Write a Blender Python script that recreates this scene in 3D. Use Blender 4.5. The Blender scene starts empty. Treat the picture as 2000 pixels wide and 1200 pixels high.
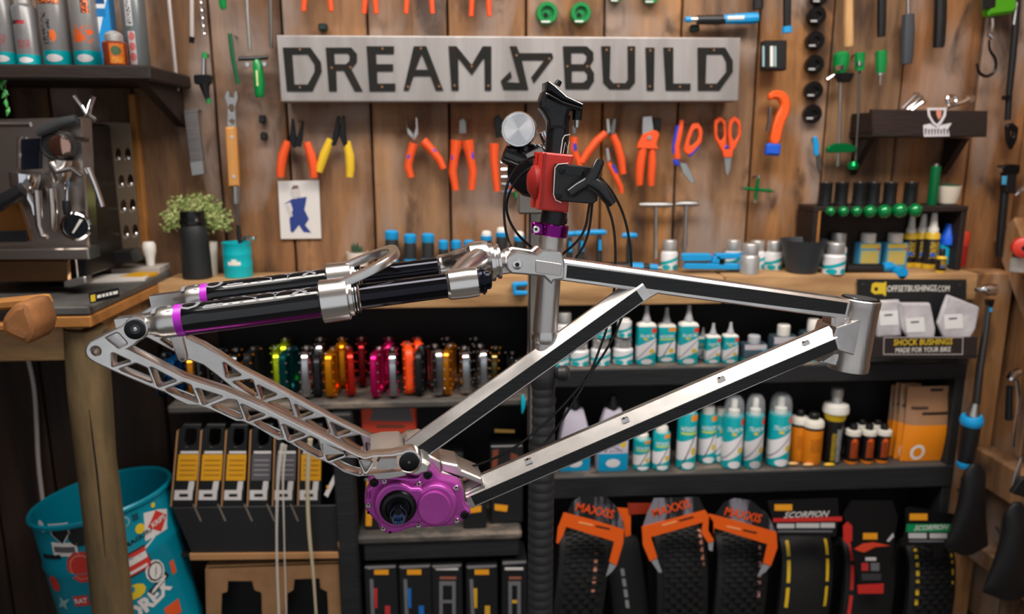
import bpy, bmesh, math, random
from mathutils import Vector as V, Matrix as Mx, Euler
random.seed(7)
SC = bpy.context.scene
COL = SC.collection
PI = math.pi
# ------------------------------------------------------------------ camera
FPX = 1480.0                                   # focal length for a 2000 px wide frame
CAM = V((0, 0, 1.25))
PITCH, YAW = math.radians(12.0), math.radians(4.0)
FW = V((math.sin(YAW)*math.cos(PITCH), math.cos(YAW)*math.cos(PITCH), -math.sin(PITCH)))
RT = V((math.cos(YAW), -math.sin(YAW), 0))
UP = RT.cross(FW)
cd = bpy.data.cameras.new('camera'); cam = bpy.data.objects.new('camera', cd); COL.objects.link(cam)
cam.location = CAM
cam.matrix_world = Mx(((RT.x, UP.x, -FW.x, CAM.x), (RT.y, UP.y, -FW.y, CAM.y), (RT.z, UP.z, -FW.z, CAM.z), (0, 0, 0, 1)))
cd.sensor_width = 36; cd.lens = 36*FPX/2000; cd.clip_start = .02
cd.dof.use_dof = True; cd.dof.focus_distance = .94; cd.dof.aperture_fstop = 3.7
SC.camera = cam
# ------------------------------------------------------------------ light and exposure
w = bpy.data.worlds.new('world'); SC.world = w; w.use_nodes = True
w.node_tree.nodes['Background'].inputs[0].default_value = (.92, .96, 1.0, 1)
w.node_tree.nodes['Background'].inputs[1].default_value = .54
SC.view_settings.view_transform = 'Standard'; SC.view_settings.look = 'None'
SC.view_settings.gamma = 1; SC.view_settings.exposure = 0.25; SC.view_settings.use_curve_mapping = False
try: SC.cycles.use_denoising = True; SC.cycles.max_bounces = 8
except Exception: pass
LAMPS = [((.08, .82, 2.28), 2.2, .46, 40.0), ((1.0, .45, 2.28), .7, .3, 7.0), ((-.8, .35, 2.28), .7, .3, 2.0)]   # centre, length, width, watts
for lc, ll, lw, le in LAMPS:
    ld = bpy.data.lights.new('lamp_light', 'AREA'); ld.shape = 'RECTANGLE'; ld.size = ll; ld.size_y = lw
    ld.energy = le; ld.color = (1.0, .94, .87)
    lo = bpy.data.objects.new('lamp_light', ld); COL.objects.link(lo); lo.location = lc
# ------------------------------------------------------------------ pixel -> place
def ray(px, py): return FW + RT*((px-1000)/FPX) + UP*((600-py)/FPX)
def at(px, py, Y):
    d = ray(px, py); return CAM + d*((Y-CAM.y)/d.y)
def atz(px, py, Z):
    d = ray(px, py); return CAM + d*((Z-CAM.z)/d.z)
def dep(p): return (V(p)-CAM).dot(FW)
def mpp(p): return dep(p)/FPX                   # metres per pixel there
YW = 1.80                                       # face of the plank wall
# bike frame plane
FA = math.radians(6.0)
FU = V((math.cos(FA), math.sin(FA), 0)); FN = V((math.sin(FA), -math.cos(FA), 0)); F0 = V((0, .95, 0))
ZV = V((0, 0, 1))
def fr(px, py, off=0.0):
    d = ray(px, py); p0 = F0+FN*off
    return CAM + d*((p0-CAM).dot(FN)/d.dot(FN))
def fr2(px, py, off=0.0):
    p = fr(px, py, off); return ((p-F0).dot(FU), p.z)
def fm(off=0.0, c=(0, 0)):
    o = F0+FN*off+FU*c[0]+ZV*c[1]
    return Mx(((FU.x, 0, FN.x, o.x), (FU.y, 0, FN.y, o.y), (0, 1, FN.z, o.z), (0, 0, 0, 1)))
def wm(Y): return Mx(((1, 0, 0, 0), (0, 0, -1, Y), (0, 1, 0, 0), (0, 0, 0, 1)))
# ------------------------------------------------------------------ materials
def lin(c):
    if isinstance(c, str): c = tuple(int(c[i:i+2], 16) for i in (0, 2, 4))
    return tuple(((x/255)/12.92 if x <= 10 else ((x/255+.055)/1.055)**2.4) for x in c)+(1,)
MATS = {}
def mat(name, col, rough=.5, metal=0., col2=None, nscale=6., stretch=(1, 1, 1), bump=0., bscale=40., trans=0., alpha=1., ior=1.45, emit=0., coat=0., aniso=0., tint=False, cr=(.35, .65), obj=True):
    if name in MATS: return MATS[name]
    m = bpy.data.materials.new(name); m.use_nodes = True; MATS[name] = m
    nt = m.node_tree; N = nt.nodes; L = nt.links; b = N['Principled BSDF']
    b.inputs['Base Color'].default_value = lin(col); b.inputs['Roughness'].default_value = rough; b.inputs['Metallic'].default_value = metal
    b.inputs['IOR'].default_value = ior; b.inputs['Transmission Weight'].default_value = trans; b.inputs['Alpha'].default_value = alpha
    b.inputs['Coat Weight'].default_value = coat
    m.diffuse_color = lin(col)
    if aniso: b.inputs['Anisotropic'].default_value = aniso
    if emit: b.inputs['Emission Color'].default_value = lin(col); b.inputs['Emission Strength'].default_value = emit
    tc = N.new('ShaderNodeTexCoord'); mp = N.new('ShaderNodeMapping'); mp.inputs['Scale'].default_value = stretch
    L.new(tc.outputs['Object'], mp.inputs[0]); src = None
    if tint or col2:
        oi = N.new('ShaderNodeObjectInfo')
        ad = N.new('ShaderNodeVectorMath'); ad.operation = 'ADD'; cm = N.new('ShaderNodeVectorMath'); cm.operation = 'SCALE'
        cx = N.new('ShaderNodeCombineXYZ'); L.new(oi.outputs['Random'], cx.inputs[0]); L.new(oi.outputs['Random'], cx.inputs[2])
        L.new(cx.outputs[0], cm.inputs[0]); cm.inputs['Scale'].default_value = 37.0
        L.new(mp.outputs[0], ad.inputs[0]); L.new(cm.outputs[0], ad.inputs[1]); src = ad.outputs[0]
    if col2:
        n = N.new('ShaderNodeTexNoise'); n.inputs['Scale'].default_value = nscale; n.inputs['Detail'].default_value = 6; n.inputs['Roughness'].default_value = .62
        L.new(src, n.inputs['Vector'])
        r = N.new('ShaderNodeValToRGB'); r.color_ramp.elements[0].position = cr[0]; r.color_ramp.elements[1].position = cr[1]
        r.color_ramp.elements[0].color = lin(col); r.color_ramp.elements[1].color = lin(col2)
        L.new(n.outputs['Fac'], r.inputs[0]); out = r.outputs[0]
        if tint:
            mx = N.new('ShaderNodeMix'); mx.data_type = 'RGBA'; mx.blend_type = 'MULTIPLY'; mx.inputs[0].default_value = 1
            L.new(out, mx.inputs[6]); L.new(oi.outputs['Color'], mx.inputs[7]); out = mx.outputs[2]
        L.new(out, b.inputs['Base Color'])
    elif tint:
        mx = N.new('ShaderNodeMix'); mx.data_type = 'RGBA'; mx.blend_type = 'MULTIPLY'; mx.inputs[0].default_value = 1
        mx.inputs[6].default_value = lin(col); L.new(oi.outputs['Color'], mx.inputs[7]); L.new(mx.outputs[2], b.inputs['Base Color'])
    if bump:
        n2 = N.new('ShaderNodeTexNoise'); n2.inputs['Scale'].default_value = bscale; n2.inputs['Detail'].default_value = 4
        L.new(src or mp.outputs[0], n2.inputs['Vector']); bp = N.new('ShaderNodeBump'); bp.inputs['Strength'].default_value = bump; bp.inputs['Distance'].default_value = .004
        L.new(n2.outputs['Fac'], bp.inputs['Height']); L.new(bp.outputs[0], b.inputs['Normal'])
    return m
def stain(m, col, scale=1.6, lo=.52, hi=.66, amt=.8, stretch=(1, 1, .45)):
    """grey weathered patches with a shape of their own, mixed over an existing base colour"""
    nt = m.node_tree; N = nt.nodes; L = nt.links; b = N['Principled BSDF']; src = b.inputs['Base Color'].links[0].from_socket
    tc = N.new('ShaderNodeTexCoord'); mp = N.new('ShaderNodeMapping'); mp.inputs['Scale'].default_value = stretch; oi = N.new('ShaderNodeObjectInfo')
    cb = N.new('ShaderNodeCombineXYZ'); mu = N.new('ShaderNodeMath'); mu.operation = 'MULTIPLY'; mu.inputs[1].default_value = 91.; L.new(oi.outputs['Random'], mu.inputs[0]); L.new(mu.outputs[0], cb.inputs[1])
    L.new(cb.outputs[0], mp.inputs['Location']); L.new(tc.outputs['Object'], mp.inputs[0])
    n = N.new('ShaderNodeTexNoise'); n.inputs['Scale'].default_value = scale*4; n.inputs['Detail'].default_value = 5; n.inputs['Distortion'].default_value = .6; L.new(mp.outputs[0], n.inputs['Vector'])
    mr = N.new('ShaderNodeMapRange'); mr.inputs[1].default_value = lo; mr.inputs[2].default_value = hi; mr.inputs[4].default_value = amt; L.new(n.outputs['Fac'], mr.inputs[0])
    mx = N.new('ShaderNodeMix'); mx.data_type = 'RGBA'; L.new(mr.outputs[0], mx.inputs[0]); L.new(src, mx.inputs[6]); mx.inputs[7].default_value = lin(col); L.new(mx.outputs[2], b.inputs['Base Color'])
def lab(name, base, ops, rough=.35, metal=0., coat=0.):
    """flat print: bands, rectangles and discs in the 0..1 box of the printed surface.
    ('b',z0,z1,slope,col) ('r',x0,x1,z0,z1,col) ('d',cx,cz,rx,rz,col) ('n',x0,x1,z0,z1,col,scale) speckled rows"""
    if name in MATS: return MATS[name]
    m = bpy.data.materials.new(name); m.use_nodes = True; MATS[name] = m
    nt = m.node_tree; N = nt.nodes; L = nt.links; b = N['Principled BSDF']
    b.inputs['Roughness'].default_value = rough; b.inputs['Metallic'].default_value = metal; b.inputs['Coat Weight'].default_value = coat
    tc = N.new('ShaderNodeTexCoord'); sp = N.new('ShaderNodeSeparateXYZ'); L.new(tc.outputs['Generated'], sp.inputs[0])
    X, Z = sp.outputs[0], sp.outputs[2]
    def mth(op, a, c=None, cl=False):
        n = N.new('ShaderNodeMath'); n.operation = op; n.use_clamp = cl
        for i, v in enumerate((a, c)):
            if v is None: continue
            if isinstance(v, (int, float)): n.inputs[i].default_value = v
            else: L.new(v, n.inputs[i])
        return n.outputs[0]
    def between(s, a, c): return mth('MULTIPLY', mth('GREATER_THAN', s, a), mth('LESS_THAN', s, c))
    cur = None
    for op in ops:
        k = op[0]
        if k == 'b':
            s = mth('ADD', Z, mth('MULTIPLY', mth('SUBTRACT', X, .5), -op[3])) if op[3] else Z
            f = between(s, op[1], op[2]); c = op[4]
        elif k in 'rn':
            f = mth('MULTIPLY', between(X, op[1], op[2]), between(Z, op[3], op[4])); c = op[5]
            if k == 'n':
                nn = N.new('ShaderNodeTexNoise'); nn.inputs['Scale'].default_value = op[6]; nn.inputs['Detail'].default_value = 1
                mp = N.new('ShaderNodeMapping'); mp.inputs['Scale'].default_value = (1, 0, 3); L.new(tc.outputs['Generated'], mp.inputs[0]); L.new(mp.outputs[0], nn.inputs['Vector'])
                f = mth('MULTIPLY', f, mth('GREATER_THAN', nn.outputs['Fac'], .52))
        else:
            dx = mth('DIVIDE', mth('SUBTRACT', X, op[1]), op[3]); dz = mth('DIVIDE', mth('SUBTRACT', Z, op[2]), op[4])
            f = mth('LESS_THAN', mth('ADD', mth('MULTIPLY', dx, dx), mth('MULTIPLY', dz, dz)), 1.0); c = op[5]
        mx = N.new('ShaderNodeMix'); mx.data_type = 'RGBA'
        L.new(f, mx.inputs[0])
        if cur is None: mx.inputs[6].default_value = lin(base)
        else: L.new(cur, mx.inputs[6])
        mx.inputs[7].default_value = lin(c); cur = mx.outputs[2]
    if cur is None: b.inputs['Base Color'].default_value = lin(base)
    else: L.new(cur, b.inputs['Base Color'])
    return m
# ------------------------------------------------------------------ meshes
def chaikin(pts, n=2, closed=True):
    pts = [V(p) for p in pts]
    for _ in range(n):
        q = []; L_ = len(pts)
        if not closed: q.append(pts[0])
        for i in range(L_ if closed else L_-1):
            a, b = pts[i], pts[(i+1) % L_]
            q += [a*.75+b*.25, a*.25+b*.75]
        if not closed: q.append(pts[-1])
        pts = q
    return pts
def rnd(pts, r=.25, n=3):
    """round the corners of a closed 2D polygon"""
    pts = [V(p) for p in pts]; out = []; k = len(pts)
    for i in range(k):
        a, b, c = pts[i-1], pts[i], pts[(i+1) % k]
        p, q = b+(a-b)*r, b+(c-b)*r
        for j in range(n+1):
            t = j/n; out.append(p*(1-t)**2+b*2*t*(1-t)+q*t*t)
    return out
def circ(cx, cy, r, n=24, ry=None, a0=0., a1=2*PI):
    full = abs(a1-a0-2*PI) < 1e-6
    return [(cx+r*math.cos(a0+(a1-a0)*i/(n if full else n-1)), cy+(ry or r)*math.sin(a0+(a1-a0)*i/(n if full else n-1))) for i in range(n)]
def frame_from(z, up=None):
    z = V(z).normalized(); x = (up or (V((0, 0, 1)) if abs(z.z) < .9 else V((0, 1, 0)))).cross(z)
    x.normalize(); y = z.cross(x)
    return x, y, z
class B:
    def __init__(s): s.v = []; s.f = []; s.m = []
    def add(s, vs, fs, m=0, M=None):
        o = len(s.v)
        s.v += [tuple(M @ V(p)) if M is not None else tuple(p) for p in vs]
        s.f += [tuple(i+o for i in f) for f in fs]
        s.m += (m if isinstance(m, list) else [m]*len(fs)); return s
    def box(s, c, d, m=0, M=None, bev=0., seg=1):
        bm = bmesh.new(); bmesh.ops.create_cube(bm, size=1)
        for v in bm.verts: v.co = V((v.co.x*d[0], v.co.y*d[1], v.co.z*d[2]))
        if bev: bmesh.ops.bevel(bm, geom=bm.edges[:], offset=min(bev, .49*min(d)), segments=seg, affect='EDGES', profile=.5)
        T = Mx.Translation(c); T = M @ T if M is not None else T
        bm.verts.index_update()
        s.add([T @ v.co for v in bm.verts], [[v.index for v in f.verts] for f in bm.faces], m); bm.free(); return s
    def ring(s, rings, m=0, cap=(True, True), closed=False):
        n = len(rings[0]); o = len(s.v)
        for r in rings: s.v += [tuple(p) for p in r]
        k = len(rings)
        for i in range(k if closed else k-1):
            a, b = o+i*n, o+((i+1) % k)*n
            mm = m[i] if isinstance(m, (list, tuple)) else m
            for j in range(n):
                s.f.append((a+j, a+(j+1) % n, b+(j+1) % n, b+j)); s.m.append(mm)
        if not closed:
            if cap[0]: s.f.append(tuple(o+j for j in reversed(range(n)))); s.m.append(m[0] if isinstance(m, (list, tuple)) else m)
            if cap[1]: s.f.append(tuple(o+(k-1)*n+j for j in range(n))); s.m.append(m[-1] if isinstance(m, (list, tuple)) else m)
        return s
    def lathe(s, prof, c=(0, 0, 0), ax=(0, 0, 1), n=20, m=0, cap=(True, True), sx=1., sy=1.):
        x, y, z = frame_from(ax); c = V(c)
        if abs(V(ax).normalized().z) > .999: x, y, z = V((1, 0, 0)), V((0, 1, 0)), V((0, 0, 1))*(1 if V(ax).z > 0 else -1)
        s.ring([[c+z*h+x*(r*sx*math.cos(2*PI*j/n))+y*(r*sy*math.sin(2*PI*j/n)) for j in range(n)] for r, h in prof], m, cap); return s
    def cyl(s, a, b, r, r1=None, n=16, m=0, cap=(True, True)):
        a, b = V(a), V(b); s.lathe([(r, 0), (r if r1 is None else r1, (b-a).length)], a, b-a, n, m, cap); return s
    def tube(s, pts, r, n=8, m=0, closed=False, flat=1., up=None):
        pts = [V(p) for p in pts]; k = len(pts); rr = r if isinstance(r, (list, tuple)) else [r]*k
        rings = []; px = None
        for i in range(k):
            if closed: t = pts[(i+1) % k]-pts[i-1]
            else: t = pts[min(i+1, k-1)]-pts[max(i-1, 0)]
            t.normalize()
            if up is not None: x = V(up).cross(t)
            elif px is None: x = (V((0, 0, 1)) if abs(t.z) < .9 else V((0, 1, 0))).cross(t)
            else: x = px-t*px.dot(t)
            x.normalize(); y = t.cross(x); px = x
            rings.append([pts[i]+x*(rr[i]*math.cos(2*PI*j/n))+y*(rr[i]*flat*math.sin(2*PI*j/n)) for j in range(n)])
        s.ring(rings, m, closed=closed); return s
    def sph(s, c, r, m=0, n=12, k=8):
        r = r if isinstance(r, (list, tuple)) else (r, r, r); c = V(c)
        s.ring([[c+V((r[0]*math.sin(PI*i/k)*math.cos(2*PI*j/n), r[1]*math.sin(PI*i/k)*math.sin(2*PI*j/n), -r[2]*math.cos(PI*i/k))) for j in range(n)]
                for i in [.12]+list(range(1, k))+[k-.12]], m); return s
    def plate(s, pts, half, M, holes=(), bev=0., m=0, seg=1):
        cu = bpy.data.curves.new('t', 'CURVE'); cu.dimensions = '2D'; cu.fill_mode = 'BOTH'
        cu.extrude = max(half-bev, 0); cu.bevel_depth = bev; cu.bevel_resolution = seg-1; cu.offset = -bev
        for poly in [pts]+list(holes):
            sp = cu.splines.new('POLY'); sp.points.add(len(poly)-1)
            for q, p in zip(sp.points, poly): q.co = (p[0], p[1], 0, 1)
            sp.use_cyclic_u = True
        return s._cu(cu, M, m)
    def text(s, body, size, M, depth=.0006, m=0, bold=0., shear=0., align='CENTER', sx=1., space=1.):
        cu = bpy.data.curves.new('t', 'FONT'); cu.body = body; cu.size = size; cu.extrude = depth/2; cu.offset = bold*size
        cu.align_x = align; cu.align_y = 'CENTER'; cu.shear = shear; cu.resolution_u = 2; cu.space_character = space
        return s._cu(cu, M @ Mx.Diagonal((sx, 1, 1, 1)), m)
    def _cu(s, cu, M, m):
        ob = bpy.data.objects.new('t', cu); me = ob.to_mesh()
        s.add([v.co.copy() for v in me.vertices], [tuple(p.vertices) for p in me.polygons], m, M)
        ob.to_mesh_clear(); bpy.data.objects.remove(ob); bpy.data.curves.remove(cu); return s
    def obj(s, name, mats, parent=None, smooth=35., base=False, color=None):
        me = bpy.data.meshes.new(name)
        vs = [V(p) for p in s.v]
        lo = V([min(p[i] for p in vs) for i in range(3)]); hi = V([max(p[i] for p in vs) for i in range(3)])
        c = (lo+hi)/2
        if base: c.z = lo.z
        me.from_pydata([p-c for p in vs], [], s.f)
        for mm in (mats if isinstance(mats, (list, tuple)) else [mats]): me.materials.append(mm)
        me.polygons.foreach_set('material_index', s.m)
        me.update(); me.validate()
        if smooth:
            me.shade_smooth(); me.set_sharp_from_angle(angle=math.radians(smooth))
        o = bpy.data.objects.new(name, me); COL.objects.link(o); o['wl'] = list(c)
        place(o, c, parent)
        if color: o.color = (*color, 1)
        return o
WL = {}
def place(o, c, parent):
    WL[o] = V(c)
    if parent is not None: o.parent = parent; o.location = V(c)-WL[parent]
    else: o.location = c
    if 'wl' in o: del o['wl']
def thing(name, label, cat, loc, group=None):
    o = bpy.data.objects.new(name, None); COL.objects.link(o); o.empty_display_size = .02; place(o, V(loc), None)
    return tag(o, label, cat, group)
def tag(o, label, cat, group=None):
    o['label'] = label; o['category'] = cat
    if group: o['group'] = group
    return o
def struct(o): o['kind'] = 'structure'; return o
def q2(pts, Y): return [(at(x, y, Y).x, at(x, y, Y).z) for x, y in pts]     # picture outline -> real outline on the plane y=Y
def PL(b, pts, Y, th, bev=0., m=0, holes=(), seg=1):
    """outline on the plane y=Y, th thick (front face at Y-th)"""
    return b.plate(q2(pts, Y), th/2, wm(Y-th/2), [q2(h, Y) for h in holes], bev, m, seg)
def PT(b, path, Y, m=0, n=8, flat=1.):
    """tube through (px,py,width px)"""
    ps = [at(x, y, Y) for x, y, _ in path]
    return b.tube(ps, [w_*mpp(p)/2 for p, (x, y, w_) in zip(ps, path)], n, m, flat=flat, up=(0, 1, 0) if flat != 1. else None)
def PC(b, x, y, r, Y, ln, m=0, n=20, r1=None):
    p = at(x, y, Y); k = mpp(p); b.lathe([(r*k, 0), ((r1 or r)*k, ln)], p, (0, -1, 0), n, m); return b
# ------------------------------------------------------------------ shared materials
WOOD = mat('weathered_pine', (184, 146, 108), .75, col2=(100, 76, 58), nscale=2.6, stretch=(6, 6, .9), bump=.45, bscale=22, tint=True, cr=(.34, .68))
stain(WOOD, (152, 134, 124), 1.3, .50, .64, .8); stain(WOOD, (62, 44, 34), 1.7, .56, .68, .8, (1.8, 1, .8))
RAW = mat('raw_timber', (200, 158, 110), .7, col2=(150, 112, 74), nscale=5, stretch=(.8, 5, 5), bump=.3, bscale=20)
EDGEW = mat('sawn_edge', (182, 124, 62), .7, col2=(146, 94, 42), nscale=7, stretch=(1, 1, 1), bump=.3)
DARKW = mat('dark_stained_wood', (44, 28, 23), .6, col2=(27, 20, 17), nscale=4, stretch=(.7, 4, 4), bump=.3)
DARKV = mat('dark_stained_boards', (64, 46, 36), .75, col2=(38, 28, 24), nscale=4, stretch=(5, 5, .6), bump=.3)
BLKW = mat('black_painted_wood', (34, 35, 37), .6, col2=(24, 25, 27), nscale=5, stretch=(.6, 4, 4), bump=.25, bscale=30)
WORN = mat('worn_black_board', (70, 66, 62), .7, col2=(150, 132, 118), nscale=7, stretch=(1, 2, 4), bump=.3, cr=(.5, .72))
STEEL = mat('brushed_steel', (190, 188, 186), .32, 1.)
CHROME = mat('chrome', (225, 225, 228), .08, 1.)
IRON = mat('dull_iron', (120, 118, 116), .45, 1.)
BLKM = mat('black_metal', (18, 18, 20), .32, .3)
BLKP = mat('black_plastic', (22, 22, 24), .42)
RUBB = mat('black_rubber', (24, 24, 25), .62, bump=.2, bscale=200)
GREYR = mat('grey_rubber', (62, 66, 72), .6)
WHITE = mat('white_plastic', (232, 228, 220), .4)
BLUE = mat('sky_blue_plastic', (20, 150, 214), .4)
TEAL = mat('teal_print', (0, 164, 172), .35)
GREEN = mat('green_anodised', (14, 150, 82), .22, .75)
GREENP = mat('green_plastic', (8, 132, 62), .3, coat=.3)
ORANGE = mat('orange_grip', (232, 84, 34), .45)
BLUEG = mat('deep_blue_grip', (40, 60, 190), .45)
YELLOW = mat('yellow_grip', (226, 186, 44), .45)
PURPLE = mat('purple_anodised', (198, 88, 182), .36, .6, col2=(182, 74, 170), nscale=20)
PURPD = mat('dark_purple_anodised', (120, 22, 116), .22, .85)
RED = mat('red_print_plastic', (192, 44, 34), .42, bump=.08, bscale=90)
# ------------------------------------------------------------------ the room
b = B(); b.box((0, .4, -.02), (3.0, 3.6, .04)); struct(b.obj('floor', mat('grey_concrete', (96, 92, 88), .7, col2=(72, 70, 68), nscale=4, bump=.2), smooth=0))
b = B(); b.box((.0, .4, 2.33), (2.9, 3.4, .04)); struct(b.obj('ceiling', mat('pale_ceiling', (205, 198, 188), .8), smooth=0))
b = B(); b.box((.04, 1.86, 1.15), (2.82, .05, 2.3)); wall = struct(b.obj('wall_back', mat('shadow_gap_board', (30, 22, 18), .9), smooth=0))
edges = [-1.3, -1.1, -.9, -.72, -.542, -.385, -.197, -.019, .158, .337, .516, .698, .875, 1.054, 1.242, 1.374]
tints = [(.36, .31, .28), (.36, .31, .28), (.38, .32, .28), (.46, .39, .35), (.60, .46, .34), (.72, .60, .51), (.76, .67, .61), (.80, .64, .50), (.92, .72, .49), (.92, .71, .44), (.78, .70, .67), (.95, .70, .43), (.72, .65, .61), (.84, .61, .42), (.86, .63, .41)]  # plank tones; left ones darkened further to stand in for dimmer light
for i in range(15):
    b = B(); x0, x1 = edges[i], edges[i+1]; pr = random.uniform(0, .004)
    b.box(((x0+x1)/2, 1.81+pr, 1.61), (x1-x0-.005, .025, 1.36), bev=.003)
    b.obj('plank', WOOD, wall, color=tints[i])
# dark back of the shelving and dark boards below the counter
b = B(); b.box((.37, 1.815, .46), (1.97, .02, .92)); b.obj('back_panel', mat('black_back_panel', (27, 26, 27), .8), wall, smooth=0)
for i in range(5):
    b = B(); b.box((-1.27+i*.14+.07, 1.80, .46), (.134, .03, .92), bev=.003); b.obj('board', DARKV, wall)
b = B(); b.box((-1.34, .8, 1.15), (.04, 2.1, 2.3)); struct(b.obj('wall_left', DARKV, smooth=0))
# right side wall: framing boards
b = B(); b.box((1.42, .95, 1.15), (.04, 1.8, 2.3)); wr = struct(b.obj('wall_right', mat('shed_side_back', (60, 44, 32), .85), smooth=0))
for i in range(6):
    b = B(); b.box((1.385, 1.73-i*.15, 1.15), (.03, .142, 2.28), bev=.003); b.obj('plank', WOOD, wr, color=(.8, .64, .48))
b = B(); b.box((1.30, 1.765, .475), (.10, .07, .95), bev=.005); b.obj('corner_post', WOOD, wr, color=(.92, .72, .48))
# sawn brace and rail on the side wall
b = B(); M = Mx.Translation((1.352, 1.62, .86)) @ Mx.Rotation(math.radians(-38), 4, 'X'); b.box((0, 0, 0), (.04, .09, .50), M=M, bev=.005); b.obj('brace', WOOD, wr, color=(.95, .76, .52))
b = B(); b.box((1.33, 1.45, .455), (.05, .56, .09), bev=.004); b.obj('rail', WOOD, wr, color=(.62, .52, .44))
b = B(); b.box((1.33, 1.45, .235), (.06, .56, .05), bev=.004); b.obj('rail', WOOD, wr, color=(.62, .5, .42))
b = B(); b.box((1.345, 1.62, .99), (.07, .11, .075), bev=.006); b.obj('wood_block', WOOD, wr, color=(1.0, .8, .55))
for lc, ll, lw, le in LAMPS:
    t = thing('ceiling_lamp', 'long flat ceiling lamp %s' % ('above the workbench' if le > 10 else 'above the right side of the workshop' if lc[0] > 0 else 'above the left counter'), 'lamp', (lc[0], lc[1], 2.31))
    b = B(); b.box((lc[0], lc[1], 2.302), (ll+.06, lw+.05, .02), bev=.004); b.obj('housing', WHITE, t)
# ------------------------------------------------------------------ bench, counter, shelving
ZB = .9604; YB = 1.66
t = thing('workbench', 'long raw timber bench ledge under the tool wall', 'workbench', (.28, YB, 0))
for x0, x1 in ((-.655, .205), (.208, .60), (.603, 1.205)):
    b = B(); b.box(((x0+x1)/2, (YB+1.79)/2, ZB-.032), (x1-x0, 1.79-YB, .064), bev=.005, seg=2); b.obj('top_board', RAW, t)
t = thing('side_counter', 'dark slate topped counter carrying the espresso machine', 'counter', (-.97, 1.55, 0))
b = B(); b.box((-.985, 1.545, ZB+.006), (.67, .39, .016), bev=.003); b.obj('slate_top', mat('dark_slate', (88, 86, 84), .45, col2=(58, 57, 56), nscale=9, bump=.2), t)
b = B(); b.box((-.98, 1.55, ZB-.014), (.66, .40, .022), bev=.003); b.obj('wood_edge', EDGEW, t)
b = B(); b.box((-.70, 1.56, ZB-.06), (.03, .35, .07), bev=.003); b.obj('apron', RAW, t)
b = B(); b.box((-.985, 1.405, ZB-.06), (.60, .03, .07), bev=.003); b.obj('apron', RAW, t)
# log leg
lp = [(167, 640), (173, 760), (184, 900), (199, 1040), (211, 1180), (222, 1290)]
b = B(); ps = [at(x, y, 1.40) for x, y in lp]; ps = [V((p.x, 1.40+.02*i/5, p.z)) for i, p in enumerate(ps)]; ps[-1].z = .0
b.tube(ps, [.036+.0015*math.sin(i*2.1) for i in range(6)], 18)
b.obj('log_leg', mat('peeled_log', (128, 104, 70), .8, col2=(84, 70, 46), nscale=5, stretch=(4, 4, .8), bump=.5, bscale=14), t)
b = B(); cr_ = [(174, 800), (180, 850), (190, 930), (198, 1010), (206, 1090)]
cp = [at(x, y, 1.3655) for x, y in cr_]; b.tube(cp, [.0006, .0016, .002, .0016, .0006], 6); b.obj('drying_crack', mat('deep_crack', (26, 20, 14), .9), t)
# black shelving
t = thing('shelving_unit', 'black painted shelving under the bench holding bottles pedals and tyres', 'shelving', (.3, 1.7, 0))
for z, h, y0 in ((.751, .043, 1.66), (.486, .056, 1.66)):
    b = B(); b.box((.70, (y0+1.80)/2, z-.010), (1.01, 1.80-y0, .018), bev=.002); o = b.obj('shelf_board', WORN, t)
    b = B(); b.box((.70, y0+.006, z-h/2-.003), (1.012, .018, h), bev=.003); b.obj('shelf_front', BLKW, o)
b = B(); b.box((-.2125, 1.70, .702-.010), (.845, .20, .019), bev=.005); b.obj('shelf_board', WORN, t)
b = B(); b.box((-.055, 1.70, .377-.010), (.38, .20, .022), bev=.006); b.obj('shelf_board', WORN, t)
b = B(); b.box((-.05, 1.62, .335), (.36, .03, .045), bev=.004); b.obj('shelf_front', BLKW, t)
b = B(); b.box((-.262, 1.605, .34), (.045, .04, .68), bev=.004); b.obj('upright', BLKW, t)
b = B(); b.box((.172, 1.73, .445), (.028, .13, .888), bev=.003); o = b.obj('divider', BLKW, t)
b = B(); b.box((.172, 1.6625, .825), (.010, .004, .14)); b.obj('raw_edge', EDGEW, o)
b = B(); b.box((1.195, 1.72, .445), (.025, .12, .886), bev=.003); b.obj('side_panel', BLKW, t)
# drawer under the counter, front left
t = thing('timber_tray', 'open timber tray with rounded beam end below the counter edge', 'tray', (-.80, 1.2, .9))
b = B(); PL(b, rnd([(-60, 588), (100, 572), (108, 592), (-60, 606)], .15), 1.24, .03, .004); b.obj('tray_rail', EDGEW, t)
b = B(); PL(b, rnd([(-60, 626), (84, 622), (86, 638), (-60, 644)], .15), 1.24, .03, .004); b.obj('tray_rail', EDGEW, t)
b = B(); PL(b, rnd([(50, 604), (74, 576), (102, 574), (118, 618), (112, 640), (98, 655), (52, 634)], .3), 1.22, .07, .01, seg=2); b.obj('beam_end', mat('knotty_beam', (150, 98, 56), .65, col2=(104, 66, 36), nscale=8, bump=.4), t)
b = B(); PL(b, [(-60, 600), (90, 592), (90, 630), (-60, 634)], 1.27, .015); b.obj('tray_back', DARKW, t)
# white cable behind the log
b = B(); PT(b, chaikin([(40, 648, 8), (55, 700, 8), (68, 760, 8), (72, 840, 8), (74, 900, 8), (82, 970, 8), (88, 1010, 8)], 2, False), 1.765); tag(b.obj('power_cable', mat('grey_white_cable', (196, 186, 178), .5), base=True), 'grey white cable hanging down behind the log leg', 'cable')
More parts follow.
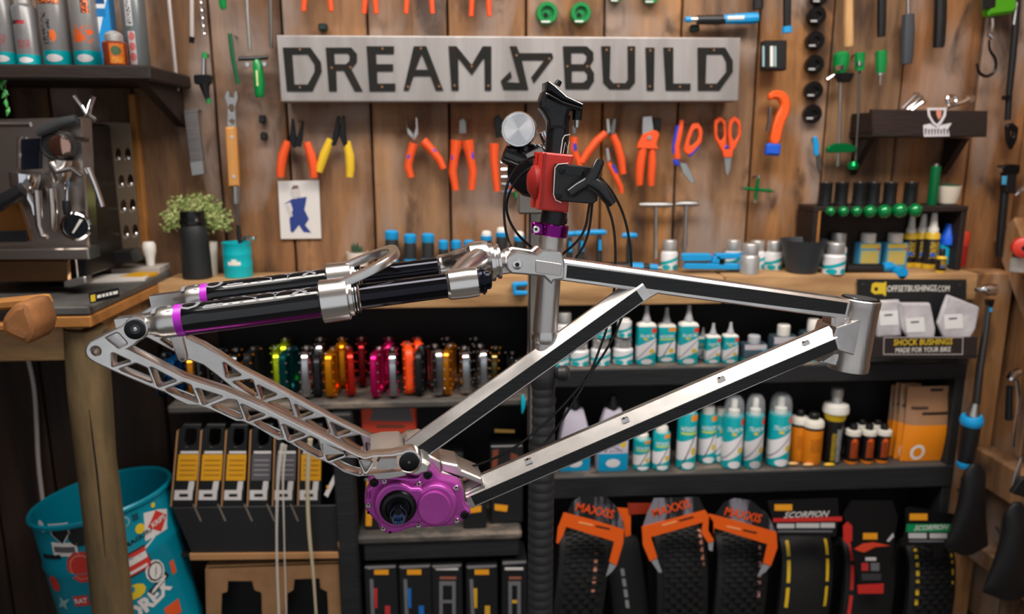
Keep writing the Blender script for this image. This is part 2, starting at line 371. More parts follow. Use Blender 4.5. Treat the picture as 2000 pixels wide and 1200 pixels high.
# ------------------------------------------------------------------ the bare bike frame held in the stand
ALU = mat('raw_aluminium', (222, 218, 216), .28, 1., col2=(200, 195, 192), nscale=14, stretch=(1, 1, 1), bump=.09, bscale=28)
ALUR = mat('satin_aluminium', (210, 206, 203), .46, 1., bump=.05, bscale=160)
ALUB = mat('brushed_aluminium', (196, 190, 186), .38, 1., bump=.10, bscale=220, stretch=(1, 1, .08))
POL = mat('polished_aluminium', (226, 222, 220), .21, 1.)
INLAY = mat('black_carbon_inlay', (30, 31, 33), .42, .1, col2=(20, 21, 23), nscale=30, stretch=(.6, .6, 6), bump=.12, bscale=120)
GLOSS = mat('gloss_black_tube', (12, 14, 18), .12, .2, coat=.6)
STAN = mat('black_stanchion', (40, 40, 46), .08, .9)
def FPL(b, pts, off, half, bev=0., m=0, holes=(), seg=1, trace=None):
    """plate in the frame plane; the outline is read at the near face (off+half) unless trace is given"""
    tr = off+half if trace is None else trace
    return b.plate([fr2(x, y, tr) for x, y in pts], half, fm(off), [[fr2(x, y, tr) for x, y in h] for h in holes], bev, m, seg)
def FT(b, path, m=0, n=12, flat=1., scale=1.):
    ps = [fr(x, y, o) for x, y, w_, o in path]
    return b.tube(ps, [w_*mpp(p)/2*scale for p, (x, y, w_, o) in zip(ps, path)], n, m, flat=flat, up=tuple(FN) if flat != 1. else None)
def FC(b, x, y, r, off, ln, m=0, n=24, prof=None):
    p = fr(x, y, off); k = mpp(p)
    b.lathe([(a*r*k, h*ln) for a, h in (prof or [(1, 0), (1, .8), (.9, 1)])], p, FN, n, m); return b
def section(b, p0, p1, off, sec, m=0, ext=(0, 0)):
    a = V(fr2(*p0, off)); c = V(fr2(*p1, off)); d = (c-a).normalized(); a -= d*ext[0]; c += d*ext[1]; nn = V((-d.y, d.x))
    b.ring([[F0+FU*(q.x+nn.x*v)+ZV*(q.y+nn.y*v)+FN*n_ for v, n_ in sec] for q in (a, c)], m); return b
bk = thing('bare_bike', 'bare aluminium mountain bike frame with black inlays and purple gearbox clamped in the stand', 'bike frame', fr(800, 960, 0))
# --- tubes
b = B(); st = [fr(1078, 440, 0), fr(1061, 700, 0)]; b.cyl(st[0], st[1], .0158, .0162, 32); b.obj('seat_tube', ALUB, bk)
b = B(); section(b, (1090, 511), (1660, 592), .017, [(-.0240, .0150), (-.0222, .0175), (0, .0175), (.0035, .0140), (.0035, -.0140), (0, -.0175), (-.0222, -.0175), (-.0240, -.0150)]); tt = b.obj('top_tube', ALU, bk, smooth=20)
b = B(); FPL(b, rnd([(1108, 518), (1500, 569.5), (1656, 592), (1651, 615), (1500, 596), (1106, 543)], .01), .0170, .0012, .0004, trace=.018); b.obj('side_inlay', INLAY, tt)
b = B(); section(b, (919, 970), (1631, 662), .026, [(-.0185, .0225), (-.0165, .0255), (0, .0255), (.0142, .0112), (.0148, .0092), (.0100, -.0060), (0, -.0255), (-.0165, -.0255), (-.0185, -.0225)], ext=(.006, .004)); dt = b.obj('down_tube', ALU, bk, smooth=20)
b = B(); FPL(b, [(919, 970), (1500, 718), (1631, 662), (1637, 683), (1500, 741), (928, 988)], .0250, .0012, .0004, trace=.026); b.obj('side_inlay', INLAY, dt)
for x, y in ((1568, 668), (1404, 738), (1218, 817), (1030, 897)):
    b = B(); p0 = V(fr2(x-6, y+2.5, .01)); p1 = V(fr2(x+6, y-2.5, .01)); d = (p1-p0).normalized(); nn = V((-d.y, d.x))
    b.ring([[F0+FU*q.x+ZV*q.y+FN*.017+(FU*nn.x+ZV*nn.y)*v+FN*o for v, o in ((-.002, -.004), (.0028, -.003), (.0028, .003), (-.002, .004))] for q in (p0, p1)])
    FC(b, x, y, 2.0, .020, .0015, 1, 10); b.obj('cable_guide', [ALU, BLKM], dt)
b = B(); section(b, (800, 884.6), (1243, 567), .0205, [(-.0205, .0175), (-.0185, .0205), (0, .0205), (.0110, .0095), (.0115, .0078), (.0075, -.0055), (0, -.0205), (-.0185, -.0205), (-.0205, -.0175)], ext=(0, .012)); ss = b.obj('seat_strut', ALU, bk, smooth=20)
b = B(); FPL(b, rnd([(812, 876), (1243, 567.5), (1257, 588), (826, 896)], .01), .0200, .0012, .0004, trace=.021); b.obj('side_inlay', INLAY, ss)
b = B(); FPL(b, rnd([(1236, 562), (1262, 556), (1308, 566), (1290, 572), (1262, 588), (1250, 590)], .12), .0, .018, .002); b.obj('tube_gusset', ALU, bk)
# weld collar where the seat tube meets the strut
b = B(); b.lathe([(.0165, 0), (.0180, .004), (.0175, .012), (.0162, .016)], fr(1064, 668, 0), st[0]-st[1], 28); b.obj('weld_collar', ALU, bk)
# --- head tube
ha, hb = fr(1681, 584, 0), fr(1655, 722, 0); hd = (hb-ha).normalized(); hl = (hb-ha).length
b = B(); b.lathe([(.0262, 0), (.0275, .0015), (.0275, .010), (.0268, .013), (.0266, hl*.5), (.0270, hl-.016), (.0280, hl-.013), (.0280, hl-.001), (.0265, hl)], ha, hd, 40); ht = b.obj('head_tube', ALUB, bk)
b = B(); b.lathe([(.0248, -.0018), (.0252, -.0006), (.0252, .001)], ha, hd, 36, 0); b.lathe([(.0212, -.0024), (.0218, -.001)], ha, hd, 36, 1); b.obj('headset_cup', [BLKM, mat('grey_bearing_seal', (120, 120, 124), .3, .8)], ht)
b = B(); b.plate(circ(0, 0, .007, 20, .011), .0006, Mx.Translation((ha+hb)/2+FU*.0266-ZV*.010) @ Mx.Rotation(PI/2, 4, 'Z') @ Mx.Rotation(PI/2, 4, 'X')); b.obj('head_badge', mat('copper_badge', (196, 120, 60), .3, .9), ht)
b = B(); FPL(b, rnd([(1628, 612), (1668, 616), (1668, 700), (1632, 690), (1626, 650)], .1), 0, .015, .004); b.obj('head_gusset', ALU, bk)
b = B(); FPL(b, [(1626, 664), (1634, 640), (1690, 622), (1684, 700), (1638, 686)], 0, .0243, .002, seg=2); b.obj('head_gusset', ALU, bk)
b = B(); FPL(b, rnd([(1598, 708), (1630, 688), (1662, 690), (1662, 722), (1625, 716)], .15), 0, .010, .003); b.obj('head_gusset', ALU, bk)
# --- yoke at the top of the seat tube
yoke = [(1010, 489), (1049, 496), (1058, 490), (1064, 484), (1098, 488), (1100, 502), (1104, 512), (1102, 547), (1086, 547), (1084, 556), (1070, 556), (1062, 545), (1020, 538)] + circ(1010, 516, 22.5, 9, None, PI*.5, PI*1.35)
yoke = [(1010, 491), (1049, 497), (1060, 488), (1096, 492), (1104, 512), (1102, 546), (1082, 549), (1078, 556), (1062, 541), (1020, 537)] + [(1010+22*math.cos(a), 516-22*math.sin(a)) for a in [PI*1.35, PI*1.22, PI*1.1, PI, PI*.9, PI*.78, PI*.65]]
b = B(); FPL(b, yoke, .012, .0135, .0025, seg=2); FPL(b, yoke, -.020, .008, .0025, trace=.0255); yk = b.obj('rocker_yoke', ALU, bk)
b = B(); FPL(b, rnd([(1046, 508), (1098, 516), (1096, 540), (1046, 533)], .1), .0255, .0012, .0006); b.obj('yoke_pocket', ALUB, yk)
b = B(); FC(b, 1010, 517, 10, .0255, .002, 0, 24); FC(b, 1010, 517, 4.6, .0268, .0012, 1, 6); b.obj('pivot_bolt', [POL, BLKM], yk)
# --- swingarm
Z = lambda pts: [(200+x/3.571, 660+y/3.571) for x, y in pts]
arc = lambda cx, cy, r, a0, a1, n=8: [(cx+r*math.cos(math.radians(a0+(a1-a0)*i/(n-1))), cy-r*math.sin(math.radians(a0+(a1-a0)*i/(n-1)))) for i in range(n)]
near = arc(186, 686, 21, 235, 120, 7) + [(200, 656), (238, 636)] + arc(264.5, 643.5, 25, 140, -75, 12) + [(262, 676), (250, 683), (292, 704), (357, 737), (387, 747), (438, 763), (508, 793), (592, 834), (676, 878), (700, 890), (713, 894), (730, 890), (766, 888), (778, 885)] + arc(800.5, 903, 24, 130, -110, 12) + [(787, 924), (734, 929), (709, 932), (688, 928), (650, 911), (620, 897), (550, 859), (480, 828), (413, 803), (357, 781), (304, 762), (256, 742), (215, 724), (185, 710)]
nh = [[(68, 108), (195, 168), (62, 208)], [(112, 226), (232, 182), (308, 216), (350, 322)], [(330, 205), (518, 305), (385, 350)], [(440, 365), (565, 315), (612, 335), (662, 455), (600, 452), (520, 415)], [(650, 355), (840, 415), (700, 475)], [(755, 482), (880, 435), (932, 442), (976, 568), (938, 570)], [(965, 465), (1137, 545), (1012, 588)], [(1055, 597), (1172, 560), (1217, 577), (1257, 700), (1228, 703)], [(1255, 605), (1417, 682), (1295, 724)], [(1335, 737), (1452, 692), (1502, 717), (1537, 833), (1508, 838)], [(1530, 742), (1692, 820), (1570, 864)], [(1610, 872), (1740, 827), (1782, 852), (1812, 953), (1788, 958), (1690, 928)]]
nh = [rnd(Z(h), .12, 3) for h in nh]
pocket = rnd([(744, 900), (772, 899), (772, 913), (738, 914)], .12); win = rnd([(206, 662), (229, 651), (247, 671), (231, 682)], .14); tri = rnd(Z([(1798, 862), (1882, 868), (1836, 944)]), .15)
axle = circ(186.5, 687, 8.5, 16)
b = B(); FPL(b, near, .072, .0105, .0020, holes=nh+[pocket, win, tri, axle], seg=2)
for h in (pocket, win, tri): FPL(b, [(V(p)*1.12-V((sum(q[0] for q in h)/len(h), sum(q[1] for q in h)/len(h)))*.12) for p in h], .068, .003)
sa = b.obj('swingarm', ALU, bk)
b = B(); FC(b, 264.5, 643.5, 19.5, .0825, .0035, 0, 28); FC(b, 264.5, 643.5, 9, .0858, .001, 1, 20, [(1, 0), (1, 1)]); FC(b, 264.5, 643.5, 4, .0866, .001, 2, 6); b.obj('pivot_bolt', [BLKM, GREYR, STEEL], sa)
b = B(); FC(b, 799, 902.5, 19.5, .0825, .0022, 0, 32); FC(b, 799, 904, 3.2, .0846, .0004, 1, 6); b.obj('pivot_cap', [BLKM, IRON], sa)
far = [(246, 628), (275, 611), (333, 577)] + arc(343, 593, 20, 110, -40, 8) + [(357, 630), (364, 660), (396, 674), (432, 696), (466, 719), (530, 752), (592, 786), (648, 817), (704, 845), (732, 858), (741, 861), (766, 860), (785, 856)] + arc(803, 868, 20, 110, -80, 9) + [(760, 885), (715, 888), (700, 885), (676, 879), (592, 835), (522, 794), (494, 782), (452, 758), (424, 735), (396, 714), (368, 704), (337, 687), (310, 673), (285, 660), (255, 645)]
fh = [[(842, 172), (970, 264), (862, 284)], [(905, 311), (1042, 292), (1080, 408), (1058, 414)], [(1080, 331), (1220, 400), (1112, 438)], [(1150, 456), (1290, 421), (1331, 543), (1308, 549)], [(1340, 466), (1475, 530), (1372, 568)], [(1410, 581), (1550, 556), (1585, 668), (1560, 674)], [(1590, 591), (1735, 660), (1632, 693)], [(1660, 706), (1800, 681), (1828, 788), (1800, 794)]]
fh = [rnd(Z(h), .12, 3) for h in fh]+[rnd([(313, 664), (320, 662), (341, 676), (337, 681)], .2)]
ftri = rnd(Z([(1842, 732), (1898, 780), (1852, 803)]), .2)
b = B(); FPL(b, far, -.072, .0105, .0020, holes=fh+[ftri], seg=2); FPL(b, ftri, -.072, .004)
sf = b.obj('swingarm', ALU, bk)
b = B(); FC(b, 343, 593, 9, -.0615, .003, 0, 20); b.obj('pivot_bolt', [BLKM], sf)
b = B(); FPL(b, rnd([(722, 884), (745, 878), (782, 876), (792, 890), (760, 897), (735, 898)], .15), 0, .064, .0015, trace=0); b.obj('swingarm_bridge', ALUR, bk)
b = B(); FPL(b, rnd([(795, 892), (824, 882), (840, 892), (836, 908), (812, 916), (794, 912)], .2), 0, .056, .004, trace=.03); b.obj('pivot_boss', ALUR, bk)
b = B(); FPL(b, rnd([(329, 655), (356, 655), (366, 698), (364, 706), (355, 709), (347, 704)], .2), .040, .003, .0008); FC(b, 356, 702, 3.4, .043, .0008, 1, 12); b.obj('brake_mount', [ALUB, IRON], bk)
# --- twin suspension strut
SN = [(345, 627), (625, 592), (700, 580.5), (880, 557)]
NO, FO = .066, -.066
def nearp(t): return fr(345+t*535, 627-t*70, NO)
n0, n1 = fr(345, 627, NO), fr(880, 557, NO); ax = (n1-n0).normalized(); LL = (n1-n0).length
f0 = n0-FN*(NO-FO)
U_ = lambda px: (fr(px, 627-(px-345)*70/535, NO)-n0).dot(ax)            # distance along the near axis at that picture column
sy = ax.cross(FN)
def strut(base, side):
    a = base
    rl = .0180
    b = B(); n = 36; k0, k1 = U_(347), U_(628)
    rings = []
    for s_ in (k0, k0+.002, (k0+k1)/2, k1):
        rings.append([a+ax*s_+(FN*math.cos(2*PI*j/n)+sy*(-math.sin(2*PI*j/n)))*(rl if s_ > k0 else rl-.001) for j in range(n)])
    b.ring(rings, 0)
    # purple anodised underside shows below the black wrap
    for i in range(len(b.f)):
        f = b.f[i]
        if len(f) == 4:
            c = sum((V(b.v[q]) for q in f), V())/4-a; rr = c-ax*c.dot(ax)
            if rr.normalized().z < -.45: b.m[i] = 1
    lg = b.obj('strut_leg', [GLOSS, PURPD], bk)
    b = B(); b.lathe([(rl+.0002, 0), (rl+.0003, U_(363)-k0)], a+ax*(k0-.0003), ax, n, cap=(False, False)); b.obj('purple_band', mat('purple_vinyl', (168, 30, 180), .35), lg)
    b = B(); b.text('MANITOU', .026, Mx.Identity(4), 0, bold=.02, align='LEFT', space=1.25)      # wrapped upside down over the top of the leg
    b.v = [tuple(a+ax*(U_(618)-.004-x_*1.25)+(FN*math.cos(th_)+ZV*math.sin(th_))*(rl+.0004)) for x_, th_ in [(q[0], 1.52-(q[1]+.004)*46.) for q in b.v]]
    b.obj('lettering', mat('silver_print', (112, 112, 118), .5), lg, smooth=0)
    b = B(); k = U_(300)
    b.lathe([(.0120, k0-.034), (.0160, k0-.020), (.0180, k0-.016), (.0180, k0+.0005)], a, ax, 30)
    c = a+ax*(k0-.032)
    b.ring([[c+ax*s_+sy*v+FN*o for v, o in ((-.012, -.009), (.012, -.009), (.012, .009), (-.012, .009))] for s_ in (-.030, .012)])
    b.obj('mount_lug', ALU, bk)
    b = B(); u0, u1 = U_(624), U_(704)
    b.lathe([(rl+.001, u0), (rl+.0072, u0+.003), (rl+.0066, u0+(u1-u0)*.70), (rl+.003, u0+(u1-u0)*.74), (rl+.003, u0+(u1-u0)*.82), (rl-.001, u0+(u1-u0)*.84), (rl-.001, u1-.002), (rl-.003, u1)], a, ax, 36)
    co = b.obj('seal_collar', POL, bk)
    for q in (.86, .93):
        b = B(); b.lathe([(rl-.0002, 0), (rl+.0008, .001), (rl-.0002, .002)], a+ax*(u0+(u1-u0)*q), ax, 36, cap=(False, False)); b.obj('wiper_ring', BLKP, co)
    b = B(); b.lathe([(.0146, u1-.004), (.0146, U_(884))], a, ax, 36); b.obj('stanchion', STAN, bk)
    b = B(); c0, c1 = U_(872), U_(936)
    b.lathe([(.0152, c0), (.0176, c0+.003), (.0185, c0+(c1-c0)*.6), (.0178, c1-.003), (.014, c1)], a, ax, 36)
    tip = fr(948, 505, 0)
    b.tube([a+ax*(c0+.012)+ZV*.006-FN*(.004*side), a+ax*(c0+.026)+ZV*.012-FN*(.026*side), tip-ax*.012-FN*(-.012*side), tip], [.012, .0145, .017, .017], 16)
    b.obj('crown_arm', POL, bk)
    if side > 0:
        b = B(); b.lathe([(.0130, c1-.001), (.0148, c1+.001), (.0148, c1+.007), (.011, c1+.008), (.011, c1+.012), (.009, c1+.014)], a, ax, 30)
        for j in range(15):
            an = 2*PI*j/15; b.box((0, 0, 0), (.002, .006, .003), M=Mx.Translation(a+ax*(c1+.004)+(FN*math.cos(an)+sy*math.sin(an))*.0148) @ Mx.Rotation(math.atan2(ax.y, ax.x), 4, 'Z'))
        b.obj('adjuster_knob', mat('black_anodised', (26, 30, 40), .25, .8), bk)
strut(n0, 1); strut(f0, -1)
b = B(); c = fr(936, 503, 0)
b.lathe([(.0170, -.016), (.0205, -.012), (.0210, .008), (.0190, .012)], c, ax, 30); b.obj('crown_block', POL, bk)
b = B(); c = fr(954, 513, 0)
b.lathe([(.020, 0), (.0245, .0015), (.0245, .006), (.020, .0075), (.020, .010), (.0225, .011), (.0225, .014), (.013, .016), (.0125, .020), (.0145, .021), (.0145, .028), (.0110, .030)], c, ax, 36); b.obj('steerer_flange', POL, bk)
b = B(); FPL(b, rnd([(974, 506), (1004, 498), (1018, 516), (1004, 534), (975, 538)], .15), 0, .010, .002); b.obj('steerer_link', ALUB, bk)
b0, b1 = fr(640, 550, 0), fr(779, 489, 0); bd = (b1-b0); LB = bd.length; bd.normalize(); bn = bd.cross(FN)
bp = lambda q: chaikin(q, 2, False)
outer = bp([(0, .080), (LB*.55, .074), (LB*.90, .056), (LB, .022), (LB, -.022), (LB*.90, -.056), (LB*.55, -.074), (0, -.080)]); inner = bp([(0, -.058), (LB*.50, -.054), (LB*.78, -.040), (LB*.88, -.012), (LB*.88, .012), (LB*.78, .040), (LB*.50, .054), (0, .058)])
b = B(); b.plate(outer+inner, .0050, Mx(((bd.x, FN.x, bn.x, b0.x), (bd.y, FN.y, bn.y, b0.y), (bd.z, FN.z, bn.z, b0.z), (0, 0, 0, 1))), (), .0016, 0, 2); b.obj('strut_brace', ALU, bk)
b = B(); FT(b, [(636, 572, 26, .068), (668, 554, 24, .066)], 0, 10, flat=.6); b.obj('brace_foot', ALU, bk)
b = B(); FT(b, [(640, 545, 22, -.062), (668, 528, 18, -.066)], 0, 10, flat=.6); b.obj('brace_foot', ALU, bk)
# --- gearbox
G = lambda pts: [(640+x/4.762, 820+y/4.762) for x, y in pts]
gout = chaikin(G([(385, 545), (430, 525), (520, 522), (640, 535), (800, 552), (850, 535), (878, 470), (935, 446), (990, 462), (1020, 512), (1062, 546), (1180, 570), (1243, 597), (1260, 645), (1270, 750), (1292, 815), (1335, 850), (1328, 902), (1290, 935), (1200, 985), (1080, 1003), (930, 1010), (760, 1012), (690, 1048), (600, 1072), (520, 1062), (476, 1030), (474, 985), (440, 940), (378, 885), (345, 835), (340, 740), (365, 660), (404, 622), (380, 585)]), 2)
b = B(); FPL(b, gout, .040, .010, .0035, seg=2); gb = b.obj('gearbox', PURPLE, bk)
b = B(); FPL(b, [tuple(V((813, 978))+(V(p)-V((813, 978)))*.93) for p in gout], .0, .0305, .002, trace=.048); b.obj('gearbox_case', PURPLE, gb)
def peanut(c0, r0, c1, r1, neck):
    pts = [(c0[0]+r0*math.cos(a), c0[1]+r0*math.sin(a)) for a in [math.radians(x) for x in range(50, 311, 13)]]
    pts2 = [(c1[0]+r1*math.cos(a), c1[1]+r1*math.sin(a)) for a in [math.radians(x) for x in range(-130, 131, 13)]]
    mx = (c0[0]+c1[0])/2+6
    return pts+[(mx, (c0[1]+c1[1])/2-neck)]+pts2+[(mx, (c0[1]+c1[1])/2+neck)]
pn = peanut(G([(640, 805)])[0], 45, G([(1010, 808)])[0], 41.5, 35)
b = B(); FPL(b, pn, .054, .007, .004, seg=3); cv = b.obj('peanut_cover', PURPLE, gb)
b = B(); FPL(b, [tuple(p) for p in circ(*G([(992, 828)])[0], 33, 32)], .0625, .0022, .0018, seg=2); b.obj('round_plateau', PURPLE, cv)
cx, cy = G([(655, 815)])[0]
b = B(); FC(b, cx, cy, 36, .0605, .006, 0, 40, [(1, 0), (1, .3), (.93, .75), (.80, 1), (.70, 1), (.62, .55)]); FC(b, cx, cy+6, 19, .060, .011, 1, 32, [(1, 0), (1, .9), (.9, 1)]); sp = b.obj('spindle_seal', [BLKM, BLKM], gb)
b = B(); FC(b, cx, cy+9, 13.5, .066, .020, 0, 28, [(1, 0), (1, .92), (.92, 1), (.62, 1), (.58, .3)])
p = fr(cx, cy+9, .076)
for j in range(20):
    an = 2*PI*j/20; b.box((0, 0, 0), (.0014, .016, .0018), M=Mx.Translation(p+(FU*math.cos(an)+ZV*math.sin(an))*.0094) @ Mx.Rotation(FA, 4, 'Z') @ Mx.Rotation(-an, 4, 'Y'))
FC(b, cx, cy+9, 7.5, .0862, .0004, 1, 20, [(1, 0), (1, 1)]); b.obj('splined_spindle', [mat('blued_steel', (120, 140, 172), .2, 1.), BLKM], sp)
for x, y in G([(432, 583), (930, 512), (1275, 885)]):
    b = B(); FC(b, x, y, 8.4, .050, .0035, 0, 20, [(1, 0), (1, .8), (.85, 1), (.5, 1), (.45, .4)]); b.obj('black_bolt', BLKM, gb)
for x, y in G([(527, 570), (847, 595), (1195, 632), (378, 793), (1200, 935), (517, 1010), (845, 982)]):
    b = B(); FC(b, x, y, 5.8, .050, .003, 0, 16, [(1, 0), (1, .8), (.85, 1), (.5, 1), (.45, .4)]); FC(b, x, y, 2.6, .0515, .0005, 1, 6); b.obj('cover_screw', [POL, BLKM], gb)
for x, y in G([(378, 865), (580, 1048)]):
    b = B(); FC(b, x, y, 2.6, .0495, .0012, 0, 10); b.obj('drain_screw', BLKM, gb)
b = B(); FPL(b, G([(355, 740), (370, 665), (400, 650), (400, 740)]), .046, .006, .002); b.obj('side_lug', PURPLE, gb)
b = B(); FPL(b, rnd(G([(870, 440), (880, 360), (940, 330), (1055, 390), (1060, 480), (1240, 560), (1275, 640), (1290, 790), (1330, 830), (1200, 900), (900, 800)]), .05), .0, .030, .002); b.obj('bottom_bracket_shell', ALU, bk)
b = B(); FPL(b, rnd(G([(1050, 392), (1210, 425), (1245, 468), (1435, 548), (1448, 612), (1268, 545), (1062, 482)]), .06), .004, .024, .002); b.obj('cable_port', ALUR, bk)
b = B(); FPL(b, rnd(G([(1270, 690), (1400, 628), (1455, 600), (1480, 650), (1330, 830), (1290, 790)]), .06), .0, .0235, .002); b.obj('down_tube_socket', ALU, bk)
# --- cables
CB = mat('black_cable_jacket', (14, 14, 15), .25)
def cable(pts, off):
    o = off if isinstance(off, list) else [off]*len(pts)
    b = B(); FT(b, [tuple(p) for p in chaikin([(x, y, 5.2, q) for (x, y), q in zip(pts, o)], 3, False)], 0, 8); b.obj('control_cable', CB, bk)
cable([(1062, 300), (1019, 315), (994, 347), (984, 389), (985, 440), (994, 476), (1006, 494)], -.02)
cable([(1062, 315), (1031, 331), (1006, 353), (991, 386), (988, 410), (998, 440), (1018, 467), (1050, 492)], -.03)
cable([(1154, 390), (1150, 405), (1145, 443), (1130, 471), (1096, 499)], -.03)
cable([(1158, 390), (1156, 405), (1152, 446), (1142, 479), (1124, 505)], -.035)
cable([(1170, 345), (1181, 356), (1200, 380), (1221, 425), (1232, 485), (1234, 540), (1226, 590), (1212, 628), (1195, 667), (1160, 722), (1100, 794), (1049, 841), (1005, 876), (956, 901), (898, 919)], [-.03]*9+[-.032, -.03, -.025, -.02, -.01, 0])
cable([(1178, 385), (1187, 404), (1199, 440), (1203, 500), (1200, 575), (1185, 645), (1170, 685), (1155, 725), (1127, 775), (1100, 818), (1075, 853), (1046, 888)], [-.03]*9+[-.025, -.015, 0])
# --- seat post
b = B(); b.cyl(fr(1091, 225, 0), fr(1079, 440, 0), .0145, .0145, 28); sp = b.obj('seat_post', mat('satin_black', (20, 20, 22), .3), bk)
b = B(); FPL(b, rnd([(1057, 211), (1056, 197), (1063, 178), (1076, 184), (1102, 196), (1136, 208), (1139, 214), (1116, 216), (1111, 232), (1110, 256), (1075, 254), (1073, 236), (1066, 222)], .10), 0, .0145, .006, seg=2); hd_ = b.obj('post_head', mat('satin_black', (20, 20, 22), .3), sp)
b = B(); FPL(b, rnd([(1071, 158), (1082, 163), (1106, 186), (1138, 200), (1141, 208), (1128, 208), (1096, 196), (1070, 178)], .12), 0, .019, .003, seg=2); b.obj('rail_clamp', mat('polished_black', (26, 26, 28), .15, .6), sp)
b = B(); FPL(b, rnd([(1070, 181), (1098, 197), (1140, 211), (1138, 216), (1096, 203), (1068, 186)], .1), .004, .018, .002); b.obj('clamp_cradle', mat('polished_black', (26, 26, 28), .15, .6), sp)
b = B(); FT(b, [(1088, 166, 14, 0), (1093, 158, 11, 0)], 0, 14); b.obj('clamp_nut', BLKM, sp)
b = B(); FT(b, [(1129, 203, 21, 0), (1127, 235, 20, 0)], 0, 18); FT(b, [(1127, 234, 13, 0), (1126, 249, 10, 0)], 1, 14); b.obj('clamp_bolt', [BLKM, STEEL], sp)
for q in ([(1072, 160), (1083, 168), (1106, 189), (1138, 204)], [(1066, 182), (1096, 200), (1134, 213)]):
    b = B(); FT(b, [(x, y, 2.0, .0185) for x, y in q], 0, 6); b.obj('highlight_edge', mat('painted_highlight', (190, 190, 194), .3, .9), sp)  # bright lines painted in as highlights along the clamp edges
b = B(); pr_ = [(1095, 300), (1099, 272), (1103, 265), (1113, 263)]; FT(b, [(x, y, 2.0, .0148) for x, y in pr_]); FT(b, [(x, y, 1.3, .0146) for x, y in ((1100, 300), (1104, 278), (1109, 290), (1112, 276))]); FT(b, [(x, y, 1.3, .0146) for x, y in ((1108, 300), (1110, 284))]); b.obj('printed_mark', mat('white_print', (220, 220, 220), .5), sp)
b = B(); b.lathe([(.0165, 0), (.0165, .016), (.0158, .0165)], fr(1079, 437, 0), fr(1084, 410, 0)-fr(1079, 437, 0), 28); FT(b, [(1098, 430, 16, .004), (1108, 431, 14, .006)], 0, 12); b.obj('wiper_cap', BLKP, sp)
b = B(); d = (fr(1082, 436, 0)-fr(1078, 462, 0)); b.lathe([(.0190, 0), (.0198, .001), (.0198, .0145), (.0190, .0155)], fr(1078, 461, 0), d, 32); FPL(b, rnd([(1040, 434), (1062, 436), (1062, 461), (1040, 458)], .2), .006, .008, .002); sc_ = b.obj('seat_collar', PURPD, bk)
b = B(); FC(b, 1047, 448, 7, .014, .003, 0, 16); FC(b, 1047, 448, 3, .0166, .0008, 1, 6); b.obj('collar_bolt', [POL, BLKM], sc_)
# ------------------------------------------------------------------ repair stand
rs = thing('repair_stand', 'workshop repair stand with red clamp jaws holding the seat post', 'repair stand', (at(1057, 1100, 1.22).x, 1.22, 0))
b = B(); FPL(b, rnd([(1059, 297), (1121, 303), (1117, 330), (1110, 416), (1051, 410)], .02), .012, .0105, .002); FPL(b, [(1059, 297), (1121, 303), (1110, 416), (1051, 410)], -.022, .008, .002, trace=.022); jw = b.obj('clamp_jaw', RED, rs)
b = B(); FPL(b, [(1063, 299), (1068, 299.5), (1058, 410), (1053, 410)], .0228, .0005); b.obj('jaw_edge', mat('dark_red_plastic', (150, 30, 26), .5), jw)
b = B(); b.lathe([(.012, -.012), (.021, -.006), (.021, .008), (.014, .012)], fr(1050, 356, .0), FU, 28); b.obj('jaw_pivot', mat('dark_red_plastic', (150, 30, 26), .5), rs)
lpz = rnd([(1087, 319), (1158, 326), (1170, 346), (1168, 392), (1158, 399), (1092, 393), (1081, 380), (1083, 328)], .12)
b = B(); FPL(b, lpz, .0285, .005, .0015, seg=2); pl_ = b.obj('lever_plate', BLKP, rs)
b = B(); FT(b, [(x, y, 2.0, .0340) for x, y in [(1110, 319), (1090, 321), (1084, 328), (1081, 380), (1085, 391), (1096, 396)]], 0, 6); b.obj('plate_rim', mat('pale_edge_line', (205, 200, 196), .5), pl_)  # pale line along the plate outline
b = B(); FPL(b, rnd([(1105, 326), (1142, 329), (1140, 344), (1104, 340)], .15), .0338, .0006); b.obj('slot_window', mat('glossy_black', (8, 8, 9), .1), pl_)
for x, y in ((1098, 334), (1092, 383)):
    b = B(); FC(b, x, y, 6, .0335, .002, 0, 16, [(1, 0), (1, .8), (.8, 1), (.5, 1), (.4, .4)]); b.obj('plate_screw', BLKM, pl_)
b = B(); FT(b, [(1114, 379, 22, .040), (1130, 368, 24, .042), (1152, 356, 26, .046)], 0, 14, flat=.6); FT(b, [(1150, 360, 26, .046), (1162, 338, 22, .048), (1171, 316, 21, .048), (1172, 311, 14, .048)], 0, 14, flat=.65); FT(b, [(1150, 352, 26, .046), (1172, 366, 28, .048), (1188, 388, 24, .048), (1196, 399, 18, .048)], 0, 14, flat=.65); b.obj('clamp_lever', mat('satin_black_lever', (30, 30, 32), .2), rs)
